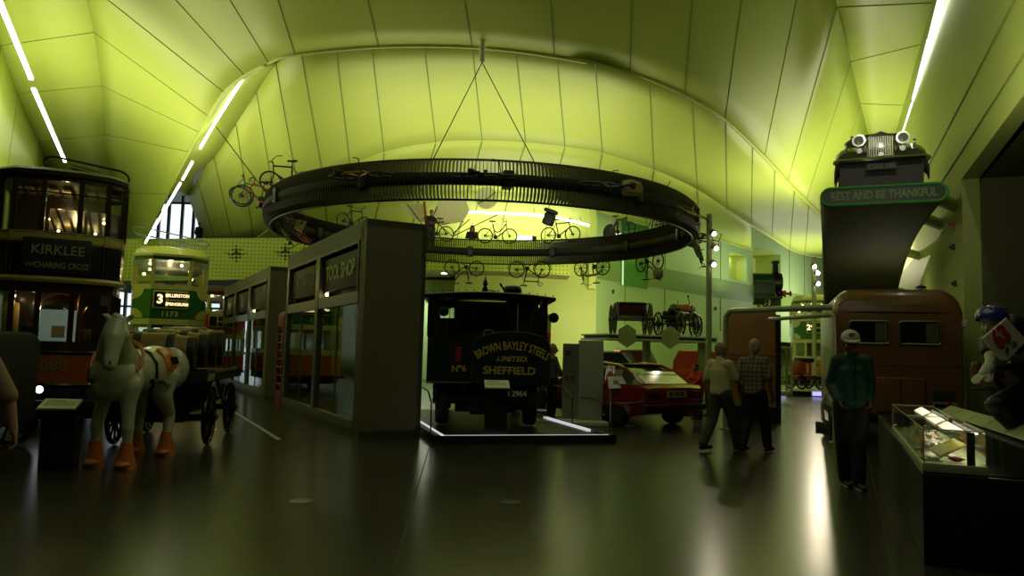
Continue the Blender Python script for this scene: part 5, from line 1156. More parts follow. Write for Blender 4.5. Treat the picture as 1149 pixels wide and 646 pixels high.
# ================================================================ LIGHT MASTS
def mast(label, base, ztop, r, heads, rad=.06, es_spot=60, bulb=None):
    t = thing('light_mast', label, 'light mast', base, 0, 'slim round light masts')
    MB().cyl((0, 0, 0), (0, 0, ztop), r, r * .9, 16).build('pole', TUBEG, t)
    MB().lathe([(r * 2.2, 0), (r * 2.2, .03), (r * 1.2, .05)], (0, 0, 0)).build('base_plate', TUBEG, t)
    for z, dx in heads:
        h = MB(); h.lathe([(rad * .8, .14), (rad, .10), (rad, -.02), (rad * .9, -.05)], (dx, -r - .08, z), (-.2, 1, .35), 16); h.cyl((0, 0, z), (dx, -r - .06, z), .02); h.build('lamp_head', mat('lamp head grey', (.12, .1, .06), .4), t)
        MB().ball((dx, -r - .10, z - .03), rad * .8, seg=12).build('bulb', bulb or BULB, t)
    l = spot('mast_lamp', (0, 0, 0), (0, -1, -.6), es_spot, 110, (1, .85, .6), .06); l.parent = t; l.location = (0, -r - .25, heads[0][0]); 
    return t
bm_ = P(795, 440, 20.5); bm_.z = 0
mast('nearer light mast with three lamps beside the right tip of the bicycle ring', bm_, 5.35, .085, [(P(795, 262, 20.5).z, .08), (P(795, 278, 20.5).z, .14), (P(795, 296, 20.5).z, .08)], .085, 60, BULB2)
bm2 = P(914, 438, 36); bm2.z = .0
mast('farther light mast with a glaring lamp, seen left of the sign pillar', bm2, P(914, 288, 36).z, .11, [(P(914, 299, 36).z, -.05), (P(914, 306, 36).z, .1), (P(914, 318, 36).z, .12)], .13, 380)

# ================================================================ BROWN BOX, GANTRY, GLASS CASE
BRN = mat('brown painted panel', (.36, .19, .07), .3, coat=.25, noise=.06)
bx = G(842, 473); bx = Vector((bx.x, bx.y, 0))
t = thing('brown_box_van', 'tall plain brown box van rear behind the two walking men', 'van', bx, R(-20) + 0)
hw = .56; hz = P(842, 349, bx.y).z
MB().b2((-hw, 0, .35), (hw, 1.5, hz), bevel=.04).build('body', BRN, t)
MB().b2((-hw - .005, -.02, 1.52), (hw + .005, 0, 1.56)).build('moulding', mat('moulding pale', (.25, .17, .07), .4), t); MB().b2((-hw - .005, -.02, 1.44), (hw + .005, 0, 1.46)).build('moulding', mat('moulding pale'), t)
MB().b2((-hw, -.015, .35), (hw, 0, .5)).build('kick_board', mat('kick pale', (.22, .2, .1), .5), t)
m_ = MB(); m_.b2((hw, .05, .35), (hw + .1, 1.45, hz - .08)); m_.build('side_flank', BLACK, t)
m_ = MB(); m_.b2((-hw, -.05, 0), (hw + .1, 1.4, .34)); m_.build('step_base', BLACK, t)
# gantry of bent tube
g0 = P(814, 455, 15.6); zt_ = P(860, 350, 15.6).z
g1 = P(936, 350, 13.6)
t = thing('tube_gantry', 'grey green bent tube gantry running over the brown box to the caravan', 'gantry', (g0.x, g0.y, 0))
e = Vector((g1.x - g0.x, g1.y - g0.y, 0)); dx = e.normalized()
pts = [Vector((0, 0, 0)), Vector((0, 0, zt_ - .2))] + [dx * (.2 - .2 * math.cos(a)) + Vector((0, 0, zt_ - .2 + .2 * math.sin(a))) for a in [R(15 * k) for k in range(1, 7)]] + [Vector((e.x, e.y, zt_))]
MB().tube(pts, .055, 10).build('main_tube', TUBEG, t)
MB().tube([Vector((.95, .15, zt_ - .14)), Vector((e.x, e.y + .05, zt_ - .14))], .04, 10).build('lower_tube', TUBEG, t)
MB().tube([Vector((e.x, e.y, zt_)), Vector((e.x, e.y, 0))], .05, 10).build('post', TUBEG, t)
MB().lathe([(.12, 0), (.12, .02), (.07, .03)], (0, 0, 0)).build('base_plate', TUBEG, t)
MB().lathe([(.12, 0), (.12, .02), (.07, .03)], (e.x, e.y, 0)).build('base_plate', TUBEG, t)
# glass case
gc = P(888, 436, 26); gc.z = .22
t = thing('upright_glass_case', 'upright glass case with white frame beyond the brown box', 'display case', gc, R(-5))
m_ = MB()
for x in (-.62, 0): 
    for y in (0, .6): m_.b2((x - .03, y - .03, 0), (x + .03, y + .03, 1.65))
m_.b2((-.65, -.03, 1.6), (.03, .63, 1.66)); m_.b2((-.65, -.03, 0), (.03, .63, .12)); m_.build('frame', mat('case frame', (.5, .55, .32), .4), t)
MB().b2((-.6, -.005, .1), (-.03, .005, 1.6)).build('glass_pane', GL, t)
m_ = MB()
for k in range(3): m_.b2((-.58, .05, .5 + .38 * k), (-.04, .55, .52 + .38 * k))
m_.build('shelf', STEEL, t)
for k in range(3):
    o = MB(); z = gc.z + .52 + .38 * k; 
    for j in range(1): o.lathe([(.06, 0), (.07, .08), (.04, .16), (.02, .22)], (gc.x - .4 + .12 * k, gc.y + .3, z), seg=12)
    tag(o.build('model_exhibit', mat('exhibit dull', (.2, .16, .08), .4)), ['small dull model on the low shelf of the upright glass case', 'small dull model on the middle shelf of the upright glass case', 'small dull model on the top shelf of the upright glass case'][k], 'model')
# far platform with violet lights and red veteran car
fp = P(890, 439, 30); fp.z = 0; t = thing('far_platform', 'grey platform with violet edge lights before the far tram', 'platform', fp, R(-10))
MB().b2((-1.0, 0, 0), (3.4, 6.0, .22)).build('deck', GREY, t)
VIO = mat('violet led', (1, 1, 1), .5, emit=(.38, .34, 1), es=1.5)
for x0, x1 in ((-.75, -.28), (.72, 1.3)): MB().b2((x0, -.03, .05), (x1, 0, .2)).build('edge_light', VIO, t)
MB().b2((-.2, -.05, 0), (.66, .0, .2)).build('dark_inset', BLACK, t)
vp = P(903, 425, 31.5); vp.z = .22
t = thing('veteran_motorcycle_car', 'small red veteran vehicle on the far platform before the orange tram', 'vehicle', vp, R(20))
m_ = MB(); m_.b2((-.5, -.3, .4), (.5, .3, .6), bevel=.05); m_.b2((-.5, -.25, .6), (-.1, .25, 1.15), bevel=.08); m_.build('body', mat('veteran red', (.22, .03, .015), .4), t)
m_ = MB(); m_.b2((-.35, -.25, 1.1), (.3, .25, 1.3), bevel=.05); m_.tube([(.25, 0, .6), (.3, 0, 1.0), (.15, 0, 1.1)], .03); m_.build('seat', BLACK, t)
for x in (-.45, .5):
    for y in (-.34, .34): MB().wheel((x, y, .3), (0, 1, 0), .3, .04, 10, .06, .02, .06, 24).build('wheel', BLACK, t)

# ================================================================ RAMP PILLAR WITH SIGN
r0 = P(920, 228, 14.7); rw = 2.18
prof = [(0, 4.46), (2.5, 4.5), (5.5, 4.45), (8.5, 4.1), (11.5, 3.4), (14.5, 2.4), (17, 1.3), (19, .3)]
tr = thing('ramp_deck', 'raised curved roadway ending in the REST AND BE THANKFUL sign', 'ramp', (r0.x, 14.7, 0), ROT_R)
def rp(y): 
    return y
secs = []
n = 40
cp = [Vector((0, y, z)) for y, z in prof]
for i in range(n + 1):
    p = cr(cp, i / n); th = .34
    def row(z, inset): return z
    z0 = p.z - .02; z1 = p.z + th
    ring = []
    for k in range(9): a = PI / 2 + PI * k / 8; ring.append(Vector((th / 2 * math.cos(a) + th / 2, p.y, (z0 + z1) / 2 + (z1 - z0) / 2 * math.sin(a))))
    for k in range(9): a = -PI / 2 + PI * k / 8; ring.append(Vector((rw - th / 2 + th / 2 * math.cos(a), p.y, (z0 + z1) / 2 + (z1 - z0) / 2 * math.sin(a))))
    secs.append(ring)
MB().loft(secs).build('road_ribbon', mat('ramp soffit taupe', (.055, .052, .018), .75, noise=.15, scale=40), tr)
def stadium(x0, x1, z0, z1, y, n=10):
    r = (z1 - z0) / 2; zc = (z0 + z1) / 2
    return [Vector((x0 + r + r * math.cos(a), y, zc + r * math.sin(a))) for a in [PI / 2 + PI * k / n for k in range(n + 1)]] + [Vector((x1 - r + r * math.cos(a), y, zc + r * math.sin(a))) for a in [-PI / 2 + PI * k / n for k in range(n + 1)]]
sg = MB().poly(stadium(.02, rw + .02, 4.45, 4.80, -.06), (0, .05, 0)).build('sign_plate', mat('sign brown', (.035, .030, .018), .4), tr)
MB().tube(stadium(.03, rw + .01, 4.46, 4.79, -.07), .028, 8, closed=True).build('green_rim', mat('sign green rim', (.06, .32, .05), .35), sg)
me = text_mesh('REST AND BE THANKFUL', .22, bold=.004); xs = [v.co.x for v in me.vertices]; me.transform(Matrix.Diagonal(((rw - .36) / (max(xs) - min(xs)), 1, 1, 1))); me.transform(Matrix.Translation((rw / 2 + .02, -.075, 4.62)) @ Matrix.Rotation(PI / 2, 4, 'X'))
MB().mesh(me).build('lettering', mat('sign letters green', (.16, .32, .08), .5), sg, flat=True)
for k, (Y, r_, z) in enumerate(((15.4, .13, 4.68), (17.4, .13, 4.66), (21.6, .12, 4.5), (26.5, .13, 3.9))):
    a = Vector((WX(Y), Y, z)); s = (Y - 14.7) / .9226
    b = Vector((r0.x, 14.7, z)) + UR * s + NR * (rw - .1)
    o = MB().cyl(b, a + NR * .02, r_, seg=18).build('trim_%d' % (10 + k), mat('beam green', (.34, .40, .11), .4)); struct(o)
# classic black car on the ramp
rd = .34
cz = 4.86; co = Vector((r0.x, 14.7, 0)) + UR * .30 + NR * (rw / 2 + .02)
t = thing('classic_car', 'old black and chrome saloon car with twin round headlamps on the raised roadway', 'car', (co.x, co.y, cz), ROT_R)
CBK = mat('classic car paint', (.06, .065, .04), .12, coat=1, noise=.03)
m_ = MB(); secs = []
for y, hw, zb, zt in ((.15, .30, .45, .98), (.25, .34, .4, 1.06), (1.0, .46, .4, 1.12), (1.5, .66, .35, 1.14), (3.2, .74, .35, 1.12), (4.2, .6, .4, .9), (4.4, .4, .5, .7)):
    secs.append([(-hw, y, zb), (-hw, y, zt - .15), (-hw * .7, y, zt - .02), (0, y, zt), (hw * .7, y, zt - .02), (hw, y, zt - .15), (hw, y, zb)])
m_.loft(secs); m_.build('bonnet_and_body', CBK, t)
m_ = MB(); secs = []
for y, hw, z in ((1.35, .60, 1.12), (1.7, .58, 1.50), (2.4, .58, 1.58), (3.2, .54, 1.5), (3.8, .45, 1.1)): secs.append([(-hw - .06, y, 1.08), (-hw, y, z - .12), (-hw * .7, y, z), (0, y, z + .03), (hw * .7, y, z), (hw, y, z - .12), (hw + .06, y, 1.08)])
m_.loft(secs); m_.build('cabin', CBK, t)
MB().box((0, 1.46, 1.33), (.98, .02, .32), (R(-38), 0, 0)).build('windscreen', mat('dark screen', (.02, .03, .02), .05, coat=1), t)
gr = MB(); gr.b2((-.25, .02, .55), (.25, .14, 1.02), bevel=.04); gr.poly([(-.25, .02, 1.0), (0, .0, 1.10), (.25, .02, 1.0)], (0, .12, 0)); gr.build('radiator_shell', CHROME, t)
m_ = MB()
for k in range(11): m_.b2((-.205 + k * .041 - .008, -.005, .58), (-.205 + k * .041 + .008, .03, 1.0))
m_.build('grille_bars', mat('grille bars', (.2, .2, .14), .25, .8), t)
for s in (-1, 1):
    w = MB(); pts = [(.12, .34), (.02, .55), (.05, .72), (.25, .86), (.6, .90), (1.0, .80), (1.35, .55)]
    secs = []
    for y, z in pts: secs.append([(s * (.50 + .32 * math.cos(a)) if True else 0, y + .0, z - .22 + .24 * math.sin(a)) for a in [PI * k / 8 for k in range(9)]] + [(s * .2, y, z - .25), (s * .8, y, z - .25)][::-1][:0])
    w.loft(secs, cap=False, closed=False); wo = w.build('wing', CBK, t); so = wo.modifiers.new('s', 'SOLIDIFY'); so.thickness = .03
    MB().lathe([(.02, .16), (.09, .12), (.125, .02), (.125, -.02)], (s * .39, .0, .94), (0, 1, 0), 24).build('headlamp', CHROME, t)
    MB().lathe([(.002, -.02), (.07, -.01), (.11, .01)], (s * .39, -.02, .94), (0, 1, 0), 24).build('headlamp_lens', mat('lens glass', (.35, .38, .28), .08, coat=1), t)
    MB().lathe([(.02, .06), (.055, 0), (.05, -.02)], (s * .38, -.03, .72), (0, 1, 0), 16).build('fog_lamp', CHROME, t)
    MB().cyl((s * .62, .3, .82), (s * .62, .3, .96), .018).ball((s * .62, .3, .97), .03).build('side_lamp', CHROME, t)
    for y in (.55, 3.4): MB().lathe([(.18, -.08), (.32, -.08), (.35, 0), (.32, .08), (.18, .08)], (s * .68, y, .35), (1, 0, 0), 24).build('tyre', RUB, t)
m_ = MB(); m_.tube([(-.82, .02, .52), (-.75, -.1, .52), (0, -.14, .52), (.75, -.1, .52), (.82, .02, .52)], .055, 8); m_.build('bumper', CHROME, t)
m_ = MB(); m_.b2((-.74, .05, .02), (.74, .25, .52)); m_.build('valance', BLACK, t)
MB().lathe([(.06, -.02), (.05, -.03)], (0, -.03, .62), (0, 1, 0), 16).build('badge', CHROME, t)
pl = MB().b2((-.27, -.17, .30), (.27, -.15, .42)).build('number_plate', BLACK, t)
lettering(pl, [('CGG 186', .12, (0, -.175, .36), (0, 0, 0), dict(bold=.002))], mat('old plate grey', (.14, .15, .10), .5))

# ================================================================ CARAVAN
cb = Vector((6.50, 12.75, 0)); t = thing('caravan', 'brown vintage caravan rear with two curtained windows behind the man in the cap', 'caravan', cb, R(-19))
CAR = mat('caravan brown', (.23, .105, .034), .28, coat=.35, noise=.05)
hw = .99; m_ = MB()
def crv(y, s=1.0, dz=0):
    pts = [(-hw * .985 * s, .60), (-hw * s, 1.0), (-hw * s, 1.9), (-hw * s, 2.36)]
    for k in range(1, 8): a = R(180 - 90 * k / 8); pts.append((-(hw - .34) * s + .34 * s * math.cos(a), 2.36 + .34 * math.sin(a) * (1)))
    top = [(x, z) for x, z in pts]; r = [(-x, z) for x, z in top][::-1]
    return [Vector((x, y, z + (.05 * (1 - (x / hw) ** 2) if z > 2.4 else 0) - dz * max(0, z - 1.9))) for x, z in top + r]
m_.loft([crv(0, .96, .35), crv(.06, .99, .2), crv(.2, 1, .06), crv(.45), crv(3.6), crv(3.9, .99, .1), crv(4.1, .95, .3)]); m_.build('body', CAR, t)
m_ = MB(); m_.tube([(-hw * .98, .03, 2.28), (-.5, -.012, 2.30), (.5, -.012, 2.30), (hw * .98, .03, 2.28)], .015); m_.tube([(-hw * .97, .0, 1.40), (hw * .97, .0, 1.40)], .01); m_.build('moulding', mat('caravan moulding', (.13, .06, .02), .4), t)
for x0 in (-.74, .03):
    x1 = x0 + .62; fr = MB()
    rr = .05; z0, z1 = 1.76, 2.14
    pts = []
    for cx, cz, a0 in ((x0 + rr, z0 + rr, 180), (x1 - rr, z0 + rr, 270), (x1 - rr, z1 - rr, 0), (x0 + rr, z1 - rr, 90)):
        for k in range(5): a = R(a0 + 22.5 * k); pts.append(Vector((cx + rr * math.cos(a), -.015, cz + rr * math.sin(a))))
    fr.tube(pts, .018, 8, closed=True); w_ = fr.build('window', mat('window chrome dull', (.35, .34, .25), .3, .7), t)
    MB().poly(pts, (0, .01, 0)).build('dark_pane', mat('caravan pane', (.010, .014, .010), .06, coat=1), w_)
    cu = MB(); xs = (x1 - .22, x1 - .03)
    cu.loft([[(xs[0] + (xs[1] - xs[0]) * k / 20, -.022 + .006 * math.sin(k * 1.9), z) for k in range(21)] + [(xs[1], -.012, z), (xs[0], -.012, z)] for z in (z0 + .03, z1 - .03)]); cu.build('curtain', mat('curtain olive', (.16, .16, .07), .8), w_)
m_ = MB(); m_.b2((-.34, -.045, .62), (.40, .01, 1.20), bevel=.02); bh = m_.build('rear_hatch', CAR, t)
MB().b2((.025, -.055, .64), (.035, -.04, 1.18)).build('hatch_seam', mat('seam dark', (.05, .02, .01), .5), bh)
MB().ball((-.31, -.05, 1.16), .015, seg=8).build('hatch_catch', CHROME, bh)
m_ = MB(); m_.b2((.52, -.03, .87), (.84, 0, 1.0)); m_.build('green_plate', mat('green dim plate', (.03, .07, .03), .4), t)
pl = MB().b2((.50, -.035, .70), (.86, -.02, .82)).build('number_plate', mat('dull white plate', (.42, .42, .30), .5), t)
MB().b2((.53, -.04, .73), (.70, -.034, .79)).build('plate_print', BLACK, pl)
MB().poly([(.66, -.05, .70), (.84, -.05, .70), (.75, -.05, .86)], (0, .01, 0)).build('red_triangle', mat('reflector red', (.45, .01, .02), .3), t)
m_ = MB(); m_.b2((-.95, .02, .42), (.95, 4.0, .60)); m_.b2((-.9, -.06, .45), (.9, .0, .60), bevel=.02); m_.build('chassis', BLACK, t)
for x in (-.86, .86): MB().lathe([(.16, -.08), (.31, -.08), (.33, 0), (.31, .08), (.16, .08)], (x, 2.0, .33), (1, 0, 0), 24).build('tyre', RUB, t)
m_ = MB()
for x in (-.8, .8): m_.cyl((x, .4, 0), (x, .4, .45), .03); m_.cyl((x, 3.7, 0), (x, 3.7, .45), .03)
m_.build('jack_leg', BLACK, t)
MB().b2((.97, .05, 2.05), (1.05, .12, 2.18), bevel=.015).build('side_lamp', WHITE, t)
MB().lathe([(.09, 0), (.08, .03), (.03, .05)], (.45, .5, 2.74)).build('roof_vent', BLACK, t)
# cream and chrome car nose peeping left of the caravan
cn = P(936, 446, 15.5); cn.z = 0
t = thing('cream_moped', 'cream and chrome mudguard of a small machine on a black block left of the caravan', 'machine', cn, R(10))
MB().b2((-.12, -.1, 0), (.35, .5, .18), bevel=.02).build('black_block', BLACK, t)
m_ = MB(); m_.tube([(-.25, 0, .25), (-.27, 0, .55), (-.18, 0, .82), (.0, 0, .92), (.15, 0, .85)], .035); m_.tube([(-.25, 0, .25), (-.1, 0, .18), (.1, 0, .2)], .035); m_.build('cream_guard', mat('cream enamel', (.6, .6, .38), .3), t)
m_ = MB(); m_.cyl((.0, 0, .5), (.12, 0, .62), .09); m_.ball((.05, -.02, .72), .08); m_.cyl((.0, -.03, .38), (.2, -.03, .38), .03); m_.cyl((.02, -.03, .28), (.2, -.03, .28), .03); m_.build('chrome_engine', CHROME, t)
# ================================================================ RIGHT FOREGROUND: PLINTH, CASE, LABEL RAIL, MANNEQUIN
q0 = G(1037, 634); q1 = G(1000, 548); q0.z = q1.z = 0
pd = (q1 - q0); pd.z = 0; pl_len = pd.length; pd.normalize(); pa = math.atan2(pd.y, pd.x) - PI / 2
t = thing('black_plinth', 'large black exhibit plinth filling the lower right corner', 'plinth', q0, pa)
ZP = P(1037, 529, q0.y).z
PW = 3.0
m_ = MB(); m_.b2((0, 0, .0), (PW, 6.4, ZP - .01), bevel=.01); m_.build('block', BLACK, t)
MB().b2((.06, .05, ZP - .01), (PW - .05, 6.3, ZP)).build('top_sheet', mat('plinth top', (.012, .013, .009), .18), t)
MB().ball((.45, -.004, .12), .006, seg=6).build('screw_head', STEEL, t)
# showcase
L1 = 3.35; W1 = .42; z0 = ZP; zt_ = P(1037, 481, q0.y).z
sc_ = thing('glass_showcase', 'long lit glass showcase of brightly coloured skis on the black plinth', 'display case', (q0.x, q0.y, z0), pa)
hh = zt_ - z0
m_ = MB(); m_.b2((0, 0, 0), (W1, L1, .065), bevel=.006); m_.build('base_tray', mat('tray green grey', (.55, .60, .34), .45), sc_)
GLC = glass('showcase glass', (.93, .97, .90), .04)
for a, b in (((.012, .012, .065), (W1 - .012, .018, hh - .006)), ((.012, L1 - .018, .065), (W1 - .012, L1 - .012, hh - .006)), ((.012, .018, .065), (.018, L1 - .018, hh - .006)), ((W1 - .018, .018, .065), (W1 - .012, L1 - .018, hh - .006)), ((.012, .012, hh - .006), (W1 - .012, L1 - .012, hh))): MB().b2(a, b).build('glass_pane', GLC, sc_)
EDG = mat('glass edge green', (.45, .55, .30), .25)
m_ = MB(); r = .005
for a, b in (((0.012, .012, .065), (.012, .012, hh)), ((W1 - .012, .012, .065), (W1 - .012, .012, hh)), ((.012, L1 - .012, .065), (.012, L1 - .012, hh)), ((W1 - .012, L1 - .012, .065), (W1 - .012, L1 - .012, hh)), ((.012, .012, hh), (W1 - .012, .012, hh)), ((.012, .012, hh), (.012, L1 - .012, hh)), ((W1 - .012, .012, hh), (W1 - .012, L1 - .012, hh)), ((.012, L1 - .012, hh), (W1 - .012, L1 - .012, hh)), ((.012, 1.5, hh), (W1 - .012, 1.5, hh))): m_.cyl(a, b, r, seg=6)
m_.build('glass_edge', EDG, sc_)
MB().b2((W1 - .13, .02, .065), (W1 - .08, .05, hh - .01)).build('inner_post', mat('post olive', (.10, .12, .05), .4), sc_)
for k in range(2): MB().b2((W1 - .06, .12 + k * 1.6, hh - .03), (W1 - .045, 1.35 + k * 1.6, hh - .018)).build('light_bar', mat('case light bar', (1, 1, 1), .5, emit=(1, .88, .62), es=2.5), sc_)
for k in range(3):
    l = area('case_lamp', (0, 0, 0), .3, 1.5, (1, .88, .6), rot=(0, R(30), 0), sy=.9); l.parent = sc_; l.location = (W1 - .08, .55 + 1.05 * k, hh - .035)
Mw = Matrix.Translation((q0.x, q0.y, z0)) @ Matrix.Rotation(pa, 4, 'Z')
def ski(label, x, y, z, L, col, rz, ry, tip=.05, rx=0, name='ski'):
    M = Mw @ Matrix.Translation((x, y, z)) @ Euler((rx, ry, rz)).to_matrix().to_4x4()
    t = thing(name, label, 'ski', M=M, group='skis in the glass showcase')
    secs = []
    for k in range(15):
        u = k / 14; wd = .032 + .010 * abs(math.cos(PI * u)); zc = .0 + (tip * max(0, (u - .88) / .12) ** 2)
        if k in (0, 14): wd *= .4
        secs.append([(-wd, L * (u - .5), zc), (wd, L * (u - .5), zc), (wd, L * (u - .5), zc + .010), (-wd, L * (u - .5), zc + .010)])
    MB().loft(secs).build('blade', mat('ski ' + str(col), col, .25, coat=.5), t)
    bd = MB(); bd.b2((-.03, -.05, .01), (.03, .09, .035), bevel=.005); bd.b2((-.025, -.18, .01), (.025, -.09, .04), bevel=.005); bd.build('binding', STEEL, t)
    return t
cols = [((.55, .42, .05), 'yellow ski lying nearest the front glass of the showcase'), ((.45, .20, .06), 'orange brown ski next to the yellow one in the showcase'), ((.05, .22, .40), 'blue ski in the left half of the showcase'), ((.30, .26, .14), 'beige wooden ski along the middle of the showcase'), ((.40, .05, .04), 'red ski near the right glass of the showcase'), ((.16, .26, .10), 'green ski at the back half of the showcase')]
for k, (c_, lb) in enumerate(cols):
    ski(lb, .07 + .05 * (k % 6), [.9, 1.0, 1.3, 2.0, 1.2, 2.5][k], .07 + .012 * (k % 2), [1.5, 1.6, 1.6, 1.9, 1.7, 1.3][k], c_, R([-2, -3, 2, 1, 0, -1][k]), 0)
# slanted golden board of lures and red goggle
M = Mw @ Matrix.Translation((.20, .28, .15)) @ Euler((R(6), R(-30), R(8))).to_matrix().to_4x4()
t = thing('gold_book', 'open glossy yellow catalogue tilted at the front end of the showcase', 'book', M=M)
MB().b2((-.10, -.12, 0), (.10, .14, .012), bevel=.003).build('cover', mat('catalogue yellow', (.62, .50, .12), .2, coat=.5, noise=.5, scale=18), t)
MB().b2((-.095, -.115, .012), (.0, .135, .02)).build('page', mat('page cream', (.7, .66, .4), .4, noise=.35, scale=25), t)
M = Mw @ Matrix.Translation((.24, .16, .068))
t = thing('ski_goggles', 'small red goggles on the showcase floor at the front', 'goggles', M=M)
MB().ball((0, 0, .022), .035, (1.3, .6, .6), seg=16).build('lens', mat('goggle red', (.4, .03, .02), .15, coat=1), t); MB().ring((0, .01, .022), (0, 0, 1), .055, .004, 20, 5).build('strap', BLACK, t)
M = Mw @ Matrix.Translation((.10, .14, .068))
t = thing('chrome_binding', 'small chrome ski binding at the front left of the showcase', 'ski binding', M=M)
MB().b2((-.05, -.02, 0), (.05, .02, .012), bevel=.003).cyl((-.03, 0, .02), (.03, 0, .02), .012).build('clamp', CHROME, t)

# label rail: five slanted panels
ra_ = P(1062, 459, 8.8); rb_ = P(1150, 494, 6.1)
t = thing('label_rail', 'row of pale green slanted label panels on the plinth behind the showcase', 'label rail', (ra_.x, ra_.y, 0))
d_ = Vector((rb_.x - ra_.x, rb_.y - ra_.y, 0)); Lr = d_.length; dn = d_.normalized(); nn_ = Vector((-dn.y, dn.x, 0)); zr = ra_.z
LP = mat('label rail green', (.42, .50, .20), .45)
for k in range(5):
    a = dn * (Lr * 1.15 * k / 5); b = dn * (Lr * 1.15 * (k + 1) / 5 - .02)
    lo = -nn_ * .075 + Vector((0, 0, zr - .045)); hi = nn_ * .045 + Vector((0, 0, zr + .03))
    MB().poly([a + lo, b + lo, b + hi, a + hi], (0, 0, .014)).build('label_panel', LP, t)
m_ = MB(); m_.poly([dn * 0 + Vector((0, 0, zr - .10)) - nn_ * .1, dn * Lr * 1.15 + Vector((0, 0, zr - .10)) - nn_ * .1, dn * Lr * 1.15 + Vector((0, 0, zr - .04)) + nn_ * .05, Vector((0, 0, zr - .04)) + nn_ * .05], (0, 0, .02))
for u in (.1, .5, .9): p = dn * Lr * 1.15 * u; m_.cyl(p + Vector((0, 0, ZP)), p + Vector((0, 0, zr - .06)), .02)
m_.build('rail_support', BLACK, t)
for k, (px, py) in enumerate(((1112, 452), (1122, 458))):
    p = P(px, py, 7.4); t = thing('small_label', ['small pale label on a thin stem, left one under the skier', 'small pale label on a thin stem, right one under the skier'][k], 'label', (p.x, p.y, ZP), R(-20))
    MB().cyl((0, 0, 0), (0, 0, p.z - ZP), .005, seg=6).build('stem', STEEL, t); MB().box((0, 0, p.z - ZP), (.10, .07, .006), (R(50), R(-25), 0)).build('card', LP, t)

# ================================================================ FIGURES
SKIN = mat('skin', (.36, .17, .09), .5, noise=.06)
def head_geo(b, c, s=1.0, yaw=0, pitch=0):
    """head about 0.23 m tall, facing -Y before yaw"""
    Rm = Euler((pitch, 0, yaw)).to_matrix(); c = Vector(c)
    def at(x, y, z): return c + Rm @ (Vector((x, y, z)) * s)
    e = (pitch, 0, yaw)
    b.ball(at(0, .015, .03), .092 * s, (.86, 1.05, 1.0), e, 24)       # cranium
    b.ball(at(0, -.025, -.035), .068 * s, (.90, .95, 1.15), e, 20)    # face
    b.ball(at(0, -.045, -.088), .030 * s, (1.0, .9, .7), e, 12)       # chin
    b.chain([at(0, -.088, .005), at(0, -.112, -.03)], [.010 * s, .016 * s], 10)   # nose
    b.ball(at(0, -.088, -.058), .018 * s, (1.3, .6, .5), e, 10)       # lips
    for q in (-1, 1):
        b.ball(at(q * .080, .01, -.01), .024 * s, (.4, .8, 1.2), e, 10)   # ears
        b.ball(at(q * .036, -.078, .022), .016 * s, (1.4, .6, .6), e, 10)  # brow
        b.ball(at(q * .038, -.065, -.035), .028 * s, (1, .8, .9), e, 10)   # cheek
def hand_geo(b, wrist, d, palm_n, s=1.0, curl=.5, side=1):
    """d: direction of the hand; palm_n: palm normal; five separate fingers"""
    d = Vector(d).normalized(); n = Vector(palm_n); n = (n - d * n.dot(d)).normalized(); u = d.cross(n) * side; w = Vector(wrist)
    for k in range(4):
        o = (k - 1.5) * .020 * s; b.limb(w + u * o * .6 + d * .01 * s, w + u * o + d * .085 * s, .015 * s, .0115 * s, 8)
    Ls = [.068, .076, .070, .055]
    for k in range(4):
        o = (k - 1.5) * .0215 * s; p = w + u * o + d * .085 * s; dd = d.copy(); L = Ls[k] * s; pts = [p]; 
        for j, f in enumerate((.45, .32, .23)):
            dd = (dd * math.cos(curl * (.7 + .5 * j)) + n * math.sin(curl * (.7 + .5 * j))).normalized() if True else dd
            p = p + dd * L * f; pts.append(p)
        b.chain(pts, [.0095 * s, .009 * s, .0085 * s, .0075 * s], 8)
    p = w - u * .026 * s + d * .025 * s; t1 = p - u * .028 * s + d * .030 * s + n * .012 * s; t2 = t1 + d * .028 * s + n * .014 * s
    b.chain([p, t1, t2], [.013 * s, .011 * s, .009 * s], 8)
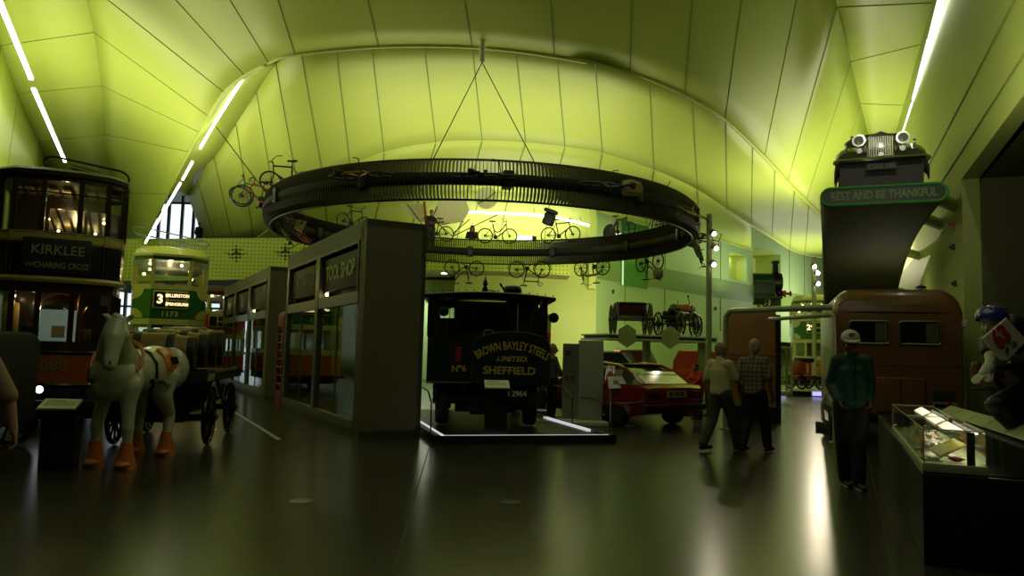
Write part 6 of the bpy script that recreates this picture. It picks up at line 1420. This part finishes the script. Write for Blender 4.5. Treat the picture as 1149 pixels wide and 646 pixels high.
def person(label, loc, rz, H=1.75, J=None, shirt=None, trou=None, hair=None, shoe=None, sleeve='short', head_yaw=0, head_pitch=0, name='person', voxel=.012, skin=None, curl=.5, hairstyle='short', cat='person', jacket_len=0, seated=False, group=None):
    t = thing(name, label, cat, loc, rz, group); k = H / 1.75
    D = dict(pelvis=(0, 0, .95), waist=(0, 0, 1.08), chest=(0, 0, 1.27), neck=(0, .01, 1.45), head=(0, -.01, 1.62),
             shl=(-.18, 0, 1.40), shr=(.18, 0, 1.40), ell=(-.24, .02, 1.12), elr=(.24, .02, 1.12), wrl=(-.25, -.05, .88), wrr=(.25, -.05, .88),
             hil=(-.09, 0, .92), hir=(.09, 0, .92), knl=(-.10, -.02, .50), knr=(.10, -.02, .50), anl=(-.10, .02, .09), anr=(.10, .02, .09), hdl=None, hdr=None, tol=None, tor=None)
    D.update(J or {}); V = {a: Vector(v) * k for a, v in D.items() if v is not None}
    sk = skin or SKIN; b = MB()
    b.chain([V['pelvis'], V['waist'], V['chest']], [.115 * k, .105 * k, .12 * k]); b.chain([V['chest'], V['neck'], V['head'] - Vector((0, 0, .05))], [.11 * k, .052 * k, .05 * k])
    for s in 'lr':
        b.chain([V['sh' + s], V['el' + s], V['wr' + s]], [.05 * k, .040 * k, .027 * k]); b.limb(V['chest'] + Vector((0, 0, .08)), V['sh' + s], .06 * k, .05 * k)
        b.chain([V['hi' + s], V['kn' + s], V['an' + s]], [.085 * k, .056 * k, .038 * k])
        d = V['hd' + s] if D.get('hd' + s) else (V['wr' + s] - V['el' + s]); hand_geo(b, V['wr' + s], d, (1 if s == 'l' else -1, -.3, 0) , k, curl, 1 if s == 'l' else -1)
    head_geo(b, V['head'], k, head_yaw, head_pitch)
    remeshed(b, voxel, 'body', sk, t, 2)
    Rh = Euler((head_pitch, 0, head_yaw)).to_matrix()
    for q in (-1, 1): MB().ball(V['head'] + Rh @ Vector((q * .034, -.088, .003)) * k, .011 * k, seg=10).build('eye', mat('eye dark', (.03, .02, .015), .2), t)
    if trou:
        c = MB(); c.limb(V['pelvis'], V['pelvis'] + Vector((0, 0, .05)), .125 * k, .115 * k, 16); c.limb(V['pelvis'] + Vector((-.055, 0, -.02)), V['pelvis'] + Vector((.055, 0, -.02)), .122 * k, .122 * k, 16)
        for s in 'lr': c.chain([V['hi' + s], V['kn' + s], V['an' + s] + Vector((0, 0, .01))], [.118 * k, .088 * k, .072 * k], 14)
        remeshed(c, .016, 'trousers', trou, t, 3)
    if shirt:
        c = MB()
        for dx in (-.055, 0, .055): c.chain([V['pelvis'] + Vector((dx, 0, .0 - jacket_len)), V['waist'] + Vector((dx, 0, 0)), V['chest'] + Vector((dx, 0, 0)), V['chest'] + Vector((dx * .8, 0, .12))], [.128 * k, .118 * k, .122 * k, .085 * k], 16)
        c.limb(V['neck'] - Vector((0, 0, .01)), V['neck'] + Vector((0, 0, .02)), .072 * k, .066 * k)
        for s in 'lr':
            c.limb(V['chest'] + Vector((0, 0, .1 * k)), V['sh' + s], .09 * k, .075 * k)
            if sleeve == 'short': c.limb(V['sh' + s], V['sh' + s].lerp(V['el' + s], .85), .078 * k, .072 * k)
            else: c.chain([V['sh' + s], V['el' + s], V['el' + s].lerp(V['wr' + s], .97)], [.070 * k, .058 * k, .047 * k])
        remeshed(c, .015, 'shirt' if sleeve == 'short' else 'jacket', shirt, t, 3)
    if hair:
        c = MB(); hp = V['head']
        c.ball(hp + Rh @ Vector((0, .025, .045)) * k, .098 * k, (.9, 1.02, .95), (head_pitch, 0, head_yaw), 20); c.ball(hp + Rh @ Vector((0, .06, -.01)) * k, .075 * k, (1, .7, 1.1))
        if hairstyle == 'long': c.chain([hp + Vector((0, .05, .05)) * k, hp + Vector((0, .07, -.12)) * k], [.1 * k, .085 * k]); c.chain([hp + Vector((-.08, .0, 0)) * k, hp + Vector((-.09, 0, -.17)) * k], [.035 * k, .03 * k]); c.chain([hp + Vector((.08, .0, 0)) * k, hp + Vector((.09, 0, -.17)) * k], [.035 * k, .03 * k])
        remeshed(c, .012, 'hair', hair, t, 2)
    for s in 'lr':
        an = V['an' + s]; to = V.get('to' + s); d = ((to - an) if to else Vector((0, -1, 0))); d.z = 0 if not to else d.z; d.normalize()
        c = MB(); zf = Vector((0, 0, -.05 * k)); c.chain([an + zf - d * .04 * k, an + zf * .9 + d * .06 * k, an + zf * 1.05 + d * .17 * k], [.042 * k, .042 * k, .033 * k], 12); c.limb(an + zf, an + Vector((0, 0, .01)), .045 * k, .045 * k)
        remeshed(c, .01, 'shoe', shoe or BLACK, t, 2)
    return t
JKT = mat('dark teal quilted jacket', (.008, .060, .040), .55, noise=.25, scale=30)
# man in a cap, walking towards the camera-left, hands in pockets
mc = G(957, 547)
t = person('man in white baseball cap and dark teal jacket standing with hands in pockets', mc, R(-8), 1.83, dict(
    pelvis=(0, .0, .96), anl=(-.05, .10, .09), knl=(-.10, -.02, .50), anr=(.03, -.12, .09), knr=(.03, -.10, .52), elr=(.215, .07, 1.13), wrr=(.165, -.07, .95), ell=(-.215, .06, 1.13), wrl=(-.165, -.08, .95), shl=(-.155, 0, 1.40), shr=(.155, 0, 1.40), head=(-.02, -.04, 1.60)),
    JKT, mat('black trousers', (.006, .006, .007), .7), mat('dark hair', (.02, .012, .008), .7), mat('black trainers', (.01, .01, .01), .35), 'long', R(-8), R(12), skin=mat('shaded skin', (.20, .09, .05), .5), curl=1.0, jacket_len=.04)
hc = Vector((-.02, -.04, 1.60)) * 1.83 / 1.75; Rc = Euler((R(12), 0, R(-8))).to_matrix()
c = MB(); c.ball(hc + Rc @ Vector((0, .015, .055)), .112, (.92, 1.04, .86), (R(12), 0, R(-8)), 28); bmesh.ops.bisect_plane(c.bm, geom=c.bm.verts[:] + c.bm.edges[:] + c.bm.faces[:], plane_co=hc + Rc @ Vector((0, 0, .035)), plane_no=Rc @ Vector((0, .15, 1)), clear_inner=True)
cp_ = c.build('cap_crown', mat('cap white', (.62, .62, .48), .7), t)
c = MB(); pts = [hc + Rc @ Vector((.10 * math.sin(a) * .95, -.085 - .085 * math.cos(a) * 1.0, .045 - .015 * math.cos(a))) for a in [R(-85 + 17 * k) for k in range(11)]]
c.poly(pts, Rc @ Vector((0, 0, .010))); c.build('cap_peak', mat('cap white'), t)
lettering(cp_, [('GT', .05, (hc.x - .015, hc.y - .112, hc.z + .085), (R(-18), 0, R(-8)), dict(bold=.003))], mat('cap emblem navy', (.02, .02, .05), .6))
zp = MB(); zp.tube([(-.0, -.155, 1.0), (0, -.15, 1.25), (0, -.12, 1.45)], .008, 5); zp.build('zip', BLACK, t)
# soles
for s, x, y in (('l', -.05, .06), ('r', .03, -.17)): MB().b2((x - .045, y - .14, 0), (x + .045, y + .13, .022), bevel=.01).build('pale_sole', mat('sole pale', (.3, .3, .25), .5), t)
# two men walking away
def plaid():
    m = bpy.data.materials.new('plaid shirt cloth'); m.use_nodes = True; nt = m.node_tree; N = nt.nodes; L = nt.links; b = N['Principled BSDF']; b.inputs['Roughness'].default_value = .8
    tc = N.new('ShaderNodeTexCoord'); prev = None
    base = N.new('ShaderNodeRGB'); base.outputs[0].default_value = (.42, .39, .27, 1); cur = base.outputs[0]
    for ax, freq, col in (('X', 14, (.22, .05, .04, 1)), ('Z', 14, (.20, .05, .04, 1)), ('X', 28, (.06, .09, .07, 1)), ('Z', 28, (.06, .09, .07, 1))):
        wv = N.new('ShaderNodeTexWave'); wv.bands_direction = ax; wv.inputs['Scale'].default_value = freq / 3; mx = N.new('ShaderNodeMix'); mx.data_type = 'RGBA'
        L.new(tc.outputs['Object'], wv.inputs[0]); st = N.new('ShaderNodeMath'); st.operation = 'GREATER_THAN'; st.inputs[1].default_value = .72; L.new(wv.outputs['Fac'], st.inputs[0])
        ml = N.new('ShaderNodeMath'); ml.operation = 'MULTIPLY'; ml.inputs[1].default_value = .75; L.new(st.outputs[0], ml.inputs[0])
        L.new(ml.outputs[0], mx.inputs[0]); L.new(cur, mx.inputs[6]); mx.inputs[7].default_value = col; cur = mx.outputs[2]
    L.new(cur, b.inputs['Base Color']); return m
ma = G(808, 506)
person('older man in yellow shirt and dark green trousers walking away', ma, R(122), 1.70, dict(
    anl=(-.05, -.34, .10), knl=(-.08, -.20, .51), anr=(.06, .32, .12), knr=(.09, .08, .50), ell=(-.23, -.10, 1.14), wrl=(-.16, -.30, 1.06), elr=(.25, .06, 1.13), wrr=(.27, -.02, .90), head=(0, -.03, 1.61)),
    mat('yellow green shirt cloth', (.60, .58, .26), .8), mat('dark olive trousers', (.060, .066, .045), .8), mat('grey brown hair', (.30, .25, .14), .8), BLACK, 'short', R(-15))
mb2 = G(846, 508)
person('man in plaid shirt and black trousers walking away, right of the yellow shirt', mb2, R(135), 1.76, dict(
    anl=(-.10, -.24, .10), knl=(-.10, -.16, .51), anr=(.10, .18, .12), knr=(.11, .0, .50), ell=(-.25, .0, 1.13), wrl=(-.24, -.12, .88), elr=(.25, .04, 1.13), wrr=(.25, -.02, .88), head=(0, -.03, 1.62)),
    plaid(), mat('black trousers'), mat('grey hair', (.40, .36, .24), .8), BLACK, 'short', R(20))
# red-shirted child at the car
kc = P(783, 458, 17.8); kc.z = 0
person('child in red top leaning towards the red car', kc, R(-60), 1.32, dict(ell=(-.2, -.22, 1.22), wrl=(-.16, -.44, 1.12), elr=(.22, -.2, 1.2), wrr=(.18, -.42, 1.08), chest=(0, -.06, 1.26), neck=(0, -.08, 1.44), head=(0, -.12, 1.6)),
       mat('red top', (.50, .03, .02), .8), mat('black trousers'), mat('dark hair'), BLACK, 'long')
ka = P(797, 458, 18.8); ka.z = 0
person('person in dark clothes right behind the red-topped child', ka, R(-70), 1.42, None, mat('navy cloth', (.02, .025, .03), .8), mat('black trousers'), mat('brown hair', (.08, .04, .02), .8), BLACK, 'long', hairstyle='long')
# visitor between the lorry and the panel
kd = P(619, 470, 16.6); kd.z = 0
person('visitor with fair hair and grey green jacket between the steam lorry and the panel', kd, R(100), 1.66, dict(ell=(-.22, -.1, 1.15), wrl=(-.18, -.25, 1.0)), mat('grey green jacket', (.10, .13, .09), .8), mat('black trousers'), mat('fair hair', (.40, .25, .10), .8), mat('pale shoes', (.35, .33, .25), .6), 'long')
ke = P(606, 470, 18.6); ke.z = 0
person('dark haired visitor in black farther behind the steam lorry', ke, R(60), 1.74, None, mat('black cloth', (.01, .01, .01), .8), mat('black trousers'), mat('dark hair'), BLACK, 'long', hairstyle='long')
# balcony people
kf = P(224, 268, 34.6); kf.z = P(560, 304, 34).z + .0
zf = 4.9
def balc(label, px, py, Y, rz, **kw):
    p = P(px, py, Y); H = p.z + .10 - 5.45; z = 5.45; pp = Vector((p.x, p.y, z))
    return person(label, pp, rz, H, **kw)
balc('bald man in black at the gallery rail below the end window', 224, 251, 35.2, R(80), shirt=mat('black cloth'), trou=mat('black trousers'), sleeve='short', skin=SKIN, voxel=.02)
balc('dark haired woman at the gallery rail with hands raised to her face', 530, 255, 35.2, R(0), J=dict(ell=(-.24, -.05, 1.18), wrl=(-.06, -.16, 1.42), elr=(.24, -.05, 1.18), wrr=(.06, -.16, 1.42)), shirt=mat('black cloth'), trou=mat('black trousers'), hair=mat('dark hair'), sleeve='long', hairstyle='long', voxel=.014)
# visitor cut by the left edge of the picture
pe = P(-52, 400, 4.9); pe.z = 0
person('visitor in a checked short-sleeved shirt cut off by the left picture edge', pe, R(25), 1.68, dict(shr=(.20, 0, 1.36), elr=(.34, -.02, 1.10), wrr=(.39, -.10, .90), hdr=(.02, -.03, -.1)), mat('pale checked shirt', (.34, .24, .13), .8, noise=.2, scale=60), mat('grey shorts', (.10, .10, .10), .8), mat('grey hair'), BLACK, 'short', voxel=.009, curl=.95)

# speed skier mannequin
mk = P(1118, 470, 6.6); sp0 = Vector((mk.x, mk.y, ZP))
WHM = mat('mannequin white', (.55, .58, .38), .4)
def skier():
    hp = P(1114, 368, 6.6)
    t = thing('skier_mannequin', 'crouching white mannequin in blue helmet wearing bib 63', 'mannequin', (hp.x, hp.y, ZP), 0)
    o = Vector((hp.x, hp.y, ZP)); L = lambda px, py, Y: P(px, py, Y) - o
    hd = L(1112, 362, 6.6); nk = L(1126, 377, 6.62); ch = L(1140, 398, 6.65); pv = L(1190, 425, 6.8)
    shl = L(1110, 385, 6.5); ell = L(1112, 404, 6.35); wl = L(1108, 418, 6.2); hl = L(1088, 428, 6.12)
    shr = L(1138, 385, 6.9); er = L(1120, 400, 6.8); wr_ = L(1112, 412, 6.7)
    b = MB(); b.chain([pv, ch, nk, hd - Vector((0, 0, .04))], [.15, .14, .055, .05]); b.chain([shl, ell, wl], [.055, .045, .032]); b.chain([shr, er, wr_], [.055, .045, .03]); b.limb(ch, shl, .11, .06); b.limb(ch, shr, .11, .06)
    head_geo(b, hd, 1.0, R(-55), R(18)); hand_geo(b, wl, hl - wl, (.3, .2, -1), 1.15, .25, -1); hand_geo(b, wr_, (-.3, -.3, -.4), (0, 0, -1), 1, .6, 1)
    knl = L(1120, 455, 6.3); anl = L(1150, 490, 6.5); knr = L(1150, 450, 6.7); anr = L(1185, 485, 6.9)
    b.chain([pv, knl, anl], [.11, .07, .045]); b.chain([pv, knr, anr], [.11, .07, .045]); remeshed(b, .010, 'body', WHM, t, 3)
    c = MB(); c.chain([pv, ch, ch.lerp(nk, .6)], [.18, .165, .09], 18); c.limb(ch, shl, .13, .085); c.limb(shl, shl.lerp(ell, .45), .085, .075); c.limb(ch, shr, .13, .08); c.limb(L(1136, 366, 6.75), L(1165, 385, 6.8), .11, .16); c.chain([shr, er, er.lerp(wr_, .8)], [.08, .065, .055]); remeshed(c, .014, 'black_suit', mat('skin suit black', (.012, .012, .013), .45), t, 3)
    c = MB(); c.chain([pv, knl, anl], [.15, .095, .065]); c.chain([pv, knr, anr], [.15, .095, .065]); remeshed(c, .014, 'suit_legs', mat('skin suit black'), t, 3)
    c = MB(); c.chain([L(1156, 402, 6.5), L(1134, 408, 6.38), L(1116, 411, 6.28)], [.075, .06, .05]); remeshed(c, .012, 'grey_sleeve', mat('grey sleeve', (.045, .045, .035), .7), t, 2)
    c = MB(); c.limb(wl.lerp(ell, .4), wl.lerp(hl, .2), .05, .042); remeshed(c, .01, 'white_glove_cuff', WHM, t, 2)
    # helmet
    hc = hd + Vector((0.01, 0, .035)); c = MB(); c.ball(hc, .128, (1.08, 1.0, .92), (0, R(14), 0), 28); bmesh.ops.bisect_plane(c.bm, geom=c.bm.verts[:] + c.bm.edges[:] + c.bm.faces[:], plane_co=hc + Vector((0, 0, -.03)), plane_no=Vector((.15, .0, 1)), clear_inner=True)
    h = c.build('helmet', mat('helmet blue', (.02, .05, .30), .12, coat=1), t); h.modifiers.new('s', 'SOLIDIFY').thickness = .012
    c = MB()
    for a in range(4): c.box(hc + Vector((-.06 + a * .045, -.04, .108 - .008 * abs(a - 1.5))), (.02, .09, .012), (R(20), 0, 0))
    c.build('helmet_vent', BLACK, h)
    c = MB(); c.tube([hd + Vector((.05, -.085, .03)), hd + Vector((.045, -.09, -.05)), hd + Vector((0, -.07, -.11))], .007, 6); c.build('chin_strap', WHITE, t)
    # bib 63
    a, b_, c_, d_ = L(1130, 357, 6.42), L(1103, 380, 6.30), L(1126, 409, 6.28), L(1152, 382, 6.40)
    bb = MB().poly([b_, c_, d_, a], Vector((0, .02, .008))).build('bib', mat('bib cloth', (.62, .60, .42), .7), t)
    ux = (a - b_).normalized(); uy = (b_ - c_).normalized(); uy = (uy - ux * uy.dot(ux)).normalized(); uz = ux.cross(uy); mid = (a + b_ + c_ + d_) / 4 - Vector((0, .012, .003))
    w_ = (a - b_).length; M = Matrix(((ux.x, uy.x, uz.x, mid.x), (ux.y, uy.y, uz.y, mid.y), (ux.z, uy.z, uz.z, mid.z), (0, 0, 0, 1)))
    me = text_mesh('63', .20, bold=.006, extrude=.002); me.transform(M @ Matrix.Translation((-.01, .05, 0))); MB().mesh(me).build('bib_number', mat('bib red', (.5, .03, .03), .5), bb, flat=True)
    m3 = MB()
    for i, (x, y, sx) in enumerate(((.05, -.045, .07), (.06, -.058, .06), (.05, -.071, .07), (-.05, -.05, .05), (-.06, -.07, .06))): m3.bm.verts.index_update(); q_ = bmesh.ops.create_cube(m3.bm, size=1, matrix=M @ Matrix.Translation((x, y, 0)) @ Matrix.Rotation(.3 * (i > 2), 4, 'Z') @ Matrix.Diagonal((sx, .006 if i < 3 else .012, .003, 1)))
    m3.build('bib_print', mat('bib print navy', (.03, .04, .12), .5), bb)
    MB().tube([c_ + Vector((.0, 0, 0)), c_ + Vector((.05, 0, .02)), shr + Vector((0, -.1, 0))], .006, 5).build('bib_tape', WHITE, bb)
    # skis carried diagonally
    k0 = L(1098, 432, 6.3); k1 = L(1152, 482, 6.5)
    return t, o
sk, so_ = skier()
def long_ski(label, a, b, col, name='ski'):
    a = Vector(a); b = Vector(b); d = (b - a); L = d.length; q = d.to_track_quat('Y', 'Z').to_matrix().to_4x4(); M = Matrix.Translation((a + b) / 2) @ q
    t = thing(name, label, 'ski', M=M); secs = []
    for k in range(15):
        u = k / 14; wd = .04 if k not in (0, 14) else .015; zc = .05 * max(0, (u - .9) / .1) ** 2 + .05 * max(0, (.12 - u) / .12) ** 2
        secs.append([(-wd, L * (u - .5), zc), (wd, L * (u - .5), zc), (wd, L * (u - .5), zc + .014), (-wd, L * (u - .5), zc + .014)])
    MB().loft(secs).build('blade', mat('ski long ' + label[:8], col, .3, coat=.4), t); MB().b2((-.03, -.08, .014), (.03, .12, .05), bevel=.008).build('binding', STEEL, t); return t
e_ = P(1155, 486, 6.3); s_ = P(1110, 416, 6.75)
long_ski('brown ski slanting down in front of the skier mannequin', s_, e_, (.10, .055, .02))
for k, (px, py) in enumerate(((1103, 426), (1127, 428))):
    p = P(px, py, 6.9); t = thing('ski_boot', ['brown leather ski boot at the skier left knee', 'brown leather ski boot at the skier right knee'][k], 'boot', p, R(40))
    c = MB(); c.chain([(0, .05, .12), (0, .05, 0), (0, -.05, -.03), (0, -.13, -.045)], [.05, .05, .048, .035]); remeshed(c, .008, 'upper', mat('boot leather', (.14, .06, .025), .4), t); MB().b2((-.045, -.17, -.1), (.045, .1, -.075), bevel=.008).build('sole', BLACK, t)
    MB().tube([(0, -.02, -.0), (0, .0, .02)], .004).build('lace', WHITE, t)
t = thing('picture_board', 'framed dim picture board behind the skier legs', 'picture', P(1130, 447, 8.3), R(-24))
MB().b2((-.2, 0, -.16), (.22, .02, .14)).build('frame', mat('board grey', (.10, .11, .06), .5), t); MB().b2((-.16, -.006, -.11), (.18, 0, .10)).build('print', mat('board print', (.03, .035, .02), .5, noise=.6, scale=20), t)
m_ = MB()
for x in (-.15, .16): m_.cyl((x, .01, ZP - t.location.z), (x, .01, -.14), .012)
m_.build('leg', BLACK, t)

# ================================================================ LEFT: BLACK CABINET
p = G(20, 528); 
t = thing('black_carriage_body', 'black rounded carriage body at the left picture edge before the tram', 'carriage', Vector((-6.55, 9.0, 0)), R(12))
zc = P(20, 371, 9.0).z
m_ = MB(); secs = []
for y in (0, .04, 1.5, 1.54):
    e = .03 if y in (0, 1.54) else 0
    secs.append([(-1.1 + e, y, .38), (.34 - e, y, .38), (.36 - e, y, zc - .14), (.30 - e, y, zc - .04 - e), (.20 - e, y, zc - e), (-1.1 + e, y, zc - e)])
m_.loft(secs); m_.build('body', mat('carriage black', (.004, .004, .003), .8), t)
for x in (.02, -.8): MB().wheel((x, -.06, .33), (0, 1, 0), .33, .04, 10, .08, .018, .06, 30).build('wheel', BLACK, t)
for x in (.02, -.8): MB().wheel((x, 1.6, .33), (0, 1, 0), .33, .04, 10, .08, .018, .06, 30).build('wheel', BLACK, t)
m_ = MB(); m_.cyl((.42, -.02, .8), (.42, -.02, 1.1), .03); m_.ball((.42, -.02, 1.14), .05); m_.cyl((.36, .0, .95), (.42, -.02, .95), .015); m_.build('carriage_lamp', CHROME, t)

# ================================================================ FAR EXHIBITS
# locomotive in its wall niche
lp = P(884, 330, 50.3); lp.x -= 2.8; lp.z = 4.76
t = thing('small_locomotive', 'small dark green locomotive with red buffer beam poking out of the upper wall niche', 'locomotive', lp, R(88)); t.scale = (.78,) * 3
LGR = mat('loco green', (.012, .045, .015), .35)
m_ = MB(); m_.cyl((0, -2.2, 2.2), (0, 2.5, 2.2), .78, seg=28); m_.build('boiler', LGR, t)
m_ = MB(); m_.cyl((0, -2.9, 2.2), (0, -2.2, 2.2), .84, seg=28); m_.lathe([(.30, 0), (.24, .1), (.22, .9), (.32, .95), (.32, 1.15), (.22, 1.18)], (0, -2.5, 2.9), seg=20); m_.build('smokebox_and_chimney', LBK, t)
m_ = MB(); m_.lathe([(.55, 0), (.5, .06), (.1, .1)], (0, -2.9, 2.2), (0, -1, 0), 24); m_.ball((-.4, -2.7, 1.3), .3); m_.build('smokebox_door', LBK, t)
m_ = MB(); m_.b2((-.95, -2.8, .75), (.95, 3, 1.0)); m_.b2((-.7, -2.7, .2), (.7, -2.3, .8)); m_.b2((-.9, -1.4, .3), (.9, -.5, 1.6), bevel=.05); m_.b2((-.95, -2.2, 1.0), (.95, 2.5, 2.15), bevel=.05); m_.build('side_tanks_and_frames', mat('loco dark green', (.006, .02, .008), .35), t)
m_ = MB(); m_.b2((-1.1, -3.05, 1.0), (1.1, -2.85, 1.45), bevel=.02); 
for x in (-.75, .75): m_.cyl((x, -3.5, 1.22), (x, -3.05, 1.22), .1); m_.lathe([(.22, 0), (.22, .06), (.05, .08)], (x, -3.5, 1.22), (0, -1, 0), 16)
m_.build('red_buffer_beam', mat('buffer red', (.42, .02, .02), .4), t)
for y in (-1.6, 0, 1.6):
    for x in (-.7, .7): MB().wheel((x, y, .5), (1, 0, 0), .5, .06, 10, .12, .03, .06, 24).build('wheel', LBK, t)
# loco shelf
mb = MB(); o_ = WA + WD * (s_l0 + .2); mb.poly([o_ + Vector((0, 0, 4.55)), o_ + WD * 2.2 + Vector((0, 0, 4.55)), o_ + WD * 2.2 - WN * 2.6 - WD * .0 + Vector((0, 0, 4.55)), o_ - WN * 2.6 + Vector((0, 0, 4.55))], (0, 0, .2))
struct(mb.build('trim_4', DMET))
# gallery glider with pilot
def glider():
    c0 = P(487, 262, 33.3); t = thing('hang_glider', 'cream cloth winged glider with red mast hung above the gallery rail', 'glider', c0)
    Lq = lambda px, py, Y: P(px, py, Y) - c0
    CL = mat('glider cloth', (.85, .80, .50), .7, noise=.08)
    def fan(root0, root1, tips, nm):
        m_ = MB(); secs = []
        for k, (a, b) in enumerate(tips): secs.append([a, b, b + Vector((0, .05, 0)), a + Vector((0, .05, 0))])
        m_.loft(secs); m_.build(nm, CL, t)
    fan(0, 0, [(Lq(482, 248, 33.3), Lq(482, 250, 33.3)), (Lq(492, 226, 33), Lq(486, 251, 33.3)), (Lq(510, 224, 32.8), Lq(500, 251, 33.1)), (Lq(523, 226, 32.6), Lq(512, 250, 32.9)), (Lq(527, 236, 32.6), Lq(520, 247, 32.7))], 'right_wing')
    fan(0, 0, [(Lq(478, 229, 33.4), Lq(480, 250, 33.3)), (Lq(466, 229, 34), Lq(476, 249, 33.5)), (Lq(456, 229, 34.4), Lq(470, 247, 34.2)), (Lq(449, 229, 34.6), Lq(462, 244, 34.4))], 'left_wing')
    m_ = MB(); m_.tube([Lq(476, 226, 33.2), Lq(479, 262, 33.2)], .05); m_.tube([Lq(480, 251, 33.1), Lq(498, 249, 33.0)], .04); m_.build('red_mast', mat('red spar', (.30, .04, .03), .4), t)
    for a, b in (((457, 229), (480, 260)), ((494, 225), (480, 255)), ((527, 246), (508, 262)), ((490, 250), (508, 265)), ((560, 240), (508, 265)), ((495, 252), (520, 248)), ((520, 248), (508, 265))):
        MB().tube([Lq(*a, 33.1), Lq(*b, 33.0)], .022, 6).build('rigging_strut', BLACK, t)
    MB().cyl(Lq(484, 226, 33.3), Lq(484, 226, 33.3) + Vector((0, 0, 1.2)), .012, seg=5).build('hanging_wire', DMET, t)
    return c0
gc0 = glider()
pp = P(484, 238, 33.2); pz = pp.z - 1.62
person('dark pilot figure hanging in the cloth-winged glider', (pp.x, pp.y + .05, pz), R(10), 1.74, dict(ell=(-.22, -.1, 1.2), wrl=(-.1, -.3, 1.15), elr=(.22, -.1, 1.2), wrr=(.1, -.3, 1.15)), mat('black cloth'), mat('black trousers'), mat('dark hair'), BLACK, 'long', voxel=.02, name='mannequin', cat='mannequin')
# pale disc
dcp = P(546, 222, 34.6); t = thing('hanging_disc', 'large pale round disc hung behind the ring above the curved light', 'disc', dcp)
MB().lathe([(.01, -.03), (.50, -.03), (.52, 0), (.50, .03), (.01, .03)], (0, 0, 0), (0, 1, 0), 48).build('disc_face', mat('disc cream', (.85, .86, .55), .5), t)
MB().tube([(-.40, -.045, -.30), (-.1, -.045, -.14), (.2, -.045, .08), (.40, -.045, .28)], .035, 6).build('fold_line', mat('disc fold', (.30, .33, .12), .5), t)
MB().cyl((0, 0, .5), (0, 0, 1.6), .012, seg=5).build('hanging_wire', DMET, t)
# things behind the gallery rail
t = thing('freestanding_board', 'dark grey panel standing behind the step-through bicycle on the gallery', 'board', Vector((P(571, 273, 35).x, 35, 5.85)), 0); MB().b2((-.32, 0, -.4), (.32, .1, .62)).build('board', mat('panel dim grey', (.16, .18, .12), .5), t)
t = thing('lit_screen', 'bright white screen on the gallery beside the dark panel', 'screen', P(587, 268, 35.2), 0); MB().b2((-.32, 0, -.15), (.42, .04, .16)).build('screen_face', mat('screen glow', (1, 1, 1), .5, emit=(.85, .95, 1), es=1.6), t); MB().b2((.42, -.02, -.2), (.62, .1, .14)).build('speaker_box', BLACK, t); MB().b2((-.32, .04, -.9), (.5, .1, .18)).build('stand', GREY, t)
# coloured stack seen past the lorry (red and blue boxes on the back wall)
bp_ = P(606, 375, 24); t = thing('striped_banner', 'banner in green, red and pale blue bands seen past the lorry right post', 'banner', (bp_.x, bp_.y, 0), 0)
z_ = lambda py: P(606, py, 24).z
MB().b2((-.32, 0, z_(383)), (.34, .05, z_(373))).build('red_band', mat('banner red', (.45, .03, .03), .5), t); MB().b2((-.32, 0, z_(394)), (.34, .05, z_(383))).build('blue_band', mat('banner pale blue', (.35, .5, .45), .5), t); MB().b2((-.32, 0, z_(373)), (.34, .05, z_(352))).build('green_band', mat('banner green', (.3, .45, .04), .5), t); MB().b2((-.3, .0, 0), (.32, .04, z_(394))).build('lower_band', GREY, t)
# niche figure & rail
s_n = (s_n0 + .35); q_ = WA + WD * s_n + WN * .8
t = thing('niche_model', 'small dark figure model standing in the yellow wall niche', 'model', Vector((q_.x, q_.y, 6.32))); MB().lathe([(.14, 0), (.14, .05), (.05, .1), (.09, .5), (.14, .75), (.05, .9), (.09, 1.0), (.02, 1.1)], seg=14).build('figure', BLACK, t)
# small black sensors on the back wall
for k, (px, py, Y) in enumerate(((686, 327, 35.8), (802, 346, 40))):
    s = WP(px); q_ = WA + WD * s - WN * .05; z = P(px, py, q_.y).z; o = MB().box((0, 0, 0), (.1, .1, .2), bevel=.02).build('wall_sensor', BLACK); o.location = (q_.x, q_.y, z); tag(o, ['small black sensor on the back wall above the left carriage', 'small black sensor on the back wall right of the motor wagon'][k], 'sensor')
# white case / table between panel and lorry, dark parked vehicle beyond
tb = P(628, 452, 18.5); tb.z = 0; t = thing('white_table', 'small white frame table behind the display panel', 'table', tb, R(10))
MB().b2((-.5, -.3, .82), (.4, .3, .87), bevel=.01).build('table_top', WHITE, t)
for x in (-.45, .35):
    for y in (-.25, .25): MB().cyl((x, y, 0), (x, y, .83), .025).build('leg', WHITE, t)
pb = P(607, 478, 15.2); pb.z = 0; t = thing('clear_post', 'clear barrier post with white foot right of the steam lorry', 'post', pb); MB().b2((-.10, -.04, .02), (.10, .04, 1.2)).build('clear_sheet', GL, t); MB().b2((-.14, -.1, 0), (.14, .1, .12)).build('foot', WHITE, t)
old_car('dark vintage car deep behind the display panel', 668, 430, 24, R(70), (.02, .02, .018), 3.2, 1.5, 1.5)

bpy.data.scenes.remove(WS)
